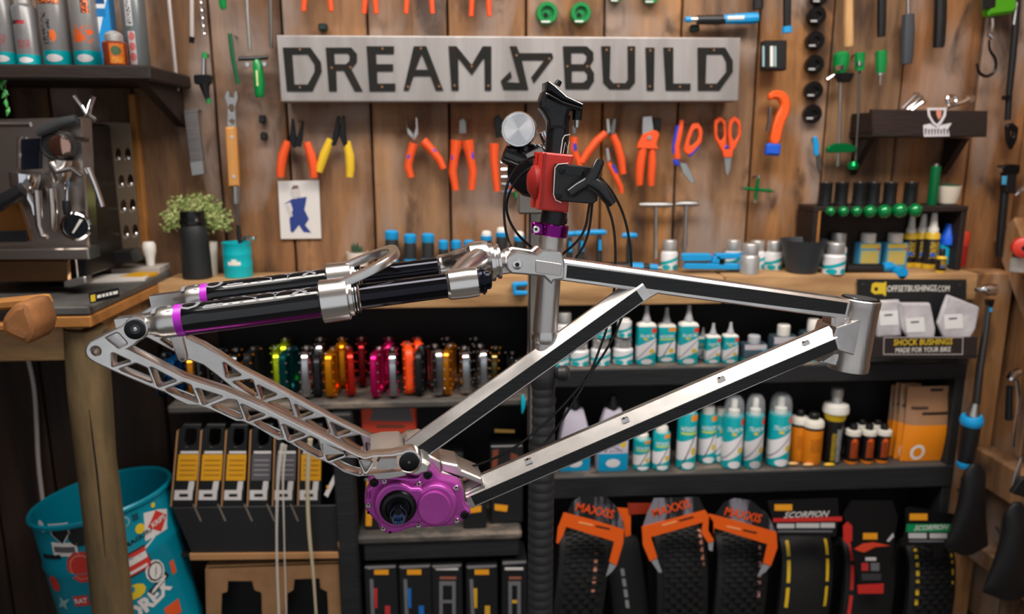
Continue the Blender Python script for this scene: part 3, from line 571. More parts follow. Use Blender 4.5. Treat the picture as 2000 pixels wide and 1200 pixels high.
# ratchet head behind the clamp
b = B(); hc = fr(1042, 334, -.09); b.lathe([(.030, -.012), (.036, -.008), (.037, .004), (.034, .012), (.020, .016)], hc, (V((-.45, -.85, .25))), 40); hh = b.obj('ratchet_head', GLOSS, rs)
b = B()
for j in range(7):
    an = math.radians(95+j*14); x_, y_, z_ = frame_from((-.45, -.85, .25))
    p = hc+z_*.013+(x_*math.cos(an)*-1+y_*math.sin(an))*.0335; b.box((0, 0, 0), (.005, .0012, .0012), M=Mx.Translation(p) @ Mx.Rotation(.6, 4, 'Y'))
b.obj('tick_mark', mat('white_print', (220, 220, 220), .5), hh)
b = B(); b.cyl(fr(985, 300, -.10), fr(1062, 330, -.10), .012, .024, 20); b.obj('head_casting', GLOSS, rs)
kc = fr(1013, 253, -.085); kd = (CAM-kc).normalized()+V((-.10, 0, .05))
b = B(); b.lathe([(.019, -.03), (.0235, -.024), (.0240, 0), (.0225, .003)], kc, kd, 40); kn = b.obj('chrome_knob', CHROME, rs)
SPUN = mat('spun_aluminium', (226, 224, 226), .30, 1., aniso=.95)
tn = SPUN.node_tree.nodes.new('ShaderNodeTangent'); tn.direction_type = 'RADIAL'; tn.axis = 'Z'; SPUN.node_tree.links.new(tn.outputs[0], SPUN.node_tree.nodes['Principled BSDF'].inputs['Tangent'])
b = B(); b.lathe([(.0198, .0), (.0202, .0035), (.0198, .0042)], (0, 0, 0), (0, 0, 1), 48); kf = b.obj('knob_face', SPUN, None)
kf.parent = kn; kf.location = kc+kd.normalized()*.002-WL[kn]; kf.rotation_euler = kd.to_track_quat('Z', 'Y').to_euler()
b = B(); FT(b, [(1060, 258, 20, -.11), (1070, 285, 18, -.11)], 0, 12); b.obj('height_knob', CHROME, rs)
pc = at(1047, 540, 1.22); xs = pc.x
b = B(); b.box((xs, 1.22, .99), (.026, .026, .46), bev=.003); pb = b.obj('pole', mat('steel_pole', (140, 136, 132), .3, .9), rs)
b = B(); b.box((xs-.012, 1.205, 1.175), (.04, .03, .06), bev=.003); b.obj('pole_bracket', mat('grey_casting', (150, 146, 140), .45, .8), rs)
b = B(); b.cyl((xs, 1.20, 1.20), fr(1050, 350, -.02), .012, .012, 16); b.obj('clamp_arm', BLKM, rs)
xs2 = at(1057, 950, 1.22).x
b = B(); z0 = at(1057, 705, 1.22).z
b.lathe([(.014, 0), (.022, -.006), (.026, -.02), (.025, -.035), (.0225, -.045)], (xs2, 1.22, z0), (0, 0, 1), 26); b.lathe([(.008, 0), (.013, .006), (.013, .018), (.009, .022)], (xs2+.022, 1.205, z0-.018), (.9, -.3, .1), 16); b.obj('height_clamp', mat('grey_black_plastic', (44, 44, 46), .4), rs)
b = B(); pr = []; zz = z0-.042; i = 0
while zz > .06:
    pr += [(.0215, zz), (.0228, zz-.004), (.0228, zz-.013), (.0215, zz-.017)]; zz -= .0172
b.lathe(pr, (xs2, 1.22, 0), (0, 0, 1), 24); b.obj('ribbed_sleeve', mat('wrapped_tape', (46, 47, 49), .5, bump=.2, bscale=60), rs)
b = B(); b.lathe([(.16, 0), (.16, .010), (.05, .016), (.03, .065)], (xs2, 1.22, 0), (0, 0, 1), 32); b.obj('base_plate', BLKM, rs)
# ------------------------------------------------------------------ the big sign
SY = 1.785
sg = thing('metal_sign', 'long brushed metal sign with big dark riveted lettering and angular emblem', 'sign', at(990, 200, SY))
SF = 1.720
b = B(); b.plate(q2([(540, 68), (1447, 73), (1443, 198), (548, 199)], SF), .0335, wm(SF+.0340), (), .003, 0, 2); b.obj('sign_box', mat('brushed_sign_steel', (172, 166, 164), .42, .55, col2=(150, 143, 140), nscale=5, stretch=(3, 1, .4), bump=.05, bscale=60), sg)
SF = 1.7200
INK = mat('burnt_steel_letter', (30, 34, 34), .75, 0., col2=(42, 36, 32), nscale=30, ior=1.2)
def zl(pts): return [(500+x/3.7037, y/3.7037) for x, y in pts]
def zr(pts): return [(1000+x/3.7037, y/3.7037) for x, y in pts]
LET = [('D', zl([(195, 345), (395, 345), (470, 450), (475, 520), (410, 660), (225, 660)]), [zl([(262, 392), (375, 392), (425, 470), (425, 520), (375, 612), (278, 612)])]),
       ('R', zl([(505, 345), (690, 345), (730, 390), (730, 450), (690, 500), (772, 660), (715, 660), (635, 510), (580, 510), (585, 660), (530, 660)]), [zl([(565, 385), (665, 385), (680, 410), (675, 445), (650, 465), (570, 465)])]),
       ('E', zl([(800, 335), (998, 335), (998, 390), (868, 390), (872, 465), (992, 465), (992, 515), (875, 515), (878, 605), (1008, 605), (1008, 660), (822, 660)]), []),
       ('A', zl([(1142, 335), (1232, 335), (1355, 655), (1300, 655), (1262, 550), (1140, 550), (1105, 655), (1068, 655)]), [zl([(1198, 390), (1245, 505), (1155, 505)])]),
       ('M', zl([(1392, 335), (1450, 335), (1560, 470), (1640, 335), (1702, 335), (1702, 655), (1655, 655), (1652, 415), (1562, 545), (1462, 420), (1466, 655), (1415, 655)]), []),
       ('B', zr([(368, 335), (540, 335), (588, 380), (588, 440), (562, 480), (592, 530), (592, 590), (555, 645), (385, 645)]), [zr([(428, 382), (518, 382), (540, 405), (535, 440), (515, 465), (428, 465)]), zr([(432, 512), (525, 512), (545, 540), (542, 575), (515, 598), (432, 598)])]),
       ('U', zr([(645, 335), (712, 335), (706, 570), (730, 602), (820, 602), (838, 575), (836, 335), (890, 335), (888, 600), (850, 645), (705, 645), (660, 600)]), []),
       ('I', zr([(965, 345), (1030, 345), (1025, 655), (975, 655)]), []),
       ('L', zr([(1095, 345), (1165, 345), (1165, 605), (1290, 605), (1288, 655), (1112, 655)]), []),
       ('D', zr([(1342, 345), (1540, 345), (1595, 440), (1595, 520), (1500, 655), (1345, 655)]), [zr([(1405, 392), (1520, 392), (1550, 450), (1550, 520), (1480, 605), (1398, 605)])]),
       ('S', zl([(1835, 335), (1885, 335), (1905, 385), (2140, 385), (2150, 420), (2010, 605), (1990, 560), (2085, 435), (1922, 435), (1970, 650), (1790, 650), (1770, 585), (1840, 515), (1850, 560), (1812, 595), (1908, 600)]), [])]
for nm, pts, ho in LET:
    b = B(); PL(b, pts, SF, .003, .0005, holes=ho); b.obj('emblem' if nm == 'S' else 'letter', INK, sg)
rv = [zl([p])[0] for p in ((318, 358), (318, 632), (548, 490), (684, 487), (915, 352), (912, 628), (1193, 350), (1100, 628), (1325, 625), (1560, 480), (1436, 618), (1680, 620), (1885, 400))]+[zr([p])[0] for p in ((270, 425), (400, 480), (545, 480), (685, 360), (862, 358), (770, 622), (1000, 365), (995, 625), (1138, 362), (1215, 628), (1460, 362), (1440, 625))]
RV = mat('bronze_rivet', (170, 120, 80), .35, .8)
for x, y in rv:
    b = B(); PC(b, x, y, 2.2, SF-.003, .001, 0, 8); b.obj('rivet', RV, sg)
# ------------------------------------------------------------------ hung tools
TY = 1.775
HANG = 'hand tools hanging on the plank wall'
def tool(name, label, cat, parts, group=HANG, Y=TY):
    xs = [p[0] for k in parts for p in (k[2] if k[0] in 'pt' else [k[2]])]; ys = [p[1] for k in parts for p in (k[2] if k[0] in 'pt' else [k[2]])]
    c = at(sum(xs)/len(xs), max(ys), Y); t = thing(name, label, cat, c, group)
    for k in parts:
        b = B(); y_ = Y-(k[4] if len(k) > 4 else 0)
        if k[0] == 'p': PL(b, k[2], y_, k[5] if len(k) > 5 else .008, k[6] if len(k) > 6 else .0015, holes=k[7] if len(k) > 7 else ())
        elif k[0] == 't': PT(b, k[2], y_, 0, 10)
        elif k[0] == 'c': PC(b, *k[2], y_, k[5] if len(k) > 5 else .012)
        b.obj(k[1], k[3], t)
    # a nail or peg into the wall keeps it up
    nb = B(); p = at(sum(xs)/len(xs), min(ys)+4, Y)
    if Y > 1.7: nb.cyl((p.x, Y+.004, p.z), (p.x, 1.806, p.z), .002, .002, 6)
    else: nb.cyl((p.x, Y+.002, p.z), (1.372, Y+.002, p.z), .002, .002, 6)
    nb.obj('hanging_peg', IRON, t)
    return t
def handles(l, r, mat_, w=15): return [('t', 'handle', [(x, y, k*1.22) for x, y, k in l], mat_, .006), ('t', 'handle', [(x, y, k*1.22) for x, y, k in r], mat_, .006)]
tool('needle_nose_pliers', 'orange handled needle nose pliers with black jaws above the card', 'pliers', [('p', 'jaw', [(571, 232), (574, 232), (580, 268), (584, 285), (574, 290), (566, 276)], BLKM, .004), ('p', 'jaw', [(591, 236), (594, 236), (592, 272), (588, 288), (576, 284)], BLKM, .009)] + handles([(562, 276, 12), (552, 305, 15), (548, 330, 14), (548, 346, 12)], [(599, 278, 12), (608, 305, 15), (613, 330, 14), (613, 347, 12)], ORANGE))
tool('needle_nose_pliers', 'yellow handled needle nose pliers with black jaws', 'pliers', [('p', 'jaw', [(660, 227), (664, 227), (664, 262), (656, 285), (646, 284), (652, 260)], BLKM, .004), ('p', 'jaw', [(670, 226), (674, 227), (676, 262), (680, 280), (672, 286), (662, 262)], BLKM, .009)] + handles([(646, 272, 12), (634, 300, 15), (626, 325, 13), (623, 336, 11)], [(677, 276, 12), (683, 305, 15), (684, 330, 14), (683, 346, 12)], YELLOW))
tool('circlip_pliers', 'orange and blue spread pliers with bent silver jaws', 'pliers', [('p', 'jaw', [(792, 232), (797, 250), (808, 262), (816, 272), (808, 274), (796, 262)], STEEL, .004), ('p', 'jaw', [(811, 228), (816, 230), (818, 262), (812, 272), (806, 268), (812, 250)], STEEL, .009)] + handles([(808, 280, 15), (801, 305, 13), (797, 325, 13), (803, 347, 11)], [(826, 275, 16), (842, 292, 14), (858, 312, 13), (866, 330, 11)], ORANGE) + [('t', 'grip_inlay', [(803, 294, 8), (798, 310, 8)], BLUEG, .0105), ('t', 'grip_inlay', [(833, 282, 8), (850, 297, 8)], BLUEG, .0105)])
tool('combination_pliers', 'orange and blue pliers with short round steel jaws', 'pliers', [('p', 'jaw', [(896, 236), (904, 230), (910, 236), (912, 262), (896, 262)], IRON, .005)] + handles([(892, 274, 20), (888, 305, 14), (884, 335, 13), (890, 372, 11)], [(913, 274, 20), (918, 305, 14), (924, 335, 13), (921, 371, 11)], ORANGE) + [('t', 'grip_inlay', [(889, 290, 7), (884, 312, 7)], BLUEG, .0115), ('t', 'grip_inlay', [(918, 288, 7), (923, 310, 7)], BLUEG, .0115)])
tool('cable_cutters', 'orange and blue cutters with black jaws half hidden behind the chrome knob', 'pliers', [('p', 'jaw', [(964, 232), (974, 224), (984, 240), (984, 268), (968, 270)], BLKM, .005)] + handles([(965, 280, 16), (965, 310, 13), (968, 345, 12), (971, 374, 10)], [(990, 290, 13), (996, 315, 12), (1000, 345, 12), (1000, 372, 10)], ORANGE))
tool('long_reach_pliers', 'long orange spread pliers with silver head right of the clamp', 'pliers', [('p', 'jaw', [(1182, 232), (1189, 231), (1192, 258), (1184, 264)], STEEL, .005), ('p', 'jaw', [(1196, 231), (1203, 232), (1200, 262), (1190, 264)], IRON, .008)] + handles([(1183, 260, 12), (1165, 276, 13), (1148, 298, 13), (1136, 318, 11)], [(1196, 262, 12), (1206, 285, 13), (1213, 310, 13), (1217, 340, 11)], ORANGE))
tool('diagonal_cutters', 'silver headed cutters with orange and blue handles below the long pliers', 'pliers', [('p', 'jaw', [(1181, 290), (1188, 288), (1192, 312), (1184, 318)], STEEL, .014)] + [('t', 'handle', [(1188, 318, 9), (1200, 340, 12), (1212, 365, 11), (1214, 378, 9)], ORANGE, .016), ('t', 'grip_inlay', [(1196, 322, 6), (1204, 338, 6)], BLUEG, .020)])
tool('grip_pliers', 'orange and blue pliers directly behind the red clamp', 'pliers', [('p', 'jaw', [(1116, 245), (1124, 245), (1126, 262), (1116, 264)], IRON, .005), ('t', 'handle', [(1122, 268, 14), (1120, 290, 13), (1128, 312, 13), (1134, 330, 11)], ORANGE, .006), ('t', 'grip_inlay', [(1122, 280, 7), (1123, 294, 7)], BLUEG, .0115)])
tool('pipe_shears', 'orange ratchet shears with broad silver blade', 'cutters', [('p', 'blade', [(1253, 228), (1272, 226), (1276, 255), (1252, 264)], STEEL, .003), ('p', 'jaw', [(1275, 231), (1290, 232), (1288, 256), (1275, 254)], BLKM, .006), ('p', 'body', rnd([(1254, 262), (1278, 254), (1286, 262), (1280, 282), (1284, 292), (1242, 290), (1244, 281)], .15), ORANGE, .006, .012), ('c', 'pivot_screw', (1268, 269, 4), STEEL, .018, .002), ('t', 'handle', [(1256, 290, 16), (1251, 318, 18), (1249, 345, 16), (1249, 362, 13)], ORANGE, .008), ('t', 'handle', [(1274, 290, 13), (1274, 318, 16), (1272, 345, 15), (1272, 363, 12)], ORANGE, .008)])
tool('electrician_shears', 'orange and blue shears with one closed loop handle', 'scissors', [('t', 'handle', [(1332, 235, 9), (1328, 258, 12), (1322, 285, 12), (1323, 310, 14)], ORANGE, .006), ('t', 'grip_inlay', [(1324, 245, 8), (1318, 275, 8), (1316, 300, 7)], BLUEG, .005), ('p', 'loop_handle', rnd([(1350, 242), (1363, 240), (1371, 255), (1369, 278), (1352, 298), (1342, 304), (1333, 295), (1340, 268)], .25), ORANGE, .005, .009, .002, [rnd([(1353, 254), (1361, 252), (1363, 264), (1360, 276), (1347, 287), (1344, 280)], .25)]), ('p', 'thumb_guard', [(1342, 296), (1366, 280), (1362, 292), (1346, 308)], BLUEG, .007, .006), ('p', 'blade', rnd([(1326, 318), (1340, 318), (1354, 345), (1357, 360), (1348, 358), (1332, 338)], .15), STEEL, .007, .004), ('p', 'heel', rnd([(1313, 312), (1324, 312), (1326, 325), (1316, 322)], .2), BLUEG, .008, .007)])
lp_ = lambda cx, s: rnd([(cx-10*s, 228), (cx+2*s, 226), (cx+11*s, 238), (cx+11*s, 262), (cx+2*s, 290), (cx-8*s, 300), (cx-12*s, 285), (cx-11*s, 250)], .25)
tool('scissors', 'orange handled scissors with two oval loops pointing down', 'scissors', [('p', 'loop_handle', rnd([(1393, 236), (1405, 227), (1415, 236), (1417, 262), (1416, 306), (1408, 296), (1394, 270)], .2), ORANGE, .006, .009, .002, [rnd([(1399, 243), (1406, 237), (1412, 246), (1412, 268), (1406, 277), (1399, 266)], .25)]), ('p', 'loop_handle', rnd([(1422, 236), (1432, 227), (1444, 236), (1446, 262), (1434, 290), (1424, 302), (1420, 262)], .2), ORANGE, .008, .009, .002, [rnd([(1427, 246), (1433, 237), (1440, 246), (1440, 264), (1433, 277), (1427, 268)], .25)]), ('p', 'joint', rnd([(1409, 292), (1430, 292), (1428, 308), (1411, 308)], .2), ORANGE, .010, .009), ('p', 'inlay', [(1419, 282), (1425, 290), (1414, 290)], BLUEG, .019, .001), ('p', 'blade', [(1412, 306), (1429, 306), (1426, 332), (1419, 347), (1415, 336)], STEEL, .007, .004)])
# four plier pairs whose jaws are above the picture
for i, (a, c, yb) in enumerate([(593, 647, 26), (711, 735, 31), (793, 845, 31), (920, 956, 36)]):
    m_ = (a+c)/2; r = lambda s, e: [(m_+s*5, -52, 9), (m_+s*abs(c-a)*.36, -25, 9), (e-s*2, 0, 9), (e, yb-4, 8)]
    tool('long_nose_pliers', ['orange pliers at the top edge, first from the left', 'narrow orange pliers at the top edge, second from the left', 'orange pliers at the top edge, third from the left', 'orange pliers at the top edge, nearest the green cups'][i], 'pliers', [('p', 'jaw', [(m_-8, -60), (m_-3, -105), (m_+3, -105), (m_+8, -60), (m_+5, -45), (m_-5, -45)], STEEL, .005)] + handles(r(-1, a), r(1, c), ORANGE), group='orange pliers along the top edge')
# green cups
for i, (x, y, r) in enumerate([(1066, 29, 21), (1131, 29, 20), (1200, -9, 16), (1268, -8, 18)]):
    t = thing('bearing_cup', ['green anodised cup at the top, left of the pair', 'green anodised cup at the top, right of the pair', 'small green cup cut by the top edge, left one', 'green cup cut by the top edge, right one'][i], 'bearing cup', at(x, y+r, TY), 'green bearing cups')
    p = at(x, y, 1.796); k = mpp(p)
    b = B(); b.lathe([(r*k*.8, 0), (r*k, .006), (r*k, .026), (r*k*.92, .03), (r*k*.62, .03), (r*k*.56, .02), (r*k*.28, .02), (r*k*.26, .024), (r*k*.14, .024)], p, (0, -1, 0), 32); b.obj('cup_body', GREENP, t)
    b = B(); PC(b, x, y, r*.2, 1.772, .001, 0, 12); b.obj('centre_hole', BLKM, t)
    b = B(); PL(b, rnd([(x-r*.45, y+r*.55), (x+r*.45, y+r*.55), (x+r*.4, y+r*.72), (x-r*.4, y+r*.72)], .2), 1.766, .0006); b.obj('printed_mark', mat('white_print', (220, 220, 220), .5), t)
tool('torque_screwdriver', 'black and blue torque driver lying level above the sign', 'screwdriver', [('t', 'tip', [(1338, 38, 10), (1349, 38, 12)], BLUE, .012), ('t', 'chuck', [(1349, 38, 8), (1362, 38, 9)], STEEL, .012), ('t', 'body', [(1362, 39, 17), (1400, 39, 19), (1422, 38, 16)], BLKP, .012), ('t', 'grip', [(1412, 38, 17), (1440, 37, 20), (1466, 36, 22), (1479, 35, 20)], BLUE, .012), ('t', 'grip_panel', [(1420, 36, 9), (1452, 35, 10)], WHITE, .019)])
tool('hex_holder', 'black handle end cut by the top edge above the driver', 'handle', [('t', 'handle', [(1481, -40, 20), (1480, 18, 20)], BLKP, .012)])
tool('nut_driver', 'black driver with bright blue end cap right of the torque driver', 'screwdriver', [('t', 'handle', [(1538, -60, 17), (1537, 54, 15)], BLKP, .01), ('t', 'end_cap', [(1537, 52, 19), (1537, 64, 20)], BLUE, .01)])
t = tool('parts_box', 'small black printed box pinned beside the sign', 'box', [('p', 'box_body', rnd([(1483, 82), (1527, 82), (1526, 140), (1483, 139)], .06), BLKP, .0, .03, .003)])
for i, x in enumerate((1489, 1504, 1512)):
    b = B(); PL(b, [(x, 90), (x+(6 if i == 1 else 4), 90), (x+(6 if i == 1 else 4), 130), (x, 130)], TY-.0302, .0005); b.obj('print_line', mat('pale_teal_print', (150, 180, 185), .5) if i != 1 else WHITE, t)
ORG2 = mat('orange_cutter', (238, 92, 30), .42)
tool('pipe_cutter', 'orange hook shaped pipe cutter with blue knob', 'pipe cutter', [('p', 'hook_body', chaikin([(1496, 190), (1500, 180), (1516, 176), (1532, 183), (1540, 200), (1536, 226), (1526, 242), (1518, 285), (1498, 283), (1504, 250), (1512, 226), (1522, 208), (1518, 196), (1508, 192), (1500, 198)], 2), ORG2, .004, .018, .004), ('t', 'feed_screw', [(1503, 210, 9), (1502, 235, 7), (1498, 256, 8)], CHROME, .022), ('p', 'knob', rnd([(1493, 280), (1520, 281), (1517, 305), (1490, 303)], .2), mat('bright_blue_knob', (30, 92, 210), .4), .002, .022, .005)])
for i, (x, y) in enumerate([(1595, -6), (1590, 33), (1587, 81), (1586, 127), (1584, 178), (1582, 223)]):
    t = thing('black_cup_tool', 'black round cup tool, %s of the column of six' % ('topmost', 'second', 'third', 'fourth', 'fifth', 'lowest')[i], 'cup tool', at(x, y+18, TY), 'column of black cup tools')
    p = at(x, y, 1.796); k = mpp(p)
    b = B(); b.lathe([(15*k, 0), (17.5*k, .004), (17.5*k, .018), (15.5*k, .021), (7*k, .021), (6*k, .016)], p, (0, -1, 0), 28); b.obj('cup_body', mat('gloss_black_cap', (16, 16, 17), .22), t)
    b = B(); PC(b, x, y, 5, 1.778, .001, 0, 16); b.obj('centre_boss', BLKM, t)
    b = B(); PL(b, rnd([(x-7, y+6), (x+6, y+6), (x+6, y+10), (x-7, y+10)], .2), 1.7748, .0006); b.obj('printed_mark', mat('grey_print', (170, 170, 170), .5), t)
tool('pocket_tool', 'small folding tool with bright blue scale', 'pocket tool', [('p', 'blue_scale', rnd([(1586, 268), (1593, 266), (1598, 284), (1596, 305), (1588, 304)], .25), BLUE, .0, .008), ('p', 'blade_case', rnd([(1592, 296), (1600, 300), (1604, 330), (1599, 340), (1594, 325)], .2), IRON, .0, .006)])
tool('hammer', 'pale wooden hammer handle hanging from the top edge', 'hammer', [('t', 'handle', [(1656, -80, 16), (1658, -20, 16), (1657, 40, 18), (1657, 88, 20), (1657, 92, 17)], mat('ash_handle', (222, 178, 126), .55, col2=(200, 152, 100), nscale=8, stretch=(4, 4, .5)), .012)])
tool('file_handle', 'short black handle hanging between hammer and grey handle', 'handle', [('t', 'handle', [(1723, -60, 17), (1722, 40, 17), (1721, 72, 15)], BLKP, .012)])
tool('drive_punch', 'grey gripped steel rod hanging right of the hammer', 'punch', [('t', 'rod', [(1774, -60, 8), (1774, 32, 8)], STEEL, .012), ('t', 'grip', [(1774, 28, 21), (1773, 60, 24), (1771, 110, 23), (1770, 125, 20)], GREYR, .012)])
tool('rubber_mallet', 'thick black handle hanging above the dark wall box', 'mallet', [('t', 'handle', [(1838, -60, 23), (1836, 40, 23), (1834, 82, 22), (1833, 93, 20)], BLKP, .012)])
lime = mat('lime_green_shell', (74, 152, 24), .4)
tool('hanging_scale', 'lime green hanging scale with black hook', 'scale', [('p', 'shell', rnd([(1911, -40), (1968, -40), (1971, 20), (1962, 30), (1915, 36)], .1), lime, .0, .03, .006), ('p', 'display', rnd([(1917, -25), (1946, -25), (1944, 14), (1918, 20)], .08), BLKP, .0302, .001), ('t', 'link', [(1938, 36, 6), (1939, 48, 5), (1936, 62, 7)], CHROME, .014), ('t', 'swivel', [(1930, 66, 7), (1938, 74, 9)], CHROME, .014), ('t', 'hook', [tuple(p) for p in chaikin([(1932, 78, 4), (1932, 98, 5), (1946, 116, 6), (1944, 140, 6), (1928, 151, 6), (1912, 144, 6), (1908, 124, 5)], 2, False)], BLKM, .014)])
tool('long_pump', 'long thin black pump hanging at the right edge', 'pump', [('t', 'barrel', [(1990, -60, 13), (1984, 40, 13), (1978, 110, 13), (1971, 180, 12), (1968, 235, 11)], BLKP, .012), ('c', 'side_knob', (1961, 191, 5), BLKM, .012), ('p', 'clip_foot', rnd([(1960, 245), (1972, 240), (1984, 250), (1980, 275), (1970, 294), (1962, 276)], .2), BLKM, .005, .012, .002, [rnd([(1968, 254), (1975, 256), (1973, 268), (1968, 268)], .2)]), ('t', 'lettering', [(1986, 5, 3), (1980, 48, 3)], mat('white_print', (220, 220, 220), .5), .0185)])
# green rod tools
tool('facing_tool', 'tall green headed tool with long rod and cross foot', 'facing tool', [('t', 'green_head', [(1643, 101, 20), (1643, 106, 30), (1642, 126, 31), (1641, 143, 20)], GREENP, .018), ('t', 'silver_band', [(1641, 128, 19), (1641, 137, 17)], CHROME, .024), ('p', 'black_collar', rnd([(1624, 143), (1662, 144), (1654, 162), (1636, 162)], .2), BLKM, .012, .02), ('t', 'rod', [(1642, 160, 6), (1639, 280, 6), (1636, 325, 5)], STEEL, .018), ('p', 'cross_foot', rnd([(1612, 288), (1626, 280), (1652, 280), (1667, 287), (1666, 297), (1612, 299)], .15), GREEN, .012, .014), ('t', 'lever_tip', [(1630, 146, 6), (1614, 156, 8)], CHROME, .02)])
tool('alignment_rod', 'thin rod tool with small green head and round green foot', 'alignment tool', [('t', 'green_head', [(1679, 103, 20), (1679, 138, 17)], GREENP, .018), ('t', 'silver_band', [(1679, 120, 10), (1679, 128, 10)], CHROME, .026), ('t', 'rod', [(1679, 138, 5), (1676, 240, 5), (1671, 315, 5)], IRON, .016), ('t', 'round_foot', [(1667, 316, 16), (1666, 324, 24), (1665, 331, 20)], GREEN, .016)])
tool('stub_driver', 'short green handled driver with steel tip', 'screwdriver', [('t', 'handle', [(1721, 99, 20), (1721, 120, 22), (1720, 143, 17)], GREENP, .014), ('t', 'collar', [(1720, 142, 13), (1720, 147, 12)], CHROME, .014), ('t', 'tip', [(1720, 146, 7), (1719, 166, 5)], STEEL, .014)])
# left group of long tools
tool('steel_rule_rod', 'longest slanting pale steel rod on the left of the wall', 'rod', [('t', 'rod', [(328, -60, 8), (330, 0, 8), (346, 172, 8), (347, 178, 6)], mat('pale_steel_rod', (196, 186, 182), .4, .5), .012)])
tool('straight_steel_rod', 'pale upright steel rod with dark tip left of the chain', 'rod', [('t', 'rod', [(374, -60, 9), (375, 72, 9)], mat('pale_steel_rod', (196, 186, 182), .4, .5), .012), ('t', 'tip', [(375, 72, 11), (374, 84, 10)], BLKM, .012)])
ch = thing('steel_chain', 'fine steel chain hanging on the left of the wall', 'chain', at(399, 68, TY), HANG)
for i in range(10):
    b = B(); x, y = 393+i*.75, -8+i*7.6; p = at(x, y, TY-.004); k = mpp(p); rr_ = (3.4*k, 5.2*k)
    b.tube([p+V((rr_[0]*math.cos(a)*(1 if i % 2 else .3), rr_[0]*math.cos(a)*(0 if i % 2 else .9), rr_[1]*math.sin(a))) for a in [2*PI*j/10 for j in range(10)]], 1.1*k, 5, closed=True); b.obj('chain_link', CHROME, ch)
tool('cone_puller', 'green tipped puller with black collar below the chain', 'puller', [('t', 'green_tip', [(400, 102, 9), (400, 114, 12)], GREENP, .014), ('t', 'barrel', [(399, 114, 9), (399, 146, 10)], CHROME, .014), ('p', 'collar', rnd([(382, 147), (417, 147), (415, 166), (384, 166)], .2), BLKM, .008, .016), ('t', 'cone', [(399, 164, 22), (402, 180, 14), (406, 196, 8)], BLKP, .016), ('t', 'green_end', [(407, 193, 9), (408, 202, 9)], GREENP, .016)])
tool('green_tyre_lever', 'slim dark green lever hanging left of the T tool', 'lever', [('t', 'lever', [(449, 66, 9), (455, 115, 9), (465, 164, 8)], mat('dark_green_plastic', (0, 84, 50), .4), .012)])
tool('green_stub', 'green tool end cut by the top edge left of the long rods', 'handle', [('t', 'handle', [(434, -30, 15), (435, 10, 15), (437, 18, 11)], GREENP, .014)])
tool('t_handle_press', 'T shaped press with bright green grip left of the sign', 'press tool', [('t', 'rod', [(480, -60, 7), (483, 20, 7), (488, 96, 7)], STEEL, .012), ('t', 'cross_bar', [(466, 115, 8), (500, 114, 9), (523, 112, 8)], BLKM, .014), ('t', 'green_grip', [(501, 117, 13), (503, 128, 20), (506, 160, 21), (507, 186, 19), (507, 191, 12)], GREENP, .018), ('c', 'bar_end', (486, 127, 4), CHROME, .018), ('c', 'bar_end', (519, 126, 4), CHROME, .018), ('t', 'grip_label', [(502, 138, 9), (504, 168, 9)], mat('straw_label', (214, 214, 150), .5), .0245)])
tool('grey_steel_rod', 'grey steel rod hanging close to the sign edge', 'rod', [('t', 'rod', [(527, -60, 7), (529, 40, 7), (530, 94, 7)], IRON, .012)])
tool('box_rasp', 'flat slanted steel rasp with fine teeth', 'rasp', [('p', 'rasp_plate', [(362, 216), (388, 214), (403, 338), (378, 343)], mat('ridged_rasp_steel', (126, 122, 122), .5, .8, bump=.5, bscale=90, stretch=(.1, 1, 6)), .0, .012, .001), ('t', 'hanging_hook', [(386, 212, 4), (386, 220, 4)], CHROME, .006), ('p', 'bare_end', [(374, 316), (400, 312), (403, 340), (378, 344)], STEEL, .001, .013)])
tool('ring_wrench', 'steel spanner with honey coloured wooden handle', 'wrench', [('p', 'jaw_head', [(440, 190), (444, 178), (450, 178), (451, 190), (458, 191), (460, 178), (465, 178), (467, 192), (462, 208), (464, 250), (445, 250), (446, 208)], STEEL, .004, .008, .001, [circ(454, 212, 5, 12, 8), circ(455, 238, 5, 12)]), ('p', 'wooden_grip', rnd([(443, 249), (465, 248), (471, 364), (450, 366)], .05), mat('honey_wood_grip', (206, 148, 82), .5, col2=(180, 122, 62), nscale=8, stretch=(4, 4, .5)), .002, .02, .004), ('c', 'grip_screw', (453, 268, 3), CHROME, .022, .001), ('c', 'grip_screw', (457, 345, 3), CHROME, .022, .001), ('t', 'ferrule', [(461, 364, 16), (462, 398, 14)], STEEL, .012), ('t', 'shank', [(462, 398, 8), (464, 445, 5)], IRON, .012)])
for i, (x, y) in enumerate(((515, 233), (518, 266))):
    b = B(); PL(b, rnd([(x-7, y-8), (x+6, y-8), (x+7, y+8), (x-6, y+9)], .3), 1.796, .016, .003); tag(b.obj('wall_clip', BLKP, base=True), ['upper small black clip left of the orange pliers', 'lower small black clip left of the orange pliers'][i], 'clip', 'small black wall clips')
for i, (x, y) in enumerate(((632, 56), (1353, 58))):
    b = B(); PL(b, rnd([(x-8, y-8), (x+9, y-8), (x+9, y+6), (x-8, y+6)], .25), 1.797, .02, .003); tag(b.obj('sign_bracket', mat('green_black_clip', (18, 40, 36), .4), base=True), ['small dark clip above the letter R of the sign', 'small dark clip above the letter L of the sign'][i], 'clip', 'clips along the sign top')
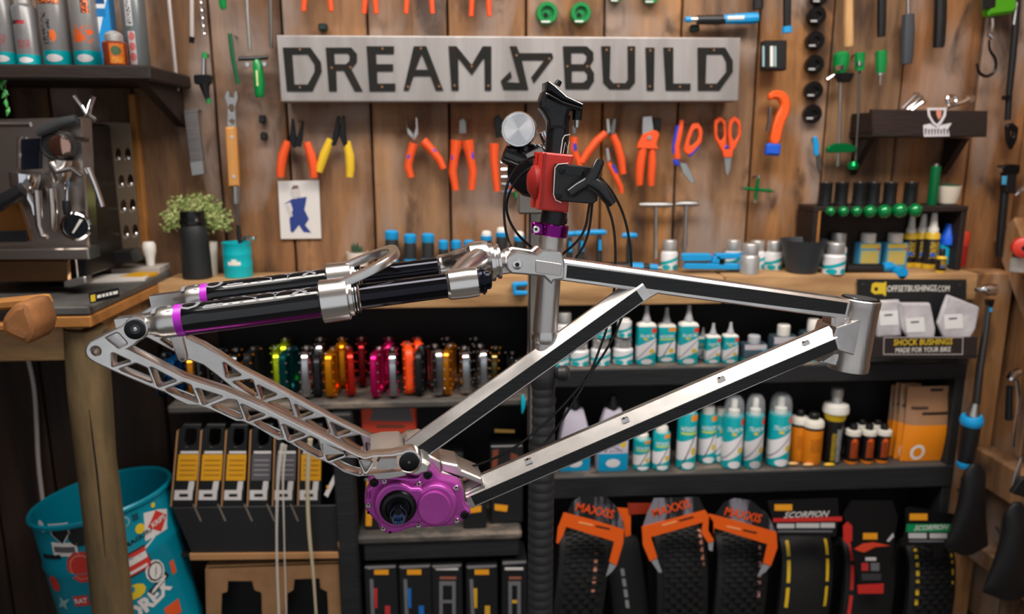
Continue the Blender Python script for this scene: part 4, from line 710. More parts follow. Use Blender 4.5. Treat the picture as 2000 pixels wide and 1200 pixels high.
# card with a drawn overall
t = thing('picture_card', 'white card with a blue overalls drawing pinned to the planks', 'card', at(588, 467, 1.79))
b = B(); PL(b, [(543, 354), (623, 352), (628, 466), (549, 467)], 1.796, .003, .0005); b.obj('card', mat('white_card', (214, 210, 208), .6), t)
def zk(pts): return [(500+x/3.3333, 200+y/3.3333) for x, y in pts]
NAVY = mat('navy_print', (38, 58, 128), .6)
for nm, pts, mm in (('overalls', [(180, 665), (235, 630), (330, 615), (325, 650), (315, 700), (345, 760), (320, 800), (360, 850), (310, 845), (280, 800), (240, 850), (225, 840), (218, 760), (240, 700), (225, 650)], NAVY), ('face', [(225, 590), (235, 555), (285, 560), (290, 610), (260, 630), (230, 610)], mat('pale_print', (196, 190, 190), .6)), ('hair', [(230, 565), (245, 540), (275, 542), (278, 560)], mat('brown_print', (120, 96, 88), .6)), ('arm', [(190, 670), (215, 665), (240, 740), (220, 750)], mat('pale_print', (196, 190, 190), .6))):
    b = B(); PL(b, zk(pts), 1.7928-(.0003 if nm != 'overalls' else 0), .0004); b.obj(nm, mm, t)
# small fittings right of centre
tool('t_handle_wrench', 'steel T wrench with wide bar, left of the pair', 'wrench', [('t', 'bar', [(1248, 400, 8), (1262, 400, 12), (1300, 400, 12), (1313, 400, 8)], STEEL, .012), ('t', 'shaft', [(1281, 402, 8), (1280, 505, 7)], STEEL, .012)], group='steel T wrenches')
tool('t_handle_wrench', 'steel T wrench with short bar, right of the pair', 'wrench', [('t', 'bar', [(1319, 399, 8), (1330, 398, 12), (1356, 398, 12), (1366, 398, 8)], STEEL, .012), ('t', 'shaft', [(1340, 402, 8), (1336, 492, 7)], STEEL, .012)], group='steel T wrenches')
tool('four_way_wrench', 'small green four way wrench with silver tips', 'wrench', [('t', 'arm', [(1452, 368, 6), (1506, 373, 7)], GREEN, .012), ('t', 'arm', [(1481, 348, 7), (1475, 392, 6)], GREEN, .015), ('t', 'tip', [(1481, 342, 6), (1480, 352, 6)], CHROME, .015), ('t', 'tip', [(1474, 396, 5), (1475, 388, 6)], CHROME, .015), ('t', 'tip', [(1446, 367, 5), (1454, 368, 5)], CHROME, .012), ('t', 'tip', [(1512, 374, 5), (1504, 373, 5)], CHROME, .012)])
bs = thing('bit_rack', 'row of screwdriver bits in green holders behind the clamp', 'bit set', at(998, 385, 1.76), HANG)
for i in range(5):
    y = 317+i*14.5; b = B(); PT(b, [(979, y, 6), (1004, y-1, 6)], 1.765); b.obj('bit', CHROME, bs)
    b = B(); PT(b, [(990, y-.5, 7), (998, y-.8, 7)], 1.765); b.obj('bit_sleeve', mat('blue_sleeve', (50, 110, 170), .4), bs)
b = B(); PL(b, rnd([(1003, 312), (1018, 312), (1018, 386), (1003, 386)], .1), 1.796, .03, .003); b.obj('holder', GREENP, bs)
# ------------------------------------------------------------------ dark wall box with wrenches
t = thing('wall_box', 'dark stained wall box with white shield emblem', 'wall box', at(1810, 270, 1.75))
YX = 1.70
b = B(); PL(b, [(1697, 214), (1922, 217), (1920, 268), (1699, 268)], YX, .014, .002); b.obj('front_board', DARKW, t)
p0, p1 = at(1699, 266, YX-.007), at(1920, 266, YX-.007)
b = B(); b.box(((p0.x+p1.x)/2, 1.748, p0.z+.004), (p1.x-p0.x-.01, .095, .012)); b.obj('bottom_board', DARKW, t)
for x in (p0.x+.012, p1.x-.012):
    b = B(); b.box((x, 1.748, p0.z+.028), (.014, .095, .05), bev=.002); b.obj('end_board', DARKW, t)
for x in (p0.x+.02, p1.x-.02):
    b = B(); b.add([(x-.008, 1.79, p0.z-.004), (x-.008, YX+.02, p0.z-.004), (x-.008, 1.79, p0.z-.09), (x+.008, 1.79, p0.z-.004), (x+.008, YX+.02, p0.z-.004), (x+.008, 1.79, p0.z-.09)], [(0, 1, 2), (5, 4, 3), (0, 3, 4, 1), (1, 4, 5, 2), (2, 5, 3, 0)]); b.obj('bracket', DARKW, t, smooth=0)
SHW = mat('white_emblem', (214, 208, 212), .5)
def z5(pts): return [(1460+x/3.7037, y/3.7037) for x, y in pts]
b = B(); PL(b, z5([(1297, 780), (1440, 780), (1432, 840), (1400, 895), (1370, 920), (1338, 895), (1305, 840)]), YX-.0142, .001, holes=[z5([(1315, 798), (1422, 798), (1412, 840), (1388, 880), (1368, 900), (1345, 878), (1322, 838)])]); b.obj('shield_outline', SHW, t)
b = B(); PL(b, z5([(1365, 795), (1402, 795), (1398, 845), (1380, 865), (1366, 830)]), YX-.0142, .001); b.obj('shield_centre', mat('salmon_print', (220, 140, 120), .5), t)
b = B(); PL(b, z5([(1270, 905), (1320, 895), (1365, 925), (1400, 905), (1475, 890), (1450, 930), (1460, 985), (1275, 990)]), YX-.0142, .001); b.obj('emblem_banner', SHW, t)
b = B(); [PL(b, [(1806+i*6, 252+(i%3)), (1810+i*6, 250+(i%2)*2), (1809+i*6, 264), (1807+i*6, 263)], YX-.0152, .0004) for i in range(8)]; b.obj('emblem_lettering', mat('grey_ink', (90, 86, 92), .6), t)
for i, (pts, lb) in enumerate([([(1762, 212, 6), (1778, 196, 6), (1788, 186, 7)], 'silver spanner end leaning left in the dark wall box'), ([(1772, 214, 6), (1786, 202, 6), (1796, 192, 7)], 'second silver spanner end leaning left in the dark wall box'), ([(1780, 216, 6), (1792, 206, 6), (1801, 200, 7)], 'short silver spanner end beside the two leaning ones'), ([(1838, 214, 7), (1862, 205, 8), (1880, 200, 9), (1893, 193, 9)], 'long silver spanner lying to the right in the dark wall box')]):
    b = B(); PT(b, pts, 1.745, 0, 8); x, y, w_ = pts[-1]; PC(b, x, y, w_*.8, 1.75, .008, 0, 14); tag(b.obj('spanner', CHROME, base=True), lb, 'spanner', 'spanners in the dark wall box')
b = B(); p = at(1858, 195, 1.745); k = mpp(p); b.tube([p+V((9*k*math.cos(a), .002*math.sin(a), 8*k*math.sin(a))) for a in [2*PI*j/14 for j in range(14)]], 3.6*k, 8, closed=True); tag(b.obj('ring_spanner', CHROME, base=True), 'chrome ring spanner head standing up in the dark wall box', 'spanner', 'spanners in the dark wall box')
# ------------------------------------------------------------------ bottles, jars and tins
WHT, TL, YEL, REDP, GRY = (226, 222, 224), (0, 162, 170), (214, 186, 60), (214, 60, 44), (150, 144, 156)
LAB_A = lab('teal_label_sweep', TL, [('b', .24, .60, .22, WHT), ('b', .40, .44, .5, GRY), ('d', .76, .36, .14, .06, YEL), ('n', .12, .88, .72, .80, WHT, 14.), ('d', .42, .68, .12, .03, YEL), ('d', .5, .09, .30, .07, WHT), ('d', .86, .90, .16, .07, REDP)])
LAB_B = lab('teal_label_spray', TL, [('b', .22, .55, .12, WHT), ('b', .34, .40, .9, (60, 58, 70)), ('d', .74, .34, .14, .07, YEL), ('n', .1, .9, .70, .78, WHT, 16.), ('r', .1, .9, .64, .68, (190, 206, 70)), ('d', .5, .09, .32, .06, WHT), ('r', .55, .95, .88, .98, (232, 140, 30))])
LAB_C = lab('white_jar_label', (222, 220, 222), [('b', .40, .58, .30, TL), ('d', .25, .16, .20, .14, TL), ('d', .78, .16, .20, .14, TL)])
LAB_J = lab('jug_label', (196, 188, 204), [('r', .04, .96, .0, .30, (0, 150, 196)), ('d', .5, .14, .22, .07, WHT), ('n', .2, .8, .32, .5, (120, 116, 130), 10.), ('d', .8, .45, .1, .06, YEL)])
LAB_O = lab('orange_bottle_label', (236, 136, 24), [('n', .25, .8, .35, .72, (150, 76, 14), 18.), ('b', .93, 1., 0, (40, 30, 24))])
LAB_K = lab('black_orange_label', (20, 20, 21), [('n', .2, .75, .22, .85, (232, 96, 30), 18.), ('r', .3, .6, .78, .9, (232, 96, 30)), ('b', 0, .10, 0, (236, 130, 24))])
LAB_Y = lab('black_yellow_label', (22, 23, 24), [('n', .22, .42, .08, .72, (232, 196, 40), 22.), ('n', .46, .74, .05, .82, (214, 214, 214), 22.)])
LAB_S = lab('black_yellow_spray_label', (24, 24, 26), [('b', .82, 1., 0, (222, 182, 50)), ('b', 0, .14, 0, (222, 182, 50)), ('n', .2, .9, .3, .75, (222, 182, 50), 12.), ('d', .4, .4, .18, .06, (30, 90, 190))])
LAB_T = lab('blue_carton_label', (70, 150, 190), [('r', .12, .88, .12, .70, (190, 186, 120)), ('r', .1, .9, .78, .96, (214, 186, 70)), ('n', .2, .8, .2, .6, (224, 180, 60), 10.), ('d', .85, .75, .06, .05, REDP)])
SILV = mat('silver_tub', (196, 194, 192), .35, .6)
CLEAR = mat('clear_overcap', (235, 240, 245), .05, trans=.0, alpha=.22, coat=.5)
GREYT = mat('grey_translucent', (150, 146, 156), .25, alpha=.92)
FROST = mat('frosted_plastic', (205, 206, 214), .35, alpha=.8)
YCAP = mat('pale_cap', (226, 220, 208), .4)
ORCAP = mat('orange_base', (240, 130, 24), .4)
def bottle(name, label, cat, group, x, yt, yb, w_, Z, parts, sy=1., Y=None, rot=0.):
    p = atz(x, yb, Z) if Y is None else at(x, yb, Y); k = mpp(p); r = w_*k/2
    c = V((p.x, min(p.y+r*sy, 1.785-r*sy), Z)); h = at(x, yt, c.y).z-Z
    t = thing(name, label, cat, c, group)
    for pn, prof, mm, *fl in parts:
        s = fl[0] if fl else sy
        b = B(); pr = [(max(a, .001)*r, hh*h) for a, hh in prof]
        if s == 'sq': # rounded square body
            n = 24
            sq = lambda a: 1/max(abs(math.cos(a)), abs(math.sin(a)))**.75
            b.ring([[c+V((q*sq(2*PI*j/n)*math.cos(2*PI*j/n)*.94, q*sq(2*PI*j/n)*math.sin(2*PI*j/n)*sy*.94, hh)) for j in range(n)] for q, hh in pr])
        else: b.lathe(pr, c, (0, 0, 1), 20, sy=s)
        b.obj(pn, mm, t)
    return t
JAR = lambda L_=LAB_C: [('tub', [(.93, 0), (1, .02), (1, .56), (.92, .60), (.72, .66)], L_ if L_ else SILV), ('lid', [(.80, .64), (.84, .67), (.84, .97), (.78, 1)], SILV)]
PUMP = lambda L_: [('body', [(.9, 0), (1, .02), (1, .66)], L_, 'sq'), ('shoulder', [(1, .66), (.92, .69), (.5, .72)], WHITE, 'sq'), ('pump_nozzle', [(.42, .71), (.42, .76), (.34, .80), (.22, .88), (.16, 1)], mat('grey_nozzle', (176, 176, 180), .4), 1.)]
SPRAY = lambda L_: [('can', [(.92, 0), (1, .015), (1, .70), (.92, .73)], L_), ('valve', [(.55, .72), (.55, .80), (.30, .82), (.30, .93), (.2, .95)], WHITE), ('overcap', [(.96, .72), (.96, .84), (.86, .93), (.6, .985), (.2, 1)], CLEAR)]
SHORT = lambda L_: [('can', [(.92, 0), (1, .015), (1, .84), (.9, .87)], L_), ('cap', [(.7, .86), (.7, .97), (.6, 1)], WHITE)]
DROP = lambda L_, cp: [('body', [(.9, 0), (1, .03), (1, .74)], L_), ('collar', [(1.03, .74), (1.03, .82), (.9, .86), (.6, .88)], YCAP), ('cap', [(.5, .87), (.5, .98), (.4, 1)], cp)]
G1 = 'teal bottles on the upper black shelf'; Z1, Z2 = .751, .486
for x, yt, yb, w_, lb in [(1096, 672, 719, 36, 'silver and teal jar half hidden at the left end of the upper shelf'), (1134, 664, 717, 38, 'silver and teal jar, second in the front row of jars'), (1176, 661, 716, 39, 'silver and teal jar behind the two hanging cables'), (1220, 660, 714, 40, 'silver and teal jar right next to the pump bottles')]:
    bottle('grease_jar', lb, 'jar', 'silver jars on the upper black shelf', x, yt, yb, w_, Z1, JAR())
ja = at(1105, 670, 1.70)
bottle('grease_jar', 'teal jar stacked on top beside the seat tube', 'jar', 'silver jars on the upper black shelf', 1104, 610, 668, 32, at(1096, 672, 1.675).z+.001, JAR(), Y=1.663)
bottle('grease_jar', 'teal jar stacked on the jar behind the cables', 'jar', 'silver jars on the upper black shelf', 1180, 622, 666, 32, at(1176, 661, 1.675).z+.001, JAR(), Y=1.664)
for x, yt, yb, w_, lb, L_ in [(1263, 597, 714, 40, 'tall teal pump bottle, leftmost of the three tall ones', LAB_A), (1302, 601, 709, 38, 'tall teal pump bottle set back between two others', LAB_B), (1345, 596, 713, 40, 'tall teal pump bottle, rightmost of the three tall ones', LAB_A), (1393, 632, 711, 31, 'shorter teal bottle with dropper tip right of the tall ones', LAB_A), (1427, 630, 711, 32, 'shorter teal bottle nearest the clear containers', LAB_A)]:
    bottle('pump_bottle', lb, 'bottle', G1, x, yt, yb, w_, Z1, PUMP(L_), .7)
bottle('pump_bottle', 'narrow teal bottle standing behind the shorter pump bottles', 'bottle', G1, 1373, 640, 702, 24, Z1, PUMP(LAB_B), .7)
bottle('tipped_bottle', 'white and teal bottle perched on the jar lids', 'bottle', G1, 1222, 622, 663, 28, at(1220, 660, 1.675).z+.001, SHORT(LAB_C), Y=1.667)
SMOK = lab('smoky_container_label', (60, 78, 88), [('b', 0, .22, 0, TL), ('r', .06, .9, .72, .98, (176, 170, 176)), ('d', .85, .62, .12, .12, (40, 160, 200))])
for x, yt, yb, w_, lb in [(1476, 655, 709, 54, 'smoky clear container with teal base, leftmost'), (1533, 634, 707, 56, 'smoky clear container with white cap beside the down tube'), (1590, 623, 706, 52, 'smoky clear container with taller white cap'), (1640, 630, 705, 44, 'smoky clear container behind the head tube')]:
    bottle('fluid_container', lb, 'container', 'clear fluid containers', x, yt, yb, w_, Z1, [('body', [(.95, 0), (1, .03), (1, .62), (.9, .70)], SMOK, 'sq'), ('cap', [(.42, .69), (.44, .72), (.44, .97), (.38, 1)], WHITE if x > 1500 else FROST, 1.)], .6)
G2 = 'cans and bottles on the lower black shelf'
for x, lb in ((1123, 'large translucent jug with blue label, left one'), (1197, 'large translucent jug with blue label, right one')):
    bottle('cleaner_jug', lb, 'jug', 'large translucent jugs', x, 772, 922, 68, Z2, [('body', [(.95, 0), (1, .02), (1, .42), (.86, .56), (.55, .80), (.5, .82)], LAB_J, 'sq'), ('trigger_neck', [(.30, .81), (.30, .9), (.2, 1)], BLKP, 1.)], .55)
for x, yt, yb, w_, L_, pf, lb in [(1256, 846, 921, 34, LAB_B, SHORT, 'small white capped can right of the jugs'), (1294, 832, 921, 34, LAB_B, SHORT, 'small white capped can, second right of the jugs'), (1344, 788, 920, 38, LAB_B, SHORT, 'taller can with orange corner mark under the down tube'), (1384, 792, 908, 36, LAB_B, SHORT, 'teal can set back between two front rows'), (1434, 772, 918, 40, LAB_A, SPRAY, 'teal aerosol with clear cap, leftmost of three'), (1475, 770, 918, 37, LAB_A, SPRAY, 'teal aerosol with clear cap, middle of three'), (1526, 768, 914, 44, LAB_A, SPRAY, 'teal aerosol with clear cap, rightmost of three')]:
    bottle('aerosol_can', lb, 'spray can', G2, x, yt, yb, w_, Z2, pf(L_))
bottle('aerosol_can', 'teal can mostly hidden behind the clear capped aerosols', 'spray can', G2, 1409, 796, 905, 30, Z2, SHORT(LAB_A))
bottle('lube_bottle', 'orange bottle with pale collar, set back', 'bottle', G2, 1563, 800, 904, 34, Z2, DROP(LAB_O, BLKP))
bottle('lube_bottle', 'orange bottle with black cap in front', 'bottle', G2, 1591, 806, 911, 40, Z2, DROP(LAB_O, BLKP))
bottle('pump_soap', 'black bottle with yellow shoulder and silver pump', 'bottle', G2, 1634, 758, 910, 46, Z2, [('body', [(.72, 0), (.78, .02), (.78, .58)], LAB_Y), ('yellow_shoulder', [(.80, .58), (.98, .68), (.98, .69)], mat('yellow_shoulder', (214, 178, 30), .4)), ('white_collar', [(1.06, .68), (1.08, .73), (1.0, .78), (.5, .80)], WHITE), ('pump_tube', [(.46, .79), (.46, .86), (.42, .88)], SILV), ('pump_head', [(.44, .87), (.50, .90), (.50, .98), (.40, 1)], SILV)])
for i, x in enumerate((1668, 1699, 1728)):
    bottle('small_lube_bottle', 'small black and orange bottle, %s of the front three' % ('left', 'middle', 'right')[i], 'bottle', 'small black and orange bottles', x, 828, 909-i, 29, Z2, [('body', [(.85, 0), (.9, .02), (.9, .72), (.8, .74)], LAB_K), ('collar', [(1.02, .73), (1.04, .76), (1.0, .84), (.6, .86)], YCAP), ('cap', [(.5, .85), (.5, .97), (.42, 1)], BLKP)])
for i, x in enumerate((1684, 1714)):
    bottle('small_lube_bottle', 'small black and orange bottle in the second row, %s one' % ('left', 'right')[i], 'bottle', 'small black and orange bottles', x, 820, 897, 26, Z2, DROP(LAB_K, BLKP))
# orange and kraft pouches
KR = lab('kraft_pouch_print', (166, 122, 88), [('b', 0, .50, 0, (238, 138, 20)), ('r', .10, .42, .70, .74, (70, 52, 40)), ('r', .30, .80, .63, .67, (50, 38, 30)), ('d', .30, .13, .14, .11, (232, 224, 220)), ('d', .30, .13, .085, .068, (238, 138, 20)), ('r', .45, .7, .93, .97, (40, 30, 26))], .4, coat=.4)
for i, (x0, x1, yt, yb, Y) in enumerate([(1756, 1872, 754, 905, 1.685), (1744, 1800, 750, 900, 1.70), (1734, 1790, 748, 898, 1.715), (1726, 1780, 752, 896, 1.73)]):
    b = B(); p0, p1 = at(x0, yb, Y), at(x1, yt, Y); W, H = p1.x-p0.x, p1.z-Z2
    rings = []
    for j in range(9):
        f = j/8; th = .012*math.sin(PI*min(f*1.1+.06, 1))+.0015; wd = W*(1-.03*math.sin(PI*f))
        rings.append([V(((p0.x+p1.x)/2+sx_*wd/2, Y+sgn*th, Z2+.001+H*f)) for sx_, sgn in ((-1, -.15), (-.6, -1), (0, -1.1), (.6, -1), (1, -.15), (1, .15), (.6, 1), (-.6, 1), (-1, .15))])
    b.ring(rings); t = b.obj('foil_pouch', KR, base=True)
    tag(t, ['kraft and orange pouch with white ring print in front', 'kraft and orange pouch directly behind the front pouch', 'kraft and orange pouch third from the front', 'kraft and orange pouch at the very back'][i], 'pouch', 'kraft and orange pouches')
for i, x in enumerate((1575, 1545, 1616)):
    b = B(); p = atz(x+5, 912-(2 if i == 1 else 0), Z2); b.sph(p+V((0, .004, .004)), (.014, .006, .004), 0, 10, 6); tag(b.obj('wooden_token', mat('pale_wood_chip', (224, 172, 110), .6) if i < 2 else mat('yellow_token', (226, 180, 40), .5), base=True), ['pale wooden chip at the foot of the front orange bottle', 'pale wooden chip at the foot of the rear orange bottle', 'yellow chip at the foot of the black soap bottle'][i], 'chip', 'loose chips on the lower shelf')
# ------------------------------------------------------------------ things on the bench ledge
GB = 'jars on the bench ledge'
for x, yt, yb, w_, L_, lb in [(1310, 469, 529, 33, LAB_C, 'silver jar with teal label left of the blue clamp tool'), (1436, 469, 529, 33, LAB_C, 'silver jar with teal label right of the blue clamp tool'), (1482, 470, 527, 32, LAB_C, 'silver jar with teal label hidden behind the plain silver one'), (1516, 471, 529, 34, LAB_C, 'silver jar with teal label left of the dark bowl'), (1470, 476, 538, 38, None, 'plain silver jar standing in front of the labelled ones'), (1637, 474, 538, 44, LAB_C, 'silver jar with teal label right of the dark bowl'), (1626, 455, 521, 34, LAB_C, 'white capped jar behind the jar by the dark bowl')]:
    bottle('grease_jar', lb, 'jar', GB, x, yt, yb, w_, ZB, JAR(L_))
p = atz(1576, 536, ZB); k = mpp(p)
b = B(); c = V((p.x, p.y+.028, ZB)); h = at(1576, 468, c.y).z-ZB
b.lathe([(25*k, 0), (29*k, .002), (44*k, h*.92), (46*k, h), (44*k, h), (42*k, h*.92), (26*k, .006), (.001, .006)], c, (0, 0, 1), 36); tag(b.obj('magnetic_bowl', mat('dark_grey_bowl', (52, 54, 58), .5), base=True), 'dark grey tapered bowl on the bench ledge', 'bowl')
# blue cable clamp tool
t = thing('cable_stretcher', 'flat bright blue clamp tool lying between silver jars', 'clamp tool', at(1390, 524, 1.70))
YC = 1.72
for nm, pts, mm in (('clamp_arm', [(1329, 494), (1384, 494), (1386, 508), (1329, 509)], BLUE), ('base_rail', [(1334, 512), (1449, 514), (1448, 525), (1332, 524)], BLUE), ('saddle', [(1384, 512), (1392, 498), (1402, 498), (1410, 514)], BLUE), ('clamp_pad', [(1392, 494), (1447, 493), (1450, 503), (1394, 505)], BLUE), ('grey_pad', [(1336, 506), (1380, 506), (1380, 512), (1336, 512)], GREYR), ('pivot_post', [(1398, 502), (1412, 502), (1410, 516), (1398, 516)], BLKP)):
    b = B(); PL(b, rnd(pts, .12), YC, .02, .002); b.obj(nm, mm, t)
t = thing('blue_torch', 'black torch with two bright blue end caps lying on the ledge', 'torch', at(1710, 535, 1.70))
b = B(); PT(b, [(1652, 524, 18), (1725, 525, 20)], 1.69); b.obj('barrel', BLKP, t)
b = B(); PT(b, [(1724, 522, 18), (1740, 521, 19), (1744, 521, 14)], 1.685); b.obj('head', BLUE, t)
b = B(); PC(b, 1749, 530, 11, 1.69, .03, 0, 20); b.obj('front_cap', BLUE, t)
t = thing('lying_driver', 'black and blue driver lying flat behind the top tube', 'screwdriver', at(1240, 528, 1.73))
b = B(); PT(b, [(1192, 519, 10), (1225, 521, 16), (1268, 522, 14)], 1.745); b.obj('grip', BLKP, t)
b = B(); PT(b, [(1230, 521, 17), (1255, 522, 17)], 1.745); b.obj('blue_band', BLUE, t)
b = B(); PT(b, [(1268, 522, 13), (1284, 523, 13)], 1.745); b.obj('end_cap', BLUE, t)
b = B(); PT(b, [(1284, 523, 6), (1292, 523, 5)], 1.745); b.obj('tip', STEEL, t)
# screwdriver row held in a wall rail
t = thing('tool_rail', 'black rail on the ledge holding the row of blue drivers', 'tool rail', at(900, 520, 1.75))
zr_ = at(900, 522, 1.76).z
b = B(); b.box(((at(745, 510, 1.76).x+at(1245, 510, 1.76).x)/2, 1.770, zr_-.002), (at(1245, 510, 1.76).x-at(745, 510, 1.76).x, .04, .012), bev=.002); b.obj('rail', BLKP, t)
for s in (760, 1000, 1230):
    b = B(); p = at(s, 520, 1.77); b.box((p.x, 1.775, (ZB+zr_-.008)/2), (.012, .025, zr_-.008-ZB)); b.obj('rail_foot', BLKP, t)
DG = mat('dark_grip', (40, 44, 46), .5)
for i, (x, yt, w_, wh) in enumerate([(765, 449, 26, 0), (801, 456, 24, 0), (836, 455, 24, 0), (866, 468, 19, 0), (891, 468, 19, 0), (916, 468, 20, 0), (950, 451, 22, 1), (980, 444, 23, 1), (1014, 452, 21, 1)]):
    tt_ = thing('screwdriver', ['thick blue capped driver, leftmost of the row', 'blue capped driver, second of the row', 'blue capped driver, third of the row', 'small blue capped driver, first of the small three', 'small blue capped driver, middle of the small three', 'small blue capped driver, last of the small three', 'white topped blue driver left of the cables', 'tallest white topped blue driver', 'white topped blue driver behind the cables'][i], 'screwdriver', at(x, 525, 1.76), 'blue drivers in the rail')
    yb = yt+68 if i < 3 else yt+50
    b = B(); PT(b, [(x, yt+14, w_*.9), (x, yt+26, w_), (x, yb-10, w_*.92), (x, yb, w_*.75)], 1.76, 0, 14); b.obj('grip', DG, tt_)
    b = B(); PT(b, [(x, yt+(8 if wh else 1), w_*.7), (x, yt+(10 if wh else 4), w_*1.02), (x, yt+17, w_*1.02), (x, yt+21, w_*.8)], 1.76, 0, 14); b.obj('blue_cap', BLUE, tt_)
    if wh: b = B(); PT(b, [(x, yt, w_*.5), (x, yt+3, w_*.85), (x, yt+10, w_*.9)], 1.76, 0, 14); b.obj('white_crown', WHITE, tt_)
    b = B(); PT(b, [(x+w_*.2, yt+24, w_*.45), (x+w_*.22, yb-6, w_*.45)], 1.757, 0, 10); b.obj('blue_stripe', BLUE, tt_)
    if i < 3: b = B(); PT(b, [(x, yb-18, w_*1.0), (x, yb+4, w_*.9)], 1.757, 0, 14); b.obj('blue_band', BLUE, tt_)
for i, (x, x0, x1, yt) in enumerate([(1112, 1100, 1126, 456), (1135, 1122, 1152, 455), (1170, 1150, 1184, 453), (1229, 1215, 1244, 459)]):
    tt_ = thing('t_handle_driver', 'black shafted driver with blue T bar, %s' % ('first right of the seat tube', 'second right of the seat tube', 'third right of the seat tube', 'standing alone right of the cables')[i], 'screwdriver', at(x, 525, 1.76), 'blue T bar drivers')
    b = B(); PT(b, [(x0, yt+2, 7), (x0+4, yt+1, 11), (x1-4, yt+1, 11), (x1, yt+2, 7)], 1.765-(i == 1)*.012, 0, 10); b.obj('t_bar', BLUE, tt_)
    b = B(); PT(b, [(x, yt+8, 9), (x, yt+22, 13), (x, yt+45, 12), (x, yt+64, 12)], 1.765-(i == 1)*.012, 0, 12); b.obj('shaft_grip', DG, tt_)
    if i < 3: b = B(); PT(b, [(x+2, yt+16, 6), (x+2, yt+36, 7)], 1.757-(i == 1)*.012, 0, 8); b.obj('blue_stripe', BLUE, tt_)
# plants and pots on the left of the ledge
LEAF = mat('pale_green_leaf', (200, 206, 136), .55, col2=(142, 164, 90), nscale=30, cr=(.4, .6))
def bush(name, label, px, py, R, n, Y, potp):
    c = at(px, py, Y); k = mpp(c); t = thing(name, label, 'plant', V((c.x, Y, ZB)))
    b = B(); rnd_ = random.Random(3)
    for i in range(n):
        u, v = rnd_.uniform(0, 2*PI), rnd_.uniform(-.5, 1); s = math.sqrt(max(0, 1-v*v))
        d = V((s*math.cos(u)*1.15, s*math.sin(u)*.34, v*.85)); q = c+d*R*k*rnd_.uniform(.45, 1.0); q.y = min(q.y, 1.785)
        a = rnd_.uniform(0, 2*PI); e1 = V((math.cos(a), rnd_.uniform(-.4, .4), math.sin(a)+.4)).normalized()*k*rnd_.uniform(6, 10); e2 = e1.cross(V((rnd_.random(), 1, rnd_.random()))).normalized()*k*2.6
        b.add([q-e1*.5, q+e2, q+e1*.6, q-e2, q+V((0, -.0012, 0))], [(0, 1, 4), (1, 2, 4), (2, 3, 4), (3, 0, 4)])
    o = b.obj('foliage', LEAF, t, smooth=0); o['kind'] = 'stuff'
    r0, h, mm = potp; b = B(); b.lathe([(r0*.78, 0), (r0, h), (r0*.9, h), (r0*.85, h-.006)], (c.x+.022, Y, ZB), (0, 0, 1), 24); b.obj('pot', mm, t)
    b = B(); b.cyl((c.x+.022, Y, ZB+h-.008), (c.x, Y, c.z), .006, .012, 8); b.obj('stem', mat('plant_stem', (110, 120, 60), .7), t)
bush('fluffy_plant', 'pale green fluffy plant in white pot behind the black shaker', 383, 428, 62, 900, 1.762, (.020, .075, mat('white_ceramic', (214, 206, 196), .4)))
def vessel(name, label, cat, x, yt, yb, w_, prof, mm, extra=()):
    p = atz(x, yb, ZB); k = mpp(p); r = w_*k/2; c = V((p.x, p.y+r, ZB)); h = at(x, yt, c.y).z-ZB
    t = thing(name, label, cat, c)
    b = B(); b.lathe([(max(a, .001)*r, hh*h) for a, hh in prof], c, (0, 0, 1), 32); b.obj('body', mm, t)
    return t, c, r, h
t, c, r, h = vessel('shaker_bottle', 'matt black shaker bottle with dark lid on the ledge', 'bottle', 377, 412, 548, 56, [(.92, 0), (1, .02), (.98, .3), (.96, .45), (.98, .62), (.90, .74), (.80, .80)], mat('matt_black_bottle', (30, 32, 34), .5))
b = B(); b.lathe([(.86*r, .80*h), (.90*r, .81*h), (.90*r, .86*h), (.84*r, .88*h), (.82*r, .99*h), (.78*r, h)], c, (0, 0, 1), 28); b.obj('lid', mat('gloss_black_lid', (14, 14, 15), .2), t)
t, c, r, h = vessel('teal_pot', 'bright teal drum shaped pot with white logo holding small tools', 'pot', 459, 473, 545, 56, [(.93, 0), (.97, .02), (.97, .30), (.99, .33), (.97, .36), (.97, .64), (.99, .67), (.97, .70), (.97, .96), (1, .98), (1, 1), (.92, 1), (.9, .9), (.01, .9)], mat('teal_drum', (0, 172, 184), .38))
b = B()
for dx, dz, rx, rz in ((0, .43, .5, .085), (0, .50, .2, .08)):
    b.add([(c.x+r*.985*math.sin(a*rx), c.y-r*.985*math.cos(a*rx), c.z+h*(dz+s*rz)) for a in [-.9+.3*j for j in range(7)] for s in (-.6, .6)], [(2*j, 2*j+2, 2*j+3, 2*j+1) for j in range(6)])
b.obj('logo', WHITE, t, smooth=0)
b = B(); PT(b, [(474, 470, 9), (482, 462, 5), (492, 464, 6), (499, 466, 12)], c.y, 0, 8); tag(b.obj('allen_key', CHROME, base=True), 'chrome tool sticking out of the teal pot', 'tool')
b = B(); PT(b, [(470, 478, 9), (466, 455, 10), (466, 440, 7)], c.y, 0, 8); tag(b.obj('black_marker', BLKP, base=True), 'black tool handle standing in the teal pot', 'tool')
t, c, r, h = vessel('succulent_pot', 'small dark succulent in a white pot on the ledge', 'plant', 697, 492, 534, 44, [(.8, 0), (.85, .03), (1, .95), (1, 1), (.9, 1), (.85, .85), (.01, .85)], mat('white_ceramic', (214, 206, 196), .4))
for i in range(9):
    an = i*2.4; tl = .02+.012*((i*7) % 5)/4; b = B(); d = V((math.cos(an)*.55, math.sin(an)*.3, 1)).normalized(); q = c+V((0, 0, h*.85))
    b.tube([q, q+d*tl*.5+V((math.cos(an)*.004, 0, 0)), q+d*tl], [.004, .0045, .0005], 6); b.obj('leaf', mat('dark_succulent', (58, 84, 62), .5), t)
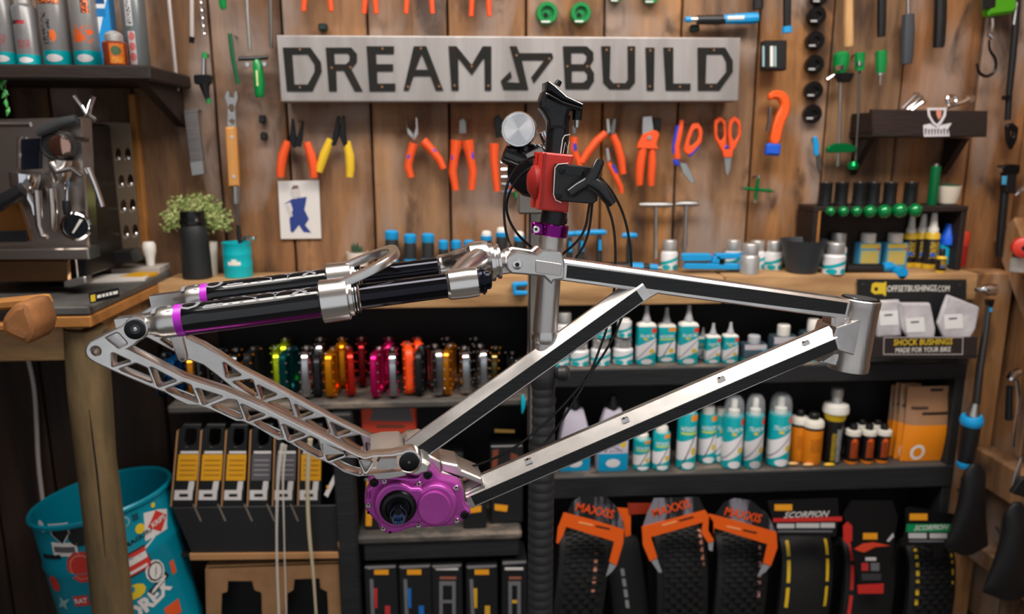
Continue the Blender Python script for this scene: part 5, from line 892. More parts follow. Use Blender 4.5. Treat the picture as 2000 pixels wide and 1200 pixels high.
p = at(292, 511, 1.73); c = V((p.x, 1.735, ZB+.0270)); k = mpp(p); h = at(292, 472, 1.735).z-c.z
b = B(); b.lathe([(12.5*k*a, hh*h) for a, hh in [(.55, 0), (.6, .05), (.72, .35), (1, .6), (1, .85), (.8, .98), (.1, 1)]], c, (0, 0, 1), 24); tag(b.obj('white_cup', WHITE, base=True), 'white rounded cup standing on papers by the espresso machine', 'cup')
# ------------------------------------------------------------------ small dark shelf box on the ledge, right
YS = 1.70
t = thing('ledge_shelf', 'small dark open shelf standing on the right of the ledge', 'shelf', at(1742, 532, YS))
a_, c_ = at(1592, 404, YS), at(1893, 404, YS); zt = a_.z
b = B(); b.box(((a_.x+c_.x)/2, 1.745, zt-.007), (c_.x-a_.x, .088, .014), bev=.002); b.obj('top_board', DARKW, t)
for x in (a_.x+.007, c_.x-.007):
    b = B(); b.box((x, 1.745, (ZB+zt-.014)/2), (.014, .086, zt-.014-ZB), bev=.002); b.obj('side_board', DARKW, t)
b = B(); b.box(((a_.x+c_.x)/2, 1.786, (ZB+zt)/2-.01), (c_.x-a_.x-.03, .006, zt-ZB-.03)); b.obj('back_board', DARKW, t)
b = B(); p = at(1601, 410, YS); b.box((p.x+.001, YS+.002, (zt+ZB)/2), (.006, .004, zt-ZB-.02)); b.obj('raw_edge', EDGEW, t)
zt += .0005
for i, x in enumerate((1612, 1643, 1678, 1705, 1738, 1778)):
    p = at(x, 402, 1.72); k = mpp(p); h = at(x, 357, 1.72).z-zt
    tt_ = thing('bearing_drift', 'black stepped drift on the small shelf, %s from the left' % ('first', 'second', 'third', 'fourth', 'fifth', 'sixth')[i], 'drift', (p.x, 1.725, zt), 'black drifts on the small shelf')
    b = B(); b.lathe([(14*k, 0), (14*k, .006), (12.5*k, .008), (12.5*k, h-.006), (13*k, h-.005), (13*k, h)], (p.x, 1.725, zt), (0, 0, 1), 20); b.obj('sleeve', mat('satin_black_drift', (34, 35, 37), .3, .3), tt_)
    b = B(); b.lathe([(4*k, h-.001), (4*k, h+.002)], (p.x, 1.725, zt), (0, 0, 1), 12); b.obj('centre_pin', STEEL, tt_)
for i, (x, r) in enumerate([(1622, 9.5), (1647, 10.5), (1673, 10.5), (1699, 12.5), (1727, 13.5), (1757, 14.5), (1787, 13.5)]):
    p = at(x, 413-(i > 4)*2, YS-.012); k = mpp(p); b = B(); b.sph(p, r*k, 0, 16, 10); o = b.obj('green_ball_drift', mat('green_gem', (6, 128, 66), .12, .3, coat=.5), base=True)
    tag(o, 'glossy green ball below the shelf edge, %s from the left' % ('first', 'second', 'third', 'fourth', 'fifth', 'sixth', 'seventh')[i], 'ball', 'green balls along the small shelf')
    b = B(); b.cyl(p, (p.x, YS+.004, p.z+.004), .0025, .0025, 8); b.obj('stem', STEEL, o)
p = at(1822, 402, 1.72); k = mpp(p); tt_ = thing('green_cylinder', 'tall slim dark green cylinder on the small shelf', 'cylinder', (p.x, 1.725, zt)); h = at(1822, 320, 1.72).z-zt
b = B(); b.lathe([(8.5*k, 0), (9.5*k, .003), (9.5*k, h*.93), (6*k, h*.95)], (p.x, 1.725, zt), (0, 0, 1), 18); b.obj('body', mat('deep_green_tube', (0, 96, 52), .3), tt_)
b = B(); b.lathe([(5*k, h*.95), (5*k, h)], (p.x, 1.725, zt), (0, 0, 1), 12); b.obj('tip', STEEL, tt_)
p = at(1857, 402, 1.72); k = mpp(p); tt_ = thing('white_pot', 'small off white pot with dark green plant top', 'pot', (p.x, 1.735, zt)); h = at(1857, 364, 1.72).z-zt
b = B(); b.lathe([(13*k, 0), (17*k, .004), (21*k, h*.6), (22*k, h), (20*k, h), (19*k, h*.9), (.001, h*.9)], (p.x, 1.735, zt), (0, 0, 1), 26); b.obj('pot', mat('speckled_pot', (206, 194, 178), .6), tt_)
b = B(); b.sph((p.x, 1.735, zt+h), (19*k, 19*k, 5*k), 0, 14, 8); b.obj('plant_top', mat('dark_moss', (40, 66, 44), .8, bump=.6, bscale=120), tt_)
GT = 'bottles in the small dark shelf'
for x, lb in ((1687, 'blue carton bottle with yellow label, left one'), (1741, 'blue carton bottle with yellow label, right one'),):
    bottle('carton_bottle', lb, 'bottle', GT, x, 455, 521, 50, ZB, [('body', [(.95, 0), (1, .03), (1, .70), (.92, .73)], LAB_T, 'sq'), ('cap', [(.52, .72), (.56, .75), (.56, .97), (.5, 1)], WHITE, 1.)], .55)
for x, yt, yb, w_, lb in ((1776, 420, 522, 26, 'black and yellow spray with white nozzle, left one'), (1802, 418, 524, 26, 'black and yellow spray with white nozzle, middle one'), (1822, 416, 527, 28, 'black and yellow spray with white nozzle, right one')):
    bottle('spray_bottle', lb, 'bottle', GT, x, yt, yb, w_, ZB, [('body', [(.92, 0), (1, .02), (1, .62), (.8, .66)], LAB_S), ('nozzle', [(.72, .65), (.72, .72), (.55, .76), (.42, .90), (.38, .96), (.3, 1)], WHITE)])
bottle('blue_bottle', 'light blue bottle with slanted royal blue cap', 'bottle', GT, 1852, 437, 525, 46, ZB, [('body', [(.98, 0), (1, .03), (.95, .40), (.72, .55)], lab('light_blue_label', (20, 160, 196), [('r', .3, .9, .05, .16, (40, 40, 60)), ('d', .6, .75, .12, .08, REDP)]), 'sq'), ('cap', [(.70, .54), (.66, .70), (.45, .82), (.30, 1)], mat('royal_blue_cap', (16, 92, 220), .4), 1.)], .5)
bottle('red_bottle', 'red bottle leaning at the right end of the small shelf', 'bottle', GT, 1876, 452, 520, 26, ZB, [('body', [(.7, 0), (.75, .03), (.75, .6)], mat('deep_red', (178, 34, 30), .4)), ('cap', [(.80, .58), (.86, .64), (.86, .92), (.7, 1)], mat('red_cap', (214, 62, 40), .4))])
bottle('tiny_lube_bottle', 'tiny black and yellow bottle at the front of the ledge', 'bottle', None, 1842, 486, 534, 20, ZB, [('body', [(.9, 0), (1, .04), (1, .62), (.7, .7)], LAB_S), ('cap', [(.55, .69), (.55, .96), (.45, 1)], BLKP)])
# ------------------------------------------------------------------ bushing display board hung on the bench front
YD = 1.655
t = thing('display_board', 'black hanging display board with yellow logo and small parts bags', 'display board', at(1790, 700, YD))
BB = mat('black_display_card', (32, 33, 35), .45)
b = B(); PL(b, [(1673, 545), (1886, 546), (1884, 668), (1676, 668)], YD, .004, .0005); b.obj('back_card', BB, t)
p = at(1800, 565, YD-.0045)
b = B(); b.text('OFFSETBUSHINGS', .0205, Mx.Translation(at(1732, 565, YD-.0048)) @ Mx.Rotation(PI/2, 4, 'X'), .0005, bold=.006, align='LEFT', sx=.73); b.obj('lettering', WHITE, t)
b = B(); b.text('.COM', .0205, Mx.Translation(at(1829, 565, YD-.0048)) @ Mx.Rotation(PI/2, 4, 'X'), .0005, bold=.0, align='LEFT', sx=.62); b.obj('lettering', WHITE, t)
YP = mat('yellow_logo', (224, 190, 50), .5)
b = B(); PL(b, [(1703, 555), (1709, 552), (1726, 553), (1727, 551), (1731, 551), (1730, 578), (1726, 578), (1725, 574), (1708, 575), (1701, 570)], YD-.0045, .0006, holes=[circ(1711, 565, 4, 12)]); b.obj('logo', YP, t)
for x, y in ((1685, 555), (1874, 557)):
    b = B(); PC(b, x, y, 2.5, YD-.004, .0015, 0, 10); b.obj('screw', IRON, t)
b = B(); PL(b, [(1690, 658), (1908, 658), (1905, 700), (1692, 700)], YD-.05, .004, .0005); b.obj('tray_front', mat('brown_black_card', (42, 34, 34), .5), t)
q0, q1 = at(1690, 699, YD-.05), at(1908, 699, YD-.05)
b = B(); b.box(((q0.x+q1.x)/2, YD-.028, q0.z), (q1.x-q0.x-.004, .052, .004)); b.obj('tray_floor', BB, t)
b = B(); PL(b, [(1726, 659), (1881, 659), (1880, 693), (1725, 693)], YD-.0545, .0008, holes=[[(1727, 660), (1880, 660), (1879, 692), (1726, 692)]]); b.obj('text_frame', mat('grey_line', (200, 190, 190), .5), t)
b = B(); b.text('SHOCK BUSHINGS', .0205, Mx.Translation(at(1803, 669, YD-.0552)) @ Mx.Rotation(PI/2, 4, 'X'), .0005, bold=.006, sx=.82); b.obj('lettering', YP, t)
b = B(); b.text('MADE FOR YOUR BIKE', .0165, Mx.Translation(at(1803, 684, YD-.0552)) @ Mx.Rotation(PI/2, 4, 'X'), .0005, bold=.0, sx=.79); b.obj('lettering', WHITE, t)
BAG = mat('milky_zip_bag', (226, 222, 224), .3, alpha=.82, col2=(196, 190, 198), nscale=22, bump=.5, bscale=40)
for i, (pts, Y, lb) in enumerate([([(1712, 586), (1752, 584), (1758, 600), (1756, 655), (1708, 658)], YD-.012, 'milky zip bag at the left of the display tray'), ([(1752, 590), (1812, 590), (1822, 640), (1820, 660), (1770, 662), (1756, 640)], YD-.022, 'milky zip bag in the middle of the display tray'), ([(1846, 574), (1908, 598), (1900, 640), (1888, 662), (1838, 660), (1826, 630), (1836, 600)], YD-.030, 'tilted milky zip bag at the right of the display tray')]):
    b = B(); PL(b, rnd(pts, .08), Y, .012, .005, seg=2); o = tag(b.obj('zip_bag', BAG, base=True), lb, 'bag', 'zip bags in the display tray')
    cx_, cy_ = sum(p[0] for p in pts)/len(pts), sum(p[1] for p in pts)/len(pts)
    b = B(); PL(b, [(cx_-20, cy_-8), (cx_+16, cy_-10), (cx_+18, cy_+18), (cx_-18, cy_+20)], Y-.0122, .0006); b.obj('paper_slip', mat('white_slip', (232, 230, 230), .6), o)
    b = B(); PL(b, [(cx_-10, cy_-2), (cx_+6, cy_-3), (cx_+6, cy_), (cx_-10, cy_+1)], Y-.013, .0003); b.obj('slip_print', mat('grey_ink', (90, 86, 92), .6), o)
# ------------------------------------------------------------------ espresso machine on the counter
ZC = ZB+.0142
MIR = mat('mirror_steel', (196, 188, 182), .24, 1., bump=.03, bscale=12)
DRKG = mat('dark_glossy_panel', (16, 20, 30), .12, .2)
em = thing('espresso_machine', 'polished steel espresso machine with gauge, levers and portafilter', 'espresso machine', at(90, 560, 1.53))
YM = 1.53
b = B(); PL(b, [(-60, 236), (180, 230), (193, 482), (-60, 486)], YM, .04, .003); b.obj('front_panel', MIR, em)
x0, x1 = at(-60, 400, YM).x, at(178, 400, YM).x
b = B(); b.box(((x0+x1)/2-.01, 1.64, ZC+.17), (x1-x0-.04, .20, .30), bev=.004); b.obj('machine_body', mat('dark_steel_case', (70, 66, 62), .35, .9), em)
b = B(); PL(b, [(-60, 482), (196, 478), (198, 500), (-60, 500)], 1.50, .05, .003); b.obj('tray_lip', MIR, em)
b = B(); PL(b, [(-60, 503), (150, 503), (152, 545), (-60, 547)], 1.50, .03, .004); b.obj('drip_tray', mat('steel_brown_reflection', (150, 116, 86), .25, 1., bump=.1, bscale=20), em)  # steel coloured brown to stand in for what it reflects
b = B(); PL(b, [(150, 500), (178, 498), (181, 545), (152, 546)], 1.51, .02, .002); b.obj('dark_recess', BLKP, em)
b = B(); PL(b, rnd([(138, 545), (180, 535), (183, 550), (150, 557), (139, 556)], .15), 1.49, .03, .003); b.obj('front_foot', STEEL, em)
b = B(); PT(b, [(147, 498, 4), (153, 548, 4)], 1.475); b.obj('tray_rod', CHROME, em)
b = B(); PL(b, [(-60, 400), (40, 396), (62, 470), (-60, 474)], 1.489, .004, .001); b.obj('reflection_plate', mat('painted_brown_reflection', (170, 118, 66), .22, .9), em)  # brown plate added to stand in for a reflection in the steel
b = B(); PL(b, [(-60, 452), (54, 450), (56, 472), (-60, 474)], 1.484, .004, .001); b.obj('slot', BLKP, em)
b = B(); PT(b, [(-30, 243, 10), (60, 243, 10)], 1.49); b.obj('cup_rail', CHROME, em)
b = B(); PL(b, [(38, 270), (46, 268), (46, 330), (38, 332)], 1.488, .012, .003); b.obj('window_trim', CHROME, em)
b = B(); PL(b, [(46, 272), (80, 270), (80, 330), (46, 332)], 1.488, .006, .001); b.obj('window', DRKG, em)
def pdisc(b, x, y, Y, prof, m=0, n=32):
    p = at(x, y, Y); k = mpp(p); b.lathe([(r*k, h) for r, h in prof], p, (0, -1, 0), n, m)
b = B(); pdisc(b, 118, 285, 1.48, [(24, -.02), (28, 0), (28, .02), (24, .024), (22, .020)]); g = b.obj('group_head', BLKP, em)
b = B(); pdisc(b, 118, 285, 1.462, [(21, 0), (21, .004), (16, .006)]); b.obj('group_cap', mat('coppery_mirror', (190, 150, 136), .1, 1.), g)
b = B(); PT(b, [(118, 312, 40), (118, 340, 38), (117, 356, 26)], 1.47, 0, 20); b.obj('group_body', MIR, em)
b = B(); PT(b, [(48, 338, 54), (48, 348, 54), (47, 368, 46)], 1.46, 0, 20); pf = b.obj('portafilter', CHROME, em)
b = B(); PT(b, [(44, 370, 24), (22, 384, 27), (-6, 400, 30), (-30, 412, 26)], 1.43, 0, 14); b.obj('portafilter_handle', BLKP, pf)
b = B(); PT(b, [(48, 368, 14), (56, 388, 13), (64, 402, 12), (67, 420, 9)], 1.45, 0, 12); b.obj('spout', CHROME, pf)
for nm, pth in (('steam_wand', [(72, 372, 17), (74, 400, 16), (77, 440, 14), (84, 462, 13), (93, 462, 11)]), ('water_wand', [(100, 368, 17), (103, 400, 17), (104, 440, 15), (104, 452, 10)])):
    b = B(); PT(b, pth, 1.45, 0, 12); b.obj(nm, MIR, em)
b = B(); PT(b, [(131, 352, 7), (130, 394, 8)], 1.45, 0, 10); lv = b.obj('brew_lever', CHROME, em)
b = B(); PT(b, [(130, 392, 15), (131, 408, 17), (131, 420, 12)], 1.45, 0, 12); b.obj('lever_knob', BLKP, lv)
b = B(); PT(b, [(172, 328, 14), (178, 342, 12), (186, 362, 11), (194, 385, 11), (200, 404, 10)], 1.45, 0, 12); b.obj('hot_water_arm', CHROME, em)
b = B(); pdisc(b, 150, 442, 1.485, [(28, 0), (28, .008), (24, .011), (23, .008)]); gz = b.obj('gauge_bezel', CHROME, em)
b = B(); pdisc(b, 149, 442, 1.475, [(23, 0), (23, .0015)]); b.obj('gauge_face', mat('gauge_black', (14, 18, 24), .3), gz)
b = B(); PL(b, [(141, 455), (144, 456), (162, 430), (156, 428)], 1.4725, .001); b.obj('gauge_needle', WHITE, gz)
b = B(); PT(b, [(150, 233, 18), (120, 240, 22), (86, 256, 18), (74, 262, 14)], 1.46, 0, 12); b.obj('steam_lever', mat('dark_grey_lever', (52, 54, 56), .35), em)
for i, pth in enumerate(([(172, 228, 9), (158, 206, 9), (144, 188, 10)], [(172, 228, 9), (176, 208, 9), (183, 188, 10)], [(164, 232, 9), (172, 226, 11), (186, 234, 9)])):
    b = B(); PT(b, pth, 1.46, 0, 10); b.obj('valve_handle', CHROME, em)
b = B(); PT(b, [(148, 272, 10), (176, 274, 9)], 1.46, 0, 10); b.obj('steam_fitting', CHROME, em)
b = B(); PT(b, [(98, 318, 10), (112, 336, 12), (140, 330, 10), (160, 345, 9)], 1.45, 0, 10); b.obj('bypass_pipe', CHROME, em)
# perforated panel and trim behind the machine
zg = lambda x, y: (x/2.857, 180+y/2.857)
hs = [zg(*p) for p in ((610, 352), (662, 350), (715, 348), (627, 500), (680, 498), (730, 495), (640, 642), (692, 637), (742, 632), (660, 787), (708, 780), (757, 774))]
pp = thing('perforated_panel', 'dark steel panel with oval punched holes beside the espresso machine', 'panel', at(238, 478, 1.72))
b = B(); PL(b, [(200, 238), (255, 240), (275, 486), (218, 490)], 1.72, .004, .0006, holes=[circ(x, y, 6, 12, 13) for x, y in hs]); b.obj('punched_sheet', mat('brown_grey_sheet', (120, 104, 88), .4, .5), pp)
for x, y in hs:
    b = B(); p = at(x+1.5, y+8, 1.722); k = mpp(p); b.sph(p, (4*k, .004, 6*k), 0, 8, 6); b.obj('hole_lip', CHROME, pp)
b = B(); PL(b, [(218, 486), (275, 484), (282, 506), (222, 512)], 1.72, .05, .003); b.obj('panel_foot', BLKP, pp)
b = B(); PL(b, [(256, 185), (269, 185), (297, 500), (282, 500)], 1.795, .02, .002); struct(b.obj('trim_1', EDGEW))
# paper, board and strip on the counter
for nm, x, y, Y, w_, d_, z0, h, rz_, mm, lb in (('paper_sheets', 272, 524, 1.635, .115, .08, 0, .005, .2, mat('paper_white', (214, 206, 200), .7), 'loose white papers on the counter beside the espresso machine'), ('paper_stack', 290, 514, 1.735, .10, .075, 0, .0122, .05, mat('paper_grey', (186, 176, 168), .7), 'stack of grey papers under the white cup'), ('card', 318, 505, 1.66, .05, .06, 0, .006, -.2, mat('mustard_card', (216, 160, 30), .6), 'mustard yellow card on the counter next to the black shaker')):
    p = at(x, y, Y); b = B(); b.box((0, 0, h/2), (w_, d_, h), M=Mx.Translation((min(p.x, -.65-w_/2-.012), Y, ZC+z0)) @ Mx.Rotation(rz_, 4, 'Z')); tag(b.obj(nm, mm, base=True, smooth=0), lb, 'paper')
t = thing('counter_sticker', 'black strip with yellow square propped on the counter edge', 'sticker', at(205, 590, 1.345))
b = B(); PL(b, [(174, 573), (232, 562), (234, 580), (177, 593)], 1.349, .002); b.obj('strip', BLKP, t)
b = B(); PL(b, [(177, 577), (186, 575), (187, 588), (178, 590)], 1.3465, .0008); b.obj('yellow_square', YP, t)
b = B(); PL(b, [(190, 577), (230, 568), (230, 574), (190, 583)], 1.3465, .0006, holes=[[(198+7*i, 575-1.6*i), (200+7*i, 574.6-1.6*i), (200+7*i, 581-1.6*i), (198+7*i, 581.4-1.6*i)] for i in range(4)]); b.obj('lettering', WHITE, t)
# ------------------------------------------------------------------ upper left shelf with cans
YL = 1.56
t = thing('wall_shelf', 'dark wooden wall shelf full of spray cans, upper left', 'shelf', at(150, 155, 1.68))
zs = at(150, 126, YL).z; xe = at(293, 140, YL).x
b = B(); b.box(((xe-1.28)/2, 1.675, zs-.014), (xe+1.28, .23, .028), bev=.004); b.obj('shelf_board', DARKW, t)
for x in (xe-.03, xe-.40):
    b = B(); b.add([(x-.01, 1.79, zs-.028), (x-.01, YL+.02, zs-.028), (x-.01, 1.79, zs-.11), (x+.01, 1.79, zs-.028), (x+.01, YL+.02, zs-.028), (x+.01, 1.79, zs-.11)], [(0, 1, 2), (5, 4, 3), (0, 3, 4, 1), (1, 4, 5, 2), (2, 5, 3, 0)]); b.obj('bracket', DARKW, t, smooth=0)
GC = 'spray cans on the upper left shelf'  # can base colours below are darkened to stand in for weaker light here
SC1 = lab('silver_can_red', (118, 117, 118), [('b', 0, .19, 0, TL), ('d', .55, .10, .28, .045, WHT), ('n', .3, .8, .28, .42, (150, 60, 60), 16.), ('r', .1, .7, .66, .72, (40, 30, 32)), ('n', .3, .7, .66, .72, (220, 60, 70), 20.), ('n', .3, .7, .5, .62, (110, 110, 112), 20.)], .3, .3)
SC2 = lab('silver_can_bike', (122, 120, 120), [('b', 0, .19, 0, TL), ('d', .55, .10, .28, .045, WHT), ('d', .6, .36, .12, .07, (226, 110, 50)), ('n', .2, .55, .26, .62, (60, 58, 60), 9.), ('r', .05, .9, .72, .80, (60, 34, 26)), ('n', .1, .9, .73, .79, (226, 120, 60), 20.)], .3, .3)
SC3 = lab('silver_can_orange', (130, 128, 127), [('b', 0, .19, 0, TL), ('d', .55, .10, .28, .045, WHT), ('n', .2, .9, .28, .48, (226, 96, 36), 7.), ('d', .45, .34, .2, .05, (226, 100, 40)), ('r', .6, .85, .62, .80, (40, 34, 32)), ('n', .62, .83, .62, .8, (226, 100, 40), 14.)], .3, .3)
SC4 = lab('plain_tin', (104, 110, 112), [('r', .35, .65, .03, .42, (196, 186, 186)), ('r', .3, .6, .48, .95, (196, 194, 196)), ('n', .38, .55, .5, .9, (90, 90, 96), 12.), ('d', .5, .12, .13, .05, (200, 110, 110)), ('d', .5, .24, .13, .05, (200, 110, 110)), ('d', .5, .36, .13, .05, (200, 110, 110))], .3, .4)
CAN = lambda L_: [('can', [(.94, 0), (1, .012), (1, .80), (.9, .83), (.6, .87)], L_), ('cap', [(.66, .86), (.66, .97), (.5, 1)], SILV)]
for x, yt, w_, L_, lb in [(2, -40, 44, SC1, 'silver spray can cut by the left edge of the picture'), (48, -12, 44, SC1, 'short silver spray can with red lettering'), (103, -62, 52, SC2, 'silver spray can with copper coloured title band'), (163, -62, 52, SC3, 'silver spray can with orange motif'), (262, -60, 44, SC4, 'plain grey tin at the right end of the shelf')]:
    bottle('spray_can', lb, 'spray can', GC, x, yt, 126, w_, zs, CAN(L_), Y=1.60)
BW = lab('blue_white_box', (206, 208, 214), [('b', 0, .42, .5, (24, 134, 200)), ('r', .3, .8, .60, .70, (20, 70, 120)), ('r', .3, .8, .48, .56, (20, 110, 170))])
p = at(205, 126, 1.62); b = B(); b.box((p.x, 1.64, zs+.10), (.032, .032, .20), bev=.003); tag(b.obj('tube_box', BW, base=True), 'slim white and blue box behind the brown jar', 'box')
bottle('copper_paste_jar', 'small brown jar with silver lid in front of the cans', 'jar', None, 218, 60, 127, 46, zs, [('glass', [(.95, 0), (1, .03), (1, .64), (.9, .68)], lab('amber_label', (112, 50, 30), [('r', .45, .95, .06, .9, (190, 96, 30)), ('n', .5, .9, .1, .35, (226, 160, 60), 14.), ('d', .7, .6, .18, .2, (70, 90, 60))], .25)), ('lid', [(.70, .67), (.74, .70), (.74, .88), (.5, .95), (.2, 1)], SILV)], Y=1.563)
t = thing('trailing_plant', 'green trailing leaves at the left edge under the shelf', 'plant', at(8, 215, 1.60))
b = B(); PT(b, [(-20, 128, 4), (2, 138, 3), (10, 165, 3), (12, 190, 3), (16, 212, 2)], 1.59); b.obj('stem', mat('plant_stem', (110, 120, 60), .7), t)
for x, y, a in ((2, 140, .5), (14, 148, -.4), (4, 172, .8), (16, 176, -.6), (10, 192, .2), (18, 208, -.2), (2, 156, .1)):
    b = B(); p = at(x, y, 1.585); k = mpp(p); u = V((math.sin(a), -.3, -math.cos(a))); v = V((math.cos(a), .1, math.sin(a)))
    b.add([p, p+u*9*k+v*5*k+V((0, -.002, 0)), p+u*20*k, p+u*9*k-v*5*k, p+u*10*k+V((0, -.004, 0))], [(0, 1, 4), (1, 2, 4), (2, 3, 4), (3, 0, 4)]); b.obj('leaf', mat('fresh_leaf', (60, 150, 70), .45), t, smooth=0)
# ------------------------------------------------------------------ teal drum with stickers
R = .138; rc = at(198, 968, 1.61); ta = math.radians(8.5); axd = V((-math.sin(ta), .02, math.cos(ta))).normalized(); Ld = (rc.z-R*math.sin(ta))/math.cos(ta)*.985
DRUM = mat('teal_steel_drum', (0, 136, 160), .35, .1)
dr = thing('sticker_drum', 'open teal steel drum covered in stickers behind the log leg', 'drum', (rc-axd*Ld)*1.0)
ex = V((axd.z, 0, -axd.x)).normalized(); ey = axd.cross(ex)      # ex to the right, ey away from the camera
def cyp(a, h, r=R): return rc+axd*(h-Ld)+ex*(r*math.sin(a))-ey*(r*math.cos(a))
b = B(); pr = [(R*.97, 0), (R, .004), (R, .13), (R*1.02, .14), (R, .15), (R, Ld-.12), (R*1.02, Ld-.11), (R, Ld-.10), (R, Ld-.012), (R*1.045, Ld-.006), (R*1.05, Ld), (R*1.03, Ld+.004), (R*.99, Ld), (R*.985, Ld-.1), (R*.985, Ld-.25), (.002, Ld-.25)]
b.ring([[cyp(2*PI*j/56, h, r) for j in range(56)] for r, h in pr]); b.obj('drum_shell', DRUM, dr)
def hit(px, py):
    d = ray(px, py); o = CAM-rc; dp = d-axd*d.dot(axd); op = o-axd*o.dot(axd)
    A, B_, C_ = dp.dot(dp), 2*dp.dot(op), op.dot(op)-R*R; D = B_*B_-4*A*C_
    t_ = (-B_-math.sqrt(max(D, 0)))/(2*A); q = o+d*t_; return math.atan2(q.dot(ex), -q.dot(ey)), q.dot(axd)+Ld
def sticker(name, px, py, w_, h_, mm, shape=None, lift=.0012, rot=0., txt=None, bold=.03):
    a0, h0 = hit(px, py); k = mpp(rc-ey*R); W, H = w_*k*1.22, h_*k*1.22; b = B()
    if txt: b.text(txt, H*1.35, Mx.Identity(4), 0, bold=bold); wv = max(v[0] for v in b.v)-min(v[0] for v in b.v); b.v = [(v[0]*W/wv, v[1], 0) for v in b.v]
    else:
        pts = [(x*W/2, y*H/2) for x, y in (shape or [(-1, -1), (1, -1), (1, 1), (-1, 1)])]; o = (sum(p[0] for p in pts)/len(pts), sum(p[1] for p in pts)/len(pts))
        rg = [[(o[0]+(p[0]-o[0])*s, o[1]+(p[1]-o[1])*s, 0) for p in sum([[(a[0]*(1-t)+c[0]*t, a[1]*(1-t)+c[1]*t) for t in (0, .33, .67)] for a, c in zip(pts, pts[1:]+pts[:1])], [])] for s in (.02, .5, 1)]
        b.ring(rg, cap=(True, False))
    cr_, sr = math.cos(rot), math.sin(rot); b.v = [tuple(cyp(a0+(x*cr_-y*sr)/R, h0+(x*sr+y*cr_), R+lift)) for x, y, z in b.v]
    return b.obj(name, mm, dr, smooth=0)
SW = mat('sticker_white', (216, 210, 208), .5); SR = mat('sticker_red', (200, 54, 44), .5); SK = mat('sticker_black', (26, 26, 28), .5); SY_ = mat('sticker_yellow', (220, 190, 40), .5)
DIA = [(-1, 0), (0, -1), (1, 0), (0, 1)]; CIR = circ(0, 0, 1, 10); SHD = [(-1, 1), (1, 1), (.9, 0), (0, -1), (-.9, 0)]
sticker('white_shield', 118, 1044, 36, 38, SW, SHD); sticker('black_shield', 118, 1044, 31, 33, SK, SHD, .0018); sticker('emblem_block', 126, 1074, 44, 24, SW, rot=-.1); sticker('emblem_print', 126, 1074, 36, 10, mat('grey_ink', (90, 86, 92), .6), lift=.0018, rot=-.1)
sticker('black_disc', 153, 1048, 32, 36, SK, CIR); sticker('red_seal', 160, 1108, 50, 56, SR, CIR); sticker('seal_ring', 160, 1108, 40, 46, mat('pale_red_ring', (214, 120, 104), .5), CIR, .0018); sticker('seal_centre', 160, 1108, 34, 40, SR, CIR, .0024)
sticker('red_patch', 107, 1140, 26, 30, SR, CIR); sticker('pale_star', 125, 1178, 36, 24, mat('pale_teal_star', (140, 176, 180), .5), [(-1, -1), (-.2, -.5), (.3, -1), (.3, -.1), (1, .8), (.1, .4), (-.3, 1), (-.4, .2)]); sticker('red_label', 159, 1174, 26, 18, SR); sticker('red_label_text', 159, 1174, 22, 9, SW, lift=.002, txt='RAT')
sticker('white_kite', 304, 1017, 62, 52, SW, [(-.9, -.9), (-.6, .9), (.3, .6), (1, .2), (.6, -1)]); sticker('red_diamond', 308, 1018, 44, 40, SR, DIA, .0018); sticker('diamond_text', 308, 1018, 30, 9, SW, lift=.0026, txt='KRIPS', rot=.1)
sticker('yellow_disc', 273, 1033, 16, 18, SY_, CIR); sticker('yellow_spot', 298, 987, 9, 9, SY_, CIR); sticker('black_wordmark', 273, 1050, 54, 8, SK, txt='MAGURA', rot=.16); sticker('white_script', 284, 1069, 54, 8, SW, [(-1, -1), (-.4, -.5), (0, -.6), (1, .4), (1, 1), (.2, .4), (-.5, .3), (-1, -.2)], rot=.35)
sticker('ring_print', 243, 1020, 16, 18, mat('pale_teal_star', (140, 176, 180), .5), CIR); sticker('ring_inner', 243, 1020, 12, 14, DRUM, CIR, .0018)
sticker('orange_label', 267, 1098, 42, 42, mat('label_border', (60, 30, 28), .5), rot=.1); sticker('orange_field', 267, 1098, 38, 36, SR, lift=.0018, rot=.1); sticker('orange_text', 267, 1092, 32, 12, SW, lift=.0026, rot=.1); sticker('orange_line', 268, 1113, 34, 5, SW, lift=.0026, rot=.1)
sticker('round_badge', 303, 1116, 33, 42, SW, CIR, rot=.2); sticker('badge_ring', 303, 1116, 27, 35, SK, CIR, .0018); sticker('badge_field', 303, 1116, 22, 29, SW, CIR, .0024); sticker('badge_bolt', 303, 1116, 10, 22, SK, [(-1, -1), (.2, .1), (-.2, .2), (1, 1), (-.1, -.05), (.3, -.15)], .003)
sticker('black_strip', 311, 1140, 40, 14, SK, rot=.5); sticker('strip_text', 311, 1140, 30, 5, SW, lift=.002, rot=.5); sticker('yellow_oval', 264, 1156, 34, 26, SY_, CIR); sticker('oval_eye', 257, 1152, 10, 12, DRUM, CIR, .002)
sticker('drum_wordmark', 292, 1176, 82, 26, SW, txt='OREX', rot=.32, bold=.05); sticker('orange_patch', 338, 1192, 30, 26, mat('sticker_orange', (214, 84, 40), .5)); sticker('white_print', 82, 1028, 14, 22, SW, CIR); sticker('dark_band', 100, 1088, 44, 8, SK, rot=.05)
sticker('orange_chip', 337, 1108, 10, 24, mat('sticker_orange', (214, 84, 40), .5)); sticker('small_mark', 264, 1010, 10, 12, mat('dark_teal_mark', (10, 70, 90), .5))
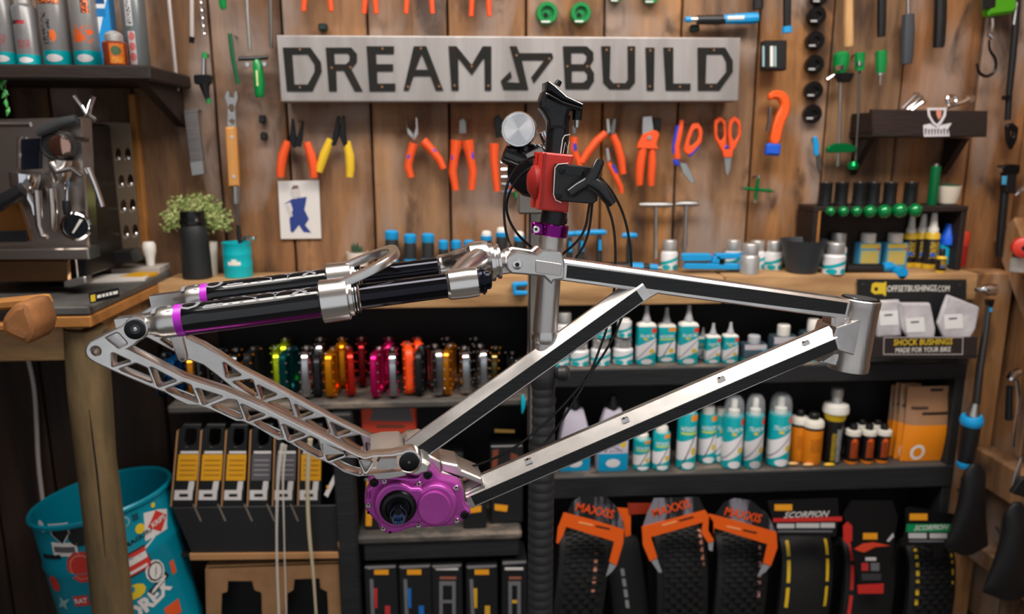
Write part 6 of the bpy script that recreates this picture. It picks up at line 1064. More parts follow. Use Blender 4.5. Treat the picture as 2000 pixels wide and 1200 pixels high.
# ------------------------------------------------------------------ brake pad packs in their display carton
YK = 1.61
PK = 'carded packs in the black display carton'
KE = mat('kraft_edge', (176, 128, 84), .7); PKB = mat('black_pack_card', (26, 28, 29), .4); YLB = mat('amber_label_card', (224, 160, 28), .5); GLB = mat('grey_label_card', (92, 88, 92), .5)
packs = [((338, 386), (352, 399), 'y'), ((386, 434), (398, 446), 'y'), ((436, 482), (446, 490), 'y'), ((486, 532), (493, 538), 'g'), ((535, 581), (540, 586), 'g'), ((584, 631), (588, 634), 'y')]
for i, ((b0, b1), (t0, t1), kd_) in enumerate(packs):
    def mp(u, v): # u 0..1 across, v 0 bottom .. 1 top
        xb, xt = b0+(b1-b0)*u, t0+(t1-t0)*u; return (xb+(xt-xb)*v, 985+(826-985)*v)
    tt_ = thing('carded_pack', ['amber labelled pack, first from the teal drum', 'amber labelled pack, second from the teal drum', 'amber labelled pack, third from the teal drum', 'grey labelled pack, left of the two grey ones', 'grey labelled pack behind the clear hanging cords', 'amber labelled pack at the right end of the carton'][i], 'pack', at((b0+b1)/2, 985, YK), PK)
    hole = [mp(*q) for q in ((.30, .78), (.42, .72), (.66, .74), (.80, .80), (.78, .95), (.34, .95))]
    b = B(); PL(b, [mp(0, 0), mp(.94, 0), mp(.94, 1), mp(.2, 1), mp(0, .92)], YK, .012, .001, holes=[rnd(hole, .2)]); b.obj('card', PKB, tt_)
    b = B(); PL(b, [mp(-.03, 0), mp(.03, 0), mp(.03, .92), mp(-.03, .92)], YK-.001, .013); b.obj('kraft_side', KE, tt_)
    lb_ = [mp(.05, .29), mp(.88, .29), mp(.88, .61), mp(.05, .61)]
    b = B(); PL(b, lb_, YK-.0122, .0006); b.obj('label', YLB if kd_ == 'y' else GLB, tt_)
    b = B()
    for v in ((.35, .365), (.41, .425), (.47, .485), (.53, .545)): PL(b, [mp(.15, v[0]), mp(.8, v[0]), mp(.8, v[1]), mp(.15, v[1])], YK-.013, .0003)
    b.obj('label_print', mat('brown_ink', (170, 112, 20), .6) if kd_ == 'y' else mat('pale_ink', (150, 146, 150), .6), tt_)['kind'] = 'stuff'
    b = B(); PL(b, [mp(.12, .62), mp(.86, .62), mp(.86, .65), mp(.12, .65)], YK-.0122, .0005); b.obj('title_strip', SW, tt_)
    b = B(); PL(b, [mp(.02, .05), mp(.76, .05), mp(.76, .17), mp(.02, .17)], YK-.0122, .0006); b.obj('barcode_label', SW, tt_)
    b = B(); PL(b, [mp(.22, .09), mp(.58, .09), mp(.58, .125), mp(.22, .125)], YK-.013, .0004); b.obj('barcode', SK, tt_)
    b = B(); PL(b, [mp(.54, .17), mp(.78, .17), mp(.80, .28), mp(.58, .28)], YK-.0124, .0006); b.obj('part_sticker', SW, tt_)
t = thing('display_carton', 'black display carton tray with kraft edge under the packs', 'carton', at(500, 1085, YK-.02))
b = B(); PL(b, [(338, 990), (664, 985), (682, 1078), (378, 1082)], YK-.01, .006, .001); b.obj('front_panel', mat('black_carton', (30, 30, 32), .5), t)
b = B(); PL(b, [(372, 1080), (684, 1077), (685, 1087), (374, 1091)], YK-.014, .008); b.obj('kraft_edge', KE, t)
a_, c_ = at(340, 1082, YK), at(684, 1082, YK)
b = B(); b.box(((a_.x+c_.x)/2, YK+.05, a_.z), (c_.x-a_.x, .12, .006)); b.obj('tray_floor', mat('black_carton', (30, 30, 32), .5), t)
b = B(); PL(b, [(660, 1060), (682, 1000), (686, 1078), (664, 1080)], YK-.02, .004); b.obj('end_flap', KE, t)
for x in (376, 424, 476, 520, 566):
    b = B(); PL(b, [(x, 985), (x+3, 985), (x+18, 1018), (x+15, 1019)], YK-.0165, .0006); b.obj('fold_line', mat('grey_fold', (120, 110, 100), .6), t)
t = thing('kraft_box', 'kraft cardboard box with two dark die cut windows at the bottom', 'box', at(530, 1200, YK))
zk_ = lambda pts: [(280+x/2.857, 780+y/2.857) for x, y in pts]
w1 = zk_([(432, 1300), (440, 1080), (470, 1070), (475, 1010), (610, 1010), (622, 1060), (662, 1075), (668, 1300)]); w2 = zk_([(800, 1300), (805, 1080), (838, 1060), (845, 1000), (985, 995), (990, 1050), (1028, 1070), (1040, 1300)])
KRB = mat('kraft_board', (158, 118, 80), .8, col2=(138, 100, 66), nscale=12)
b = B(); PL(b, [(402, 1110), (685, 1100), (690, 1245), (405, 1245)], YK-.01, .004, holes=[w1, w2]); b.obj('front_board', KRB, t)
b = B(); PL(b, [(402, 1110), (685, 1100), (690, 1245), (405, 1245)], YK+.05, .004); b.obj('dark_content', BLKP, t)
a_, c_ = at(404, 1105, YK-.01), at(685, 1105, YK-.01)
b = B(); b.box(((a_.x+c_.x)/2, YK+.02, a_.z), (c_.x-a_.x, .07, .003)); b.obj('box_top', KRB, t)
for x in (a_.x+.002, c_.x-.002):
    b = B(); b.box((x, YK+.02, a_.z-.06), (.004, .07, .12)); b.obj('box_side', KRB, t)
CLR = mat('milky_cord', (226, 220, 212), .3, alpha=.55)
for i, pth in enumerate(([(552, 868, 12), (546, 900, 14), (541, 960, 9), (540, 1080, 7), (545, 1210, 8)], [(558, 870, 8), (552, 930, 7), (554, 1000, 5), (556, 1100, 4), (560, 1210, 4)], [(606, 858, 16), (602, 900, 15), (600, 970, 11), (604, 1050, 12), (612, 1120, 9), (618, 1210, 8)])):
    b = B(); PT(b, [(x, y, w_*.65) for x, y, w_ in chaikin(pth, 2, False)], YK-.04, 0, 8); tag(b.obj('clear_cord', CLR if i < 2 else mat('sandy_cord', (190, 176, 146), .5), base=True), ['thick milky cord hanging in front of the grey packs', 'thin milky cord hanging beside the thick one', 'sandy cord hanging in front of the last amber pack'][i], 'cord', 'cords hanging in front of the packs')
t = thing('paper_tag', 'white paper tag hanging diagonally right of the packs', 'tag', at(642, 975, YK-.02))
b = B(); PL(b, [(660, 912), (667, 916), (640, 972), (633, 966)], YK-.02, .001); b.obj('tag_paper', SW, t)
b = B(); PL(b, [(637, 950), (640, 948), (643, 954), (640, 957)], YK-.0212, .0004); b.obj('tag_mark', YLB, t)
# ------------------------------------------------------------------ flat pedals on the left shelf
ZP = .7022
def pmat(name, c, r=.22, m=.85): return mat('pedal_'+name, c, r, m)
PM = dict(black=pmat('black', (30, 30, 32), .35, .5), lime=pmat('lime', (176, 196, 30)), teal=pmat('teal', (14, 92, 96)), silver=pmat('silver', (196, 196, 200), .15, 1.), gold=pmat('gold', (226, 140, 20)), red=pmat('red', (206, 44, 30)), dred=pmat('dark_red', (112, 18, 22)), pink=pmat('pink', (214, 24, 104)), orange=mat('pedal_orange', (240, 74, 16), .4), smoke=pmat('smoke', (90, 92, 92), .2, 1.), oil=pmat('oil', (110, 96, 60), .15, 1.), bronze=pmat('bronze', (196, 120, 30)), blue=pmat('blue', (16, 110, 190)))
GP = 'flat pedals on the left shelf'
def pedal(x, yt, yb, col, pin, label, yaw=0., Y=None, w_=.016):
    p = atz(x, yb, ZP) if Y is None else at(x, yb, Y); h = at(x, yt, p.y).z-ZP; c = V((p.x, min(p.y+.045, 1.73), ZP)); h = min(max(h, .06), .11)
    t = thing('flat_pedal', label, 'pedal', c, GP); Lh = .046
    M = Mx.Translation(c+V((0, 0, h/2))) @ Mx.Rotation(yaw, 4, 'Z') @ Mx(((0, 0, 1, 0), (1, 0, 0, 0), (0, 1, 0, 0), (0, 0, 0, 1)))
    out = rnd([(-Lh, -h*.36), (-Lh*.7, -h/2), (Lh*.7, -h/2), (Lh, -h*.36), (Lh, h*.36), (Lh*.7, h/2), (-Lh*.7, h/2), (-Lh, h*.36)], .2, 2)
    b = B(); b.plate(out, w_/2, M, [[(-Lh*.75, -h*.34), (-Lh*.15, -h*.38), (-Lh*.15, h*.38), (-Lh*.75, h*.34)], [(Lh*.15, -h*.38), (Lh*.75, -h*.34), (Lh*.75, h*.34), (Lh*.15, h*.38)]], w_*.18); b.obj('cage', PM[col], t)
    b = B()
    for s in (-1, 1):
        for u, v in [(-.93, q) for q in (-.3, -.1, .1, .3)]+[(-.55, -.44), (-.55, .44), (.5, .44)]:
            q = M @ V((u*Lh, v*h, s*w_*.5)); b.cyl(q, M @ V((u*Lh, v*h, s*(w_*.5+.0035))), .0022, .0018, 7)
    o = b.obj('grip_pins', PM[pin], t); o['kind'] = 'stuff'
    b = B(); b.cyl(M @ V((0, -h*.5, 0)), M @ V((0, h*.54, 0)), .0055, .0055, 10); b.obj('axle', STEEL, t)
PD = [(312, 704, 782, 'black', 'blue', 'black pedal with blue pins at the left end of the shelf'), (340, 702, 778, 'blue', 'silver', 'small blue pedal near the left end of the shelf'), (366, 700, 780, 'bronze', 'black', 'bronze pedal near the left end of the shelf'), (394, 698, 778, 'smoke', 'silver', 'smoky grey pedal left of the lime one'), (424, 696, 780, 'black', 'silver', 'black pedal with silver pins, second left of the lime one'), (456, 694, 778, 'smoke', 'bronze', 'smoky pedal with bronze pins'), (490, 692, 780, 'black', 'gold', 'black pedal with gold pins just left of the lime one'), (534, 690, 782, 'lime', 'lime', 'lime green pedal in the front row'), (561, 692, 782, 'teal', 'silver', 'dark teal pedal right of the lime one'), (596, 690, 784, 'silver', 'silver', 'bright silver pedal left of the gold orange one'), (616, 700, 780, 'black', 'black', 'black pedal left of the gold orange one'), (648, 692, 782, 'gold', 'gold', 'gold orange pedal in the front row'), (678, 690, 780, 'red', 'red', 'bright red pedal right of the gold orange one'), (738, 692, 783, 'pink', 'silver', 'magenta pink pedal with silver pins'), (766, 692, 782, 'silver', 'pink', 'silver pedal with pink pins'), (796, 676, 776, 'orange', 'orange', 'plain orange plastic pedal'), (822, 690, 778, 'black', 'smoke', 'black pedal right of the orange plastic one'), (850, 682, 780, 'silver', 'silver', 'silver pedal with rows of bright pins'), (879, 686, 778, 'bronze', 'gold', 'slim bronze pedal right of the silver one'), (908, 690, 776, 'silver', 'silver', 'silver pedal right of the bronze one'), (940, 686, 772, 'silver', 'silver', 'chrome silver pedal, widest at the right end'), (970, 690, 766, 'oil', 'gold', 'oil slick coloured pedal at the right end'), (1003, 700, 760, 'smoke', 'silver', 'grey pedal beside the seat tube')]
for i, (x, yt, yb, c1, c2, lb) in enumerate(PD): pedal(x, yt, yb, c1, c2, lb, math.radians([8, -6, 14, -10, 4][i % 5]), w_=.019 if c1 in ('gold', 'silver', 'orange') else .016)
for x, c1, c2, lb in ((556, 'lime', 'lime', 'second lime pedal behind the first'), (625, 'silver', 'silver', 'silver pedal in the second row'), (706, 'dred', 'red', 'dark red pedal in the second row'), (668, 'gold', 'gold', 'gold pedal in the second row'), (760, 'pink', 'pink', 'pink pedal in the second row'), (816, 'orange', 'orange', 'orange plastic pedal in the second row'), (874, 'smoke', 'silver', 'smoky pedal in the second row'), (930, 'smoke', 'silver', 'grey pedal in the second row, right part')):
    pedal(x, 668, 748, c1, c2, lb, .1, Y=1.70)
# ------------------------------------------------------------------ lower middle shelf and boxes
ZLs = .3785
GLm = 'dark packs on the lower middle shelf'
def pack(name, label, cat, x0, x1, yt, yb, Y, d, mm, Z=None, marks=(), group=None):
    p0, p1 = at(x0, yb, Y), at(x1, yt, Y); z0 = Z if Z is not None else p0.z; t = thing(name, label, cat, ((p0.x+p1.x)/2, Y+d/2, z0), group)
    b = B(); b.box(((p0.x+p1.x)/2, Y+d/2, (z0+p1.z)/2), (p1.x-p0.x, d, p1.z-z0), bev=.003); b.obj('carton', mm, t)
    for nm, pts, m2 in marks: b = B(); PL(b, pts, Y-.0002, .0006); b.obj(nm, m2, t)
    return t
BC = mat('black_retail_box', (30, 30, 32), .35); AMB = mat('amber_tag', (240, 160, 30), .5); BRN = mat('rust_print', (120, 60, 40), .5)
pack('grip_box', 'dark box with amber strip standing behind the purple gearbox', 'box', 714, 760, 935, 1030, 1.63, .06, BC, ZLs, [('amber_strip', [(716, 940), (728, 940), (726, 1028), (714, 1028)], AMB)], GLm)
pack('grip_box', 'dark box between gearbox and down tube with amber mark', 'box', 905, 950, 975, 1040, 1.62, .07, BC, ZLs, [('amber_mark', [(915, 990), (940, 988), (940, 1000), (916, 1003)], AMB)], GLm)
pack('grip_box', 'dark box with rust and amber prints near the stand sleeve', 'box', 958, 1022, 870, 1035, 1.64, .08, BC, ZLs, [('rust_print', [(962, 880), (974, 878), (970, 920), (960, 920)], BRN), ('rust_print', [(998, 885), (1012, 890), (1008, 915), (996, 912)], BRN), ('amber_mark', [(966, 985), (992, 988), (990, 1000), (966, 997)], AMB), ('amber_mark', [(966, 838), (1005, 840), (1005, 846), (966, 845)], mat('dull_amber', (150, 116, 50), .5))], GLm)
pack('grip_box', 'grey dark box behind the gearbox under the strut', 'box', 845, 905, 885, 1035, 1.69, .06, mat('grey_retail_box', (58, 58, 60), .4), ZLs, (), GLm)
pack('saddle_pack', 'red orange pack hanging under the pedal shelf', 'pack', 706, 812, 792, 850, 1.63, .04, mat('red_orange_pack', (196, 60, 34), .5), None, [('grey_window', [(730, 796), (800, 796), (806, 824), (722, 822)], mat('grey_window', (90, 84, 86), .4)), ('label_print', [(735, 830), (790, 830), (790, 836), (735, 836)], BRN)])
ZF = at(870, 1235, 1.60).z
b = B(); b.box((-.040, 1.70, ZF/2-.001), (.39, .20, ZF-.004), bev=.003); tag(b.obj('plinth', BLKW, base=True), 'black plinth under the row of black boxes', 'plinth')
mk = lambda x0, x1, y0, y1: [(x0, y1), (x1, y1), (x1, y0), (x0, y0)]
GRP = mat('grey_pack_print', (110, 110, 114), .5); BLP = mat('blue_pack_print', (20, 110, 190), .5); RDP = mat('red_pack_print', (190, 50, 52), .5); YLP = mat('yellow_pack_print', (216, 166, 40), .5)
for i, (x0, x1, yt, tagx, acc, lb) in enumerate([(716, 775, 1106, (731, 759), RDP, 'black box with amber tag and red print, leftmost in the row'), (782, 842, 1105, (795, 823), BLP, 'black box with amber tag and blue print'), (845, 903, 1104, None, GRP, 'black box with grey outlined window, middle of the row'), (911, 972, 1105, (927, 955), YLP, 'black box with amber tag and yellow print'), (980, 1030, 1097, None, GRP, 'black box with grey outlined window, rightmost in the row')]):
    m_ = []
    if tagx: m_ += [('amber_tag', mk(tagx[0], tagx[1], 1113, 1123), AMB), ('side_print', [(x0+6, 1132), (x0+13, 1132), (x0+16, 1205), (x0+9, 1205)], GRP), ('accent', mk(x0+14, x0+21, 1150, 1188), acc), ('accent', mk(x0+36, x0+46, 1184, 1215), acc)]
    else: m_ += [('heading', mk(x0+6, x1-8, 1109, 1114), SW), ('sub_heading', mk(x0+14, x1-12, 1127, 1132), mat('rust_grey', (150, 90, 70), .5)), ('window_outline', mk(x0+13, x1-13, 1136, 1230), GRP), ('window_dark', mk(x0+20, x1-20, 1144, 1225), BLKP), ('window_bar', mk(x0+20, x1-20, 1172, 1178), GRP if i == 2 else YLP)]
    t = pack('tube_box', lb, 'box', x0, x1, yt, 1235, 1.60, .10, BC, ZF, m_, 'black boxes in the bottom row')
    if not tagx: [setattr(c, 'location', c.location+V((0, -.0007*(c.name.startswith('window_dark'))-.0014*(c.name.startswith('window_bar')), 0))) for c in t.children]
    b = B(); PL(b, [(x0+2, yt+4), (x1-4, yt+1), (x1-4, yt+4), (x0+2, yt+7)], 1.5985, .0006); b.obj('lid_edge', GRP, t)
b = B(); PT(b, [(1021, 772, 5), (1022, 782, 9), (1022, 795, 8), (1020, 808, 2)], 1.592); tag(b.obj('teal_pick', mat('cyan_plastic', (0, 178, 206), .4), base=True), 'bright cyan pointed pick hanging beside the stand sleeve', 'pick')
t = thing('blue_hook_clamp', 'small bright blue clamp fixed to the bench front beside the seat tube', 'clamp', at(1012, 574, 1.65))
b = B(); PL(b, rnd([(1000, 551), (1030, 549), (1032, 556), (1008, 558), (1007, 566), (1030, 567), (1030, 574), (1002, 575)], .12), 1.6585, .016, .002); b.obj('clamp_body', BLUE, t)
# ------------------------------------------------------------------ tyres with header cards
TYR = mat('tyre_rubber', (19, 19, 20), .62, bump=.3, bscale=140); CARD_O = mat('orange_card', (240, 96, 14), .5); CARD_G = mat('grey_black_card', (26, 26, 28), .5, col2=(130, 128, 138), nscale=6, stretch=(2, 1, .4), cr=(.5, .56)); CARD_K = mat('black_header_card', (18, 18, 20), .35)
zt_ = lambda pts: [(1060+x/4.167, 940+y/4.167) for x, y in pts]
zs_ = lambda pts: [(1480+x/3.846, 900+y/3.846) for x, y in pts]
def tyre(x, yt, w_, lean, label, stripes=(), knobs=True, Yc=1.705, ry=.05):
    ptop = at(x, yt, Yc-ry*.3); pb = at(x+lean, 1210, Yc-ry-.02); k = mpp(pb); hw = w_*k/2; rz = .165
    c = V((ptop.x, Yc, ptop.z-rz-.016)); t = thing('folded_tyre', label, 'tyre', (c.x, Yc, max(c.z-rz-.02, 0)), 'folded tyres under the lower shelf')
    sh = (pb.x-ptop.x)/max(ptop.z-pb.z, .01)
    def pos(a, u, d=0.): # a around the loop (0 = top, pi/2 = front), u -1..1 across
        th = .018*math.sqrt(max(0, 1-u*u*.8))+d
        dz, dy = (rz+th)*math.cos(a), -(ry+th)*math.sin(a)
        return V((c.x+u*hw+sh*(rz-dz)*1.0, c.y+dy, c.z+dz))
    n = 40; us = [-1, -.92, -.7, -.35, 0, .35, .7, .92, 1]
    b = B(); rings = [[pos(2*PI*i/n, u) for u in us]+[pos(2*PI*i/n, u, -.016-.012*math.sqrt(max(0, 1-u*u))) for u in reversed(us)] for i in range(n)]
    b.ring(rings, closed=True); b.obj('casing', TYR, t)
    if knobs:
        b = B()
        for i in range(34):
            a = -.6+i*.075
            for u in ((-.66, -.22, .22, .66) if i % 2 else (-.44, 0, .44)):
                q = [pos(a+da, u+du, d) for d in (0, .0065) for da, du in ((-.026, -.13), (.026, -.13), (.026, .13), (-.026, .13))]
                b.add(q, [(4, 5, 6, 7), (0, 1, 5, 4), (1, 2, 6, 5), (2, 3, 7, 6), (3, 0, 4, 7)])
        b.obj('tread_knobs', TYR, t, smooth=0)['kind'] = 'stuff'
    for u, wd, a0, a1, mm, dash in stripes:
        b = B(); m_ = 16
        for i in range(m_):
            if dash and i % dash == dash-1: continue
            s0, s1 = a0+(a1-a0)*i/m_, a0+(a1-a0)*(i+1)/m_
            b.add([pos(s0, u-wd, .001), pos(s0, u+wd, .001), pos(s1, u+wd, .001), pos(s1, u-wd, .001)], [(0, 1, 2, 3)])
        b.obj('sidewall_print', mm, t, smooth=0)['kind'] = 'stuff'
    return t
SKG = mat('pale_orange_print', (226, 150, 120), .5); YTP = mat('yellow_tyre_print', (226, 184, 30), .5)
T1 = tyre(1142, 1040, 98, -14, 'knobbly tyre with orange header card, leftmost of the tyres', [(.45, .07, .7, 1.3, SKG, 3)])
T1b = tyre(1212, 1046, 70, 26, 'tyre tucked behind the leftmost tyre', [(-.2, .10, .95, 1.6, mat('grey_tyre_print', (150, 150, 152), .5), 4)], False, 1.73, .03)
T2 = tyre(1326, 1030, 100, 10, 'knobbly tyre with orange header card, second large one', [(.8, .06, .25, 1.0, SKG, 3)])
T3 = tyre(1448, 1040, 100, -2, 'fine treaded tyre with orange header card, third large one', [(.62, .08, .55, 1.5, mat('white_red_print', (214, 160, 160), .5), 4)])
T4 = tyre(1574, 1046, 102, -2, 'smooth tyre with two yellow side stripes', [(-.78, .06, .3, 1.5, YTP, 6), (.74, .06, .3, 1.5, YTP, 6)], False)
T5 = tyre(1696, 1052, 100, 0, 'tyre in black and red packaging between the yellow striped ones', [(-.78, .06, .3, 1.6, mat('red_tyre_print', (214, 50, 44), .5), 6)], False)
T6 = tyre(1816, 1056, 94, 4, 'tyre with yellow stripes and green header band, rightmost', [(-.72, .06, .3, 1.4, YTP, 6), (.8, .04, .3, 1.1, YTP, 5)])
YH = 1.612
def ocard(t, oran, upper, tips, txt, tang):
    b = B(); PL(b, zt_(upper), YH+.004, .0012); b.obj('header_card', CARD_G, t)
    b = B(); PL(b, zt_(oran), YH+.002, .0015); o = b.obj('orange_frame', CARD_O, t)
    for q in tips: b = B(); PL(b, zt_(q), YH+.003, .0012); b.obj('card_tip', mat('grey_card_tip', (150, 150, 156), .5), t)
    (x, y), sz = zt_([txt])[0], .030
    b = B(); b.text('MAXXIS', sz, Mx.Translation(at(x, y, YH+.0015)) @ Mx.Rotation(PI/2, 4, 'X') @ Mx.Rotation(tang, 4, 'Z'), .0006, bold=.015, sx=.88); b.obj('lettering', mat('orange_ink', (240, 84, 20), .5), t)
    for dx, dy in ((-.012, -.0215), (.03, -.034)):
        b = B(); p = at(x, y, YH); M = Mx.Translation(p) @ Mx.Rotation(PI/2, 4, 'X') @ Mx.Rotation(tang, 4, 'Z'); b.box((dx, -.036, 0), (.035, .004, .0006), M=M); b.obj('card_print', mat('pale_orange_ink', (250, 170, 110), .5) if dx < 0 else SK, t)
ocard(T1, [(110, 500), (122, 380), (170, 255), (420, 320), (660, 395), (655, 500), (600, 685), (540, 655), (582, 490), (190, 370), (165, 440), (125, 510)], [(195, 262), (240, 170), (300, 130), (520, 130), (600, 210), (640, 300), (660, 395), (420, 325)], [[(545, 665), (600, 688), (560, 740), (515, 775)]], (425, 245), math.radians(-15))
ocard(T2, [(805, 370), (1060, 305), (1320, 236), (1388, 330), (1388, 492), (1342, 498), (1290, 420), (1302, 335), (880, 455), (932, 622), (870, 652), (815, 520)], [(815, 366), (850, 260), (905, 140), (1270, 130), (1320, 240), (1060, 308)], [[(880, 650), (930, 630), (970, 740), (945, 745)], [(1345, 500), (1388, 495), (1380, 570), (1350, 560)]], (1045, 225), math.radians(14))
ocard(T3, [(1352, 265), (1620, 335), (1900, 415), (1908, 540), (1855, 690), (1792, 665), (1827, 512), (1395, 380), (1385, 470), (1345, 400)], [(1400, 272), (1480, 170), (1560, 140), (1700, 160), (1830, 270), (1895, 412), (1620, 338)], [[(1792, 672), (1850, 692), (1810, 740), (1745, 780)]], (1630, 280), math.radians(-15))
b = B(); PL(b, zt_([(590, 215), (715, 225), (715, 440), (670, 455), (655, 330), (600, 290)]), 1.652, .0012); b.obj('orange_frame', CARD_O, T1b)
b = B(); PL(b, zt_([(690, 180), (880, 180), (890, 262), (700, 272)]), 1.650, .0012); b.obj('red_card', mat('dark_orange_card', (150, 44, 20), .5), T1b)
CHIP = mat('white_chip', (200, 198, 198), .5)
def scard(t, card, bits):
    b = B(); PL(b, zs_(card), YH+.004, .0014); b.obj('header_card', CARD_K, t)
    for nm, pts, mm in bits: b = B(); PL(b, zs_(pts), YH+.0022, .0008); b.obj(nm, mm, t)
R4 = lambda x0, x1, y0, y1: [(x0, y0), (x1, y0), (x1, y1), (x0, y1)]
scard(T4, [(70, 300), (600, 280), (610, 420), (585, 570), (140, 560)], [('amber_tag', R4(125, 258, 330, 376), AMB), ('red_line', [(115, 435), (632, 422), (630, 455), (115, 462)], mat('red_card_line', (206, 46, 40), .5)), ('white_chip', R4(145, 275, 476, 508), CHIP), ('white_chip', R4(288, 462, 472, 506), CHIP), ('white_chip', R4(472, 578, 470, 505), CHIP), ('grey_line', R4(150, 560, 525, 538), GRP)])
b = B(); b.text('SCORPION', .0215, Mx.Translation(at(*zs_([(360, 408)])[0], YH+.0012)) @ Mx.Rotation(PI/2, 4, 'X'), .0005, bold=.012, shear=.35, sx=1.02); b.obj('lettering', SW, T4)
scard(T5, [(640, 400), (700, 300), (1010, 300), (1050, 420), (1020, 640), (930, 930), (760, 930), (700, 640)], [('amber_tag', R4(790, 898, 546, 592), AMB), ('red_hexagon', [(640, 490), (675, 460), (708, 490), (708, 600), (675, 630), (642, 600)], mat('red_card_line', (206, 46, 40), .5)), ('flame_print', [(725, 665), (790, 625), (870, 615), (990, 640), (880, 650), (800, 690), (760, 680)], mat('flame_ink', (220, 70, 40), .5)), ('white_print', R4(808, 888, 728, 752), CHIP), ('white_print', R4(778, 830, 770, 828), RDP), ('white_print', R4(848, 912, 770, 828), GRP), ('grey_line', R4(780, 925, 850, 900), mat('dim_print', (60, 60, 62), .5)), ('red_label', [(748, 935), (945, 925), (942, 998), (752, 1000)], mat('red_card_line', (206, 46, 40), .5)), ('slash', [(968, 605), (1015, 545), (1022, 570), (985, 610)], CHIP)])
scard(T6, [(1105, 360), (1140, 345), (1500, 405), (1450, 640), (1075, 640), (1110, 480)], [('amber_tag', R4(1140, 1273, 400, 448), AMB), ('green_band', [(1118, 478), (1462, 478), (1452, 536), (1112, 536)], mat('green_card_band', (0, 140, 84), .5)), ('white_chip', R4(1132, 1268, 546, 584), CHIP), ('white_chip', R4(1290, 1420, 548, 584), CHIP), ('grey_line', R4(1135, 1400, 598, 612), GRP)])
b = B(); b.text('SCORPION', .0185, Mx.Translation(at(*zs_([(1298, 506)])[0], YH+.0012)) @ Mx.Rotation(PI/2, 4, 'X'), .0005, bold=.012, shear=.35, sx=.92); b.obj('lettering', SW, T6)
# ------------------------------------------------------------------ right edge: wrenches, saddles
tw = thing('torque_wrench', 'long torque wrench with bright blue rings hanging by the corner post', 'torque wrench', at(1890, 915, 1.60))
YT = 1.60
b = B(); PT(b, [(1931, 596, 12), (1926, 640, 13), (1914, 720, 14), (1906, 790, 15)], YT, 0, 12); b.obj('shaft', mat('dark_steel_shaft', (96, 94, 94), .25, .9), tw)
b = B(); PT(b, [(1905, 788, 14), (1900, 812, 26)], YT, 0, 16); b.obj('ferrule', STEEL, tw)
b = B(); PT(b, [(1898, 812, 36), (1898, 818, 42), (1897, 826, 42), (1896, 832, 36)], YT, 0, 20); b.obj('blue_ring', BLUE, tw)
b = B(); PT(b, [(1896, 830, 36), (1892, 860, 34), (1887, 890, 30), (1885, 904, 28)], YT, 0, 20); b.obj('grip', BLKP, tw)
b = B(); PT(b, [(1885, 902, 29), (1884, 908, 30), (1883, 914, 24)], YT, 0, 20); b.obj('blue_end', BLUE, tw)
b = B(); PT(b, [(1933, 586, 18), (1932, 602, 12)], YT, 0, 14); b.obj('neck', BLKM, tw)
b = B(); PT(b, [(1906, 566, 9), (1918, 565, 14), (1930, 566, 24), (1944, 566, 22)], YT, 0, 16); b.obj('ratchet_head', CHROME, tw)
b = B(); PT(b, [(1932, 600, 13), (1931, 608, 13)], YT, 0, 14); b.obj('blue_collar', BLUE, tw)
b = B(); p = at(1942, 575, YT); b.cyl((p.x, YT, p.z), (p.x+.01, 1.74, p.z), .004, .004, 8); b.obj('hanging_peg', IRON, tw)
tool('digital_torque_wrench', 'black digital torque wrench hanging on the right planks', 'torque wrench', [('p', 'head', rnd([(1946, 326), (1964, 320), (1982, 322), (1980, 340), (1952, 342)], .2), BLKM, .01, .02), ('c', 'drive', (1950, 333, 5), CHROME, .03, .006), ('p', 'display_body', rnd([(1954, 338), (1974, 338), (1972, 378), (1952, 376)], .1), BLKP, .008, .022), ('p', 'display', rnd([(1957, 344), (1967, 344), (1965, 362), (1956, 361)], .1), mat('blue_display', (70, 150, 190), .3), .0305, .001), ('t', 'shaft', [(1962, 376, 15), (1957, 430, 15), (1952, 480, 13), (1951, 502, 11)], BLKP, .016)])
def saddle(label, cx, yt, yb, wt, wb, Y, skew):
    t = thing('bike_saddle', label, 'saddle', at(cx, yb, Y), 'black saddles on the right'); rows = []
    for i in range(13):
        f = i/12; y = yt+(yb-yt)*f
        wpx = wt if f < .12 else wt+(wb-wt)*max(0, (f-.25)/.75)**1.5
        wpx *= min(1, .35+f*7) if f < .1 else (1 if f < .9 else math.sqrt(max(.06, 1-((f-.9)/.105)**2)))
        p = at(cx-skew*(f-.2)*40, y, Y); k = mpp(p); hw = wpx*k/2; th = .020*math.sin(PI*min(max(f, .06), .94))**.5
        rows.append([p+V((hw*math.cos(a), -th*max(math.sin(a), -.45)-.012*f*(abs(math.cos(a))**2-1)*0, 0)) for a in [2*PI*j/20 for j in range(20)]])
    b = B(); b.ring(rows); b.obj('cover', mat('black_saddle_cover', (18, 17, 19), .5, bump=.12, bscale=120), t, smooth=60)
    b = B()
    for s in (-1, 1):
        p0, p1 = at(cx+s*8, yt+20, Y), at(cx-skew*16+s*16, yb-30, Y); b = B(); b.tube([p0+V((0, .01, 0)), p0+V((0, .022, -.02)), p1+V((0, .026, .02)), p1+V((0, .012, 0))], .0035, 8); b.obj('rail', IRON, t)
    b = B(); b.cyl(at((p_ := cx), (yt+yb)/2, Y)+V((0, .03, 0)), at(cx, (yt+yb)/2, Y)+V((.03, .10, 0)), .004, .004, 8); b.obj('hanging_peg', IRON, t)
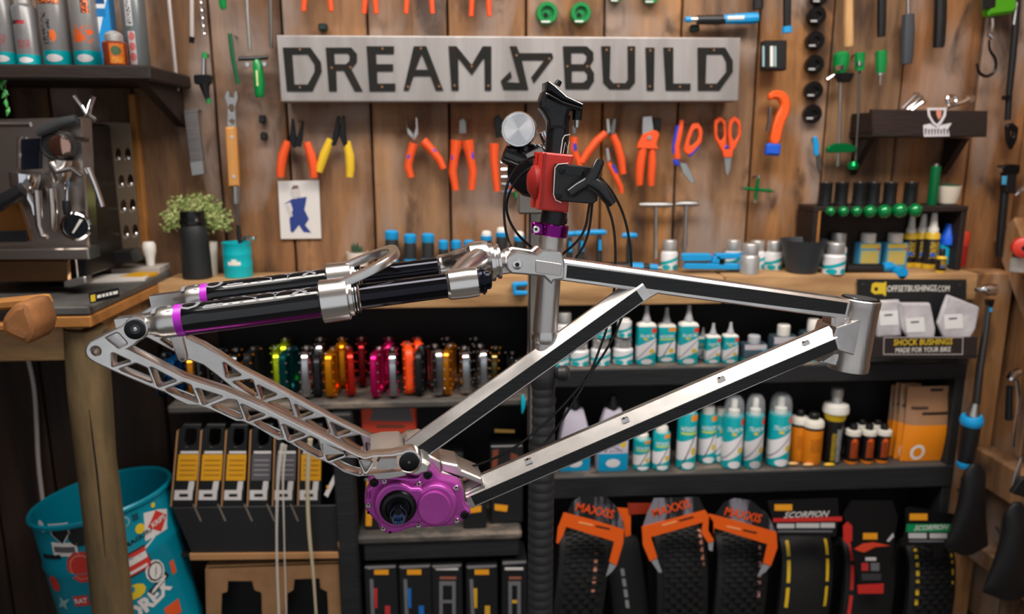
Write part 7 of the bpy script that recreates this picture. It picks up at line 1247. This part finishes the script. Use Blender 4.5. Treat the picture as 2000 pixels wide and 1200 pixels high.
saddle('black saddle hanging nose up beside the right tyre', 1902, 906, 1082, 46, 100, 1.56, .5)
saddle('glossy black saddle at the right edge of the picture', 1984, 982, 1170, 48, 130, 1.42, .4)
tool('chrome_ratchet', 'chrome ratchet with bent handle at the right edge', 'ratchet', [('t', 'head', [(1970, 742, 14), (1978, 732, 18), (1992, 726, 14)], CHROME, 0), ('t', 'handle', [(1984, 742, 9), (1988, 780, 9), (1984, 830, 8), (1980, 872, 9)], CHROME, 0), ('t', 'black_grip', [(1972, 755, 12), (1970, 820, 14)], BLKP, -.01)], Y=1.62)
tool('hook_pliers', 'chrome tool tip poking in at the right edge', 'pliers', [('t', 'tip', [(1982, 382, 6), (1992, 372, 9), (2010, 362, 10)], CHROME, 0)], Y=1.60)
tool('side_cutters', 'steel blade pointing up at the lower right edge', 'blade', [('p', 'blade', [(1974, 948), (1980, 925), (1992, 892), (1996, 905), (1986, 950)], STEEL, 0, .004), ('p', 'handle', rnd([(1968, 960), (1990, 930), (2006, 930), (2000, 970)], .15), BLKP, .004, .012)], Y=1.50)
p = at(1994, 482, 1.60); t = thing('red_reel', 'red plastic reel standing on a glass jar at the right edge', 'reel', p)
b = B(); b.lathe([(.012, 0), (.022, .004), (.022, .024), (.012, .03)], p, (-.4, -.9, 0), 20); b.obj('reel', mat('red_plastic', (206, 56, 44), .4), t)
b = B(); b.lathe([(.006, .03), (.006, .0305)], p, (-.4, -.9, 0), 12); b.obj('reel_hole', BLKM, t)
zb_ = at(1994, 531, 1.62).z
p = at(1994, 531, 1.61); t = thing('glass_jar', 'small clear glass jar on the wooden block at the right edge', 'jar', V((p.x, 1.62, zb_)))
b = B(); b.lathe([(.016, 0), (.018, .002), (.018, .028), (.014, .034)], (p.x, 1.62, zb_), (0, 0, 1), 20); b.obj('jar', mat('clear_glass', (220, 226, 226), .05, alpha=.4), t)
b = B(); b.lathe([(.015, .033), (.015, .040)], (p.x, 1.62, zb_), (0, 0, 1), 16); b.obj('jar_lid', IRON, t)
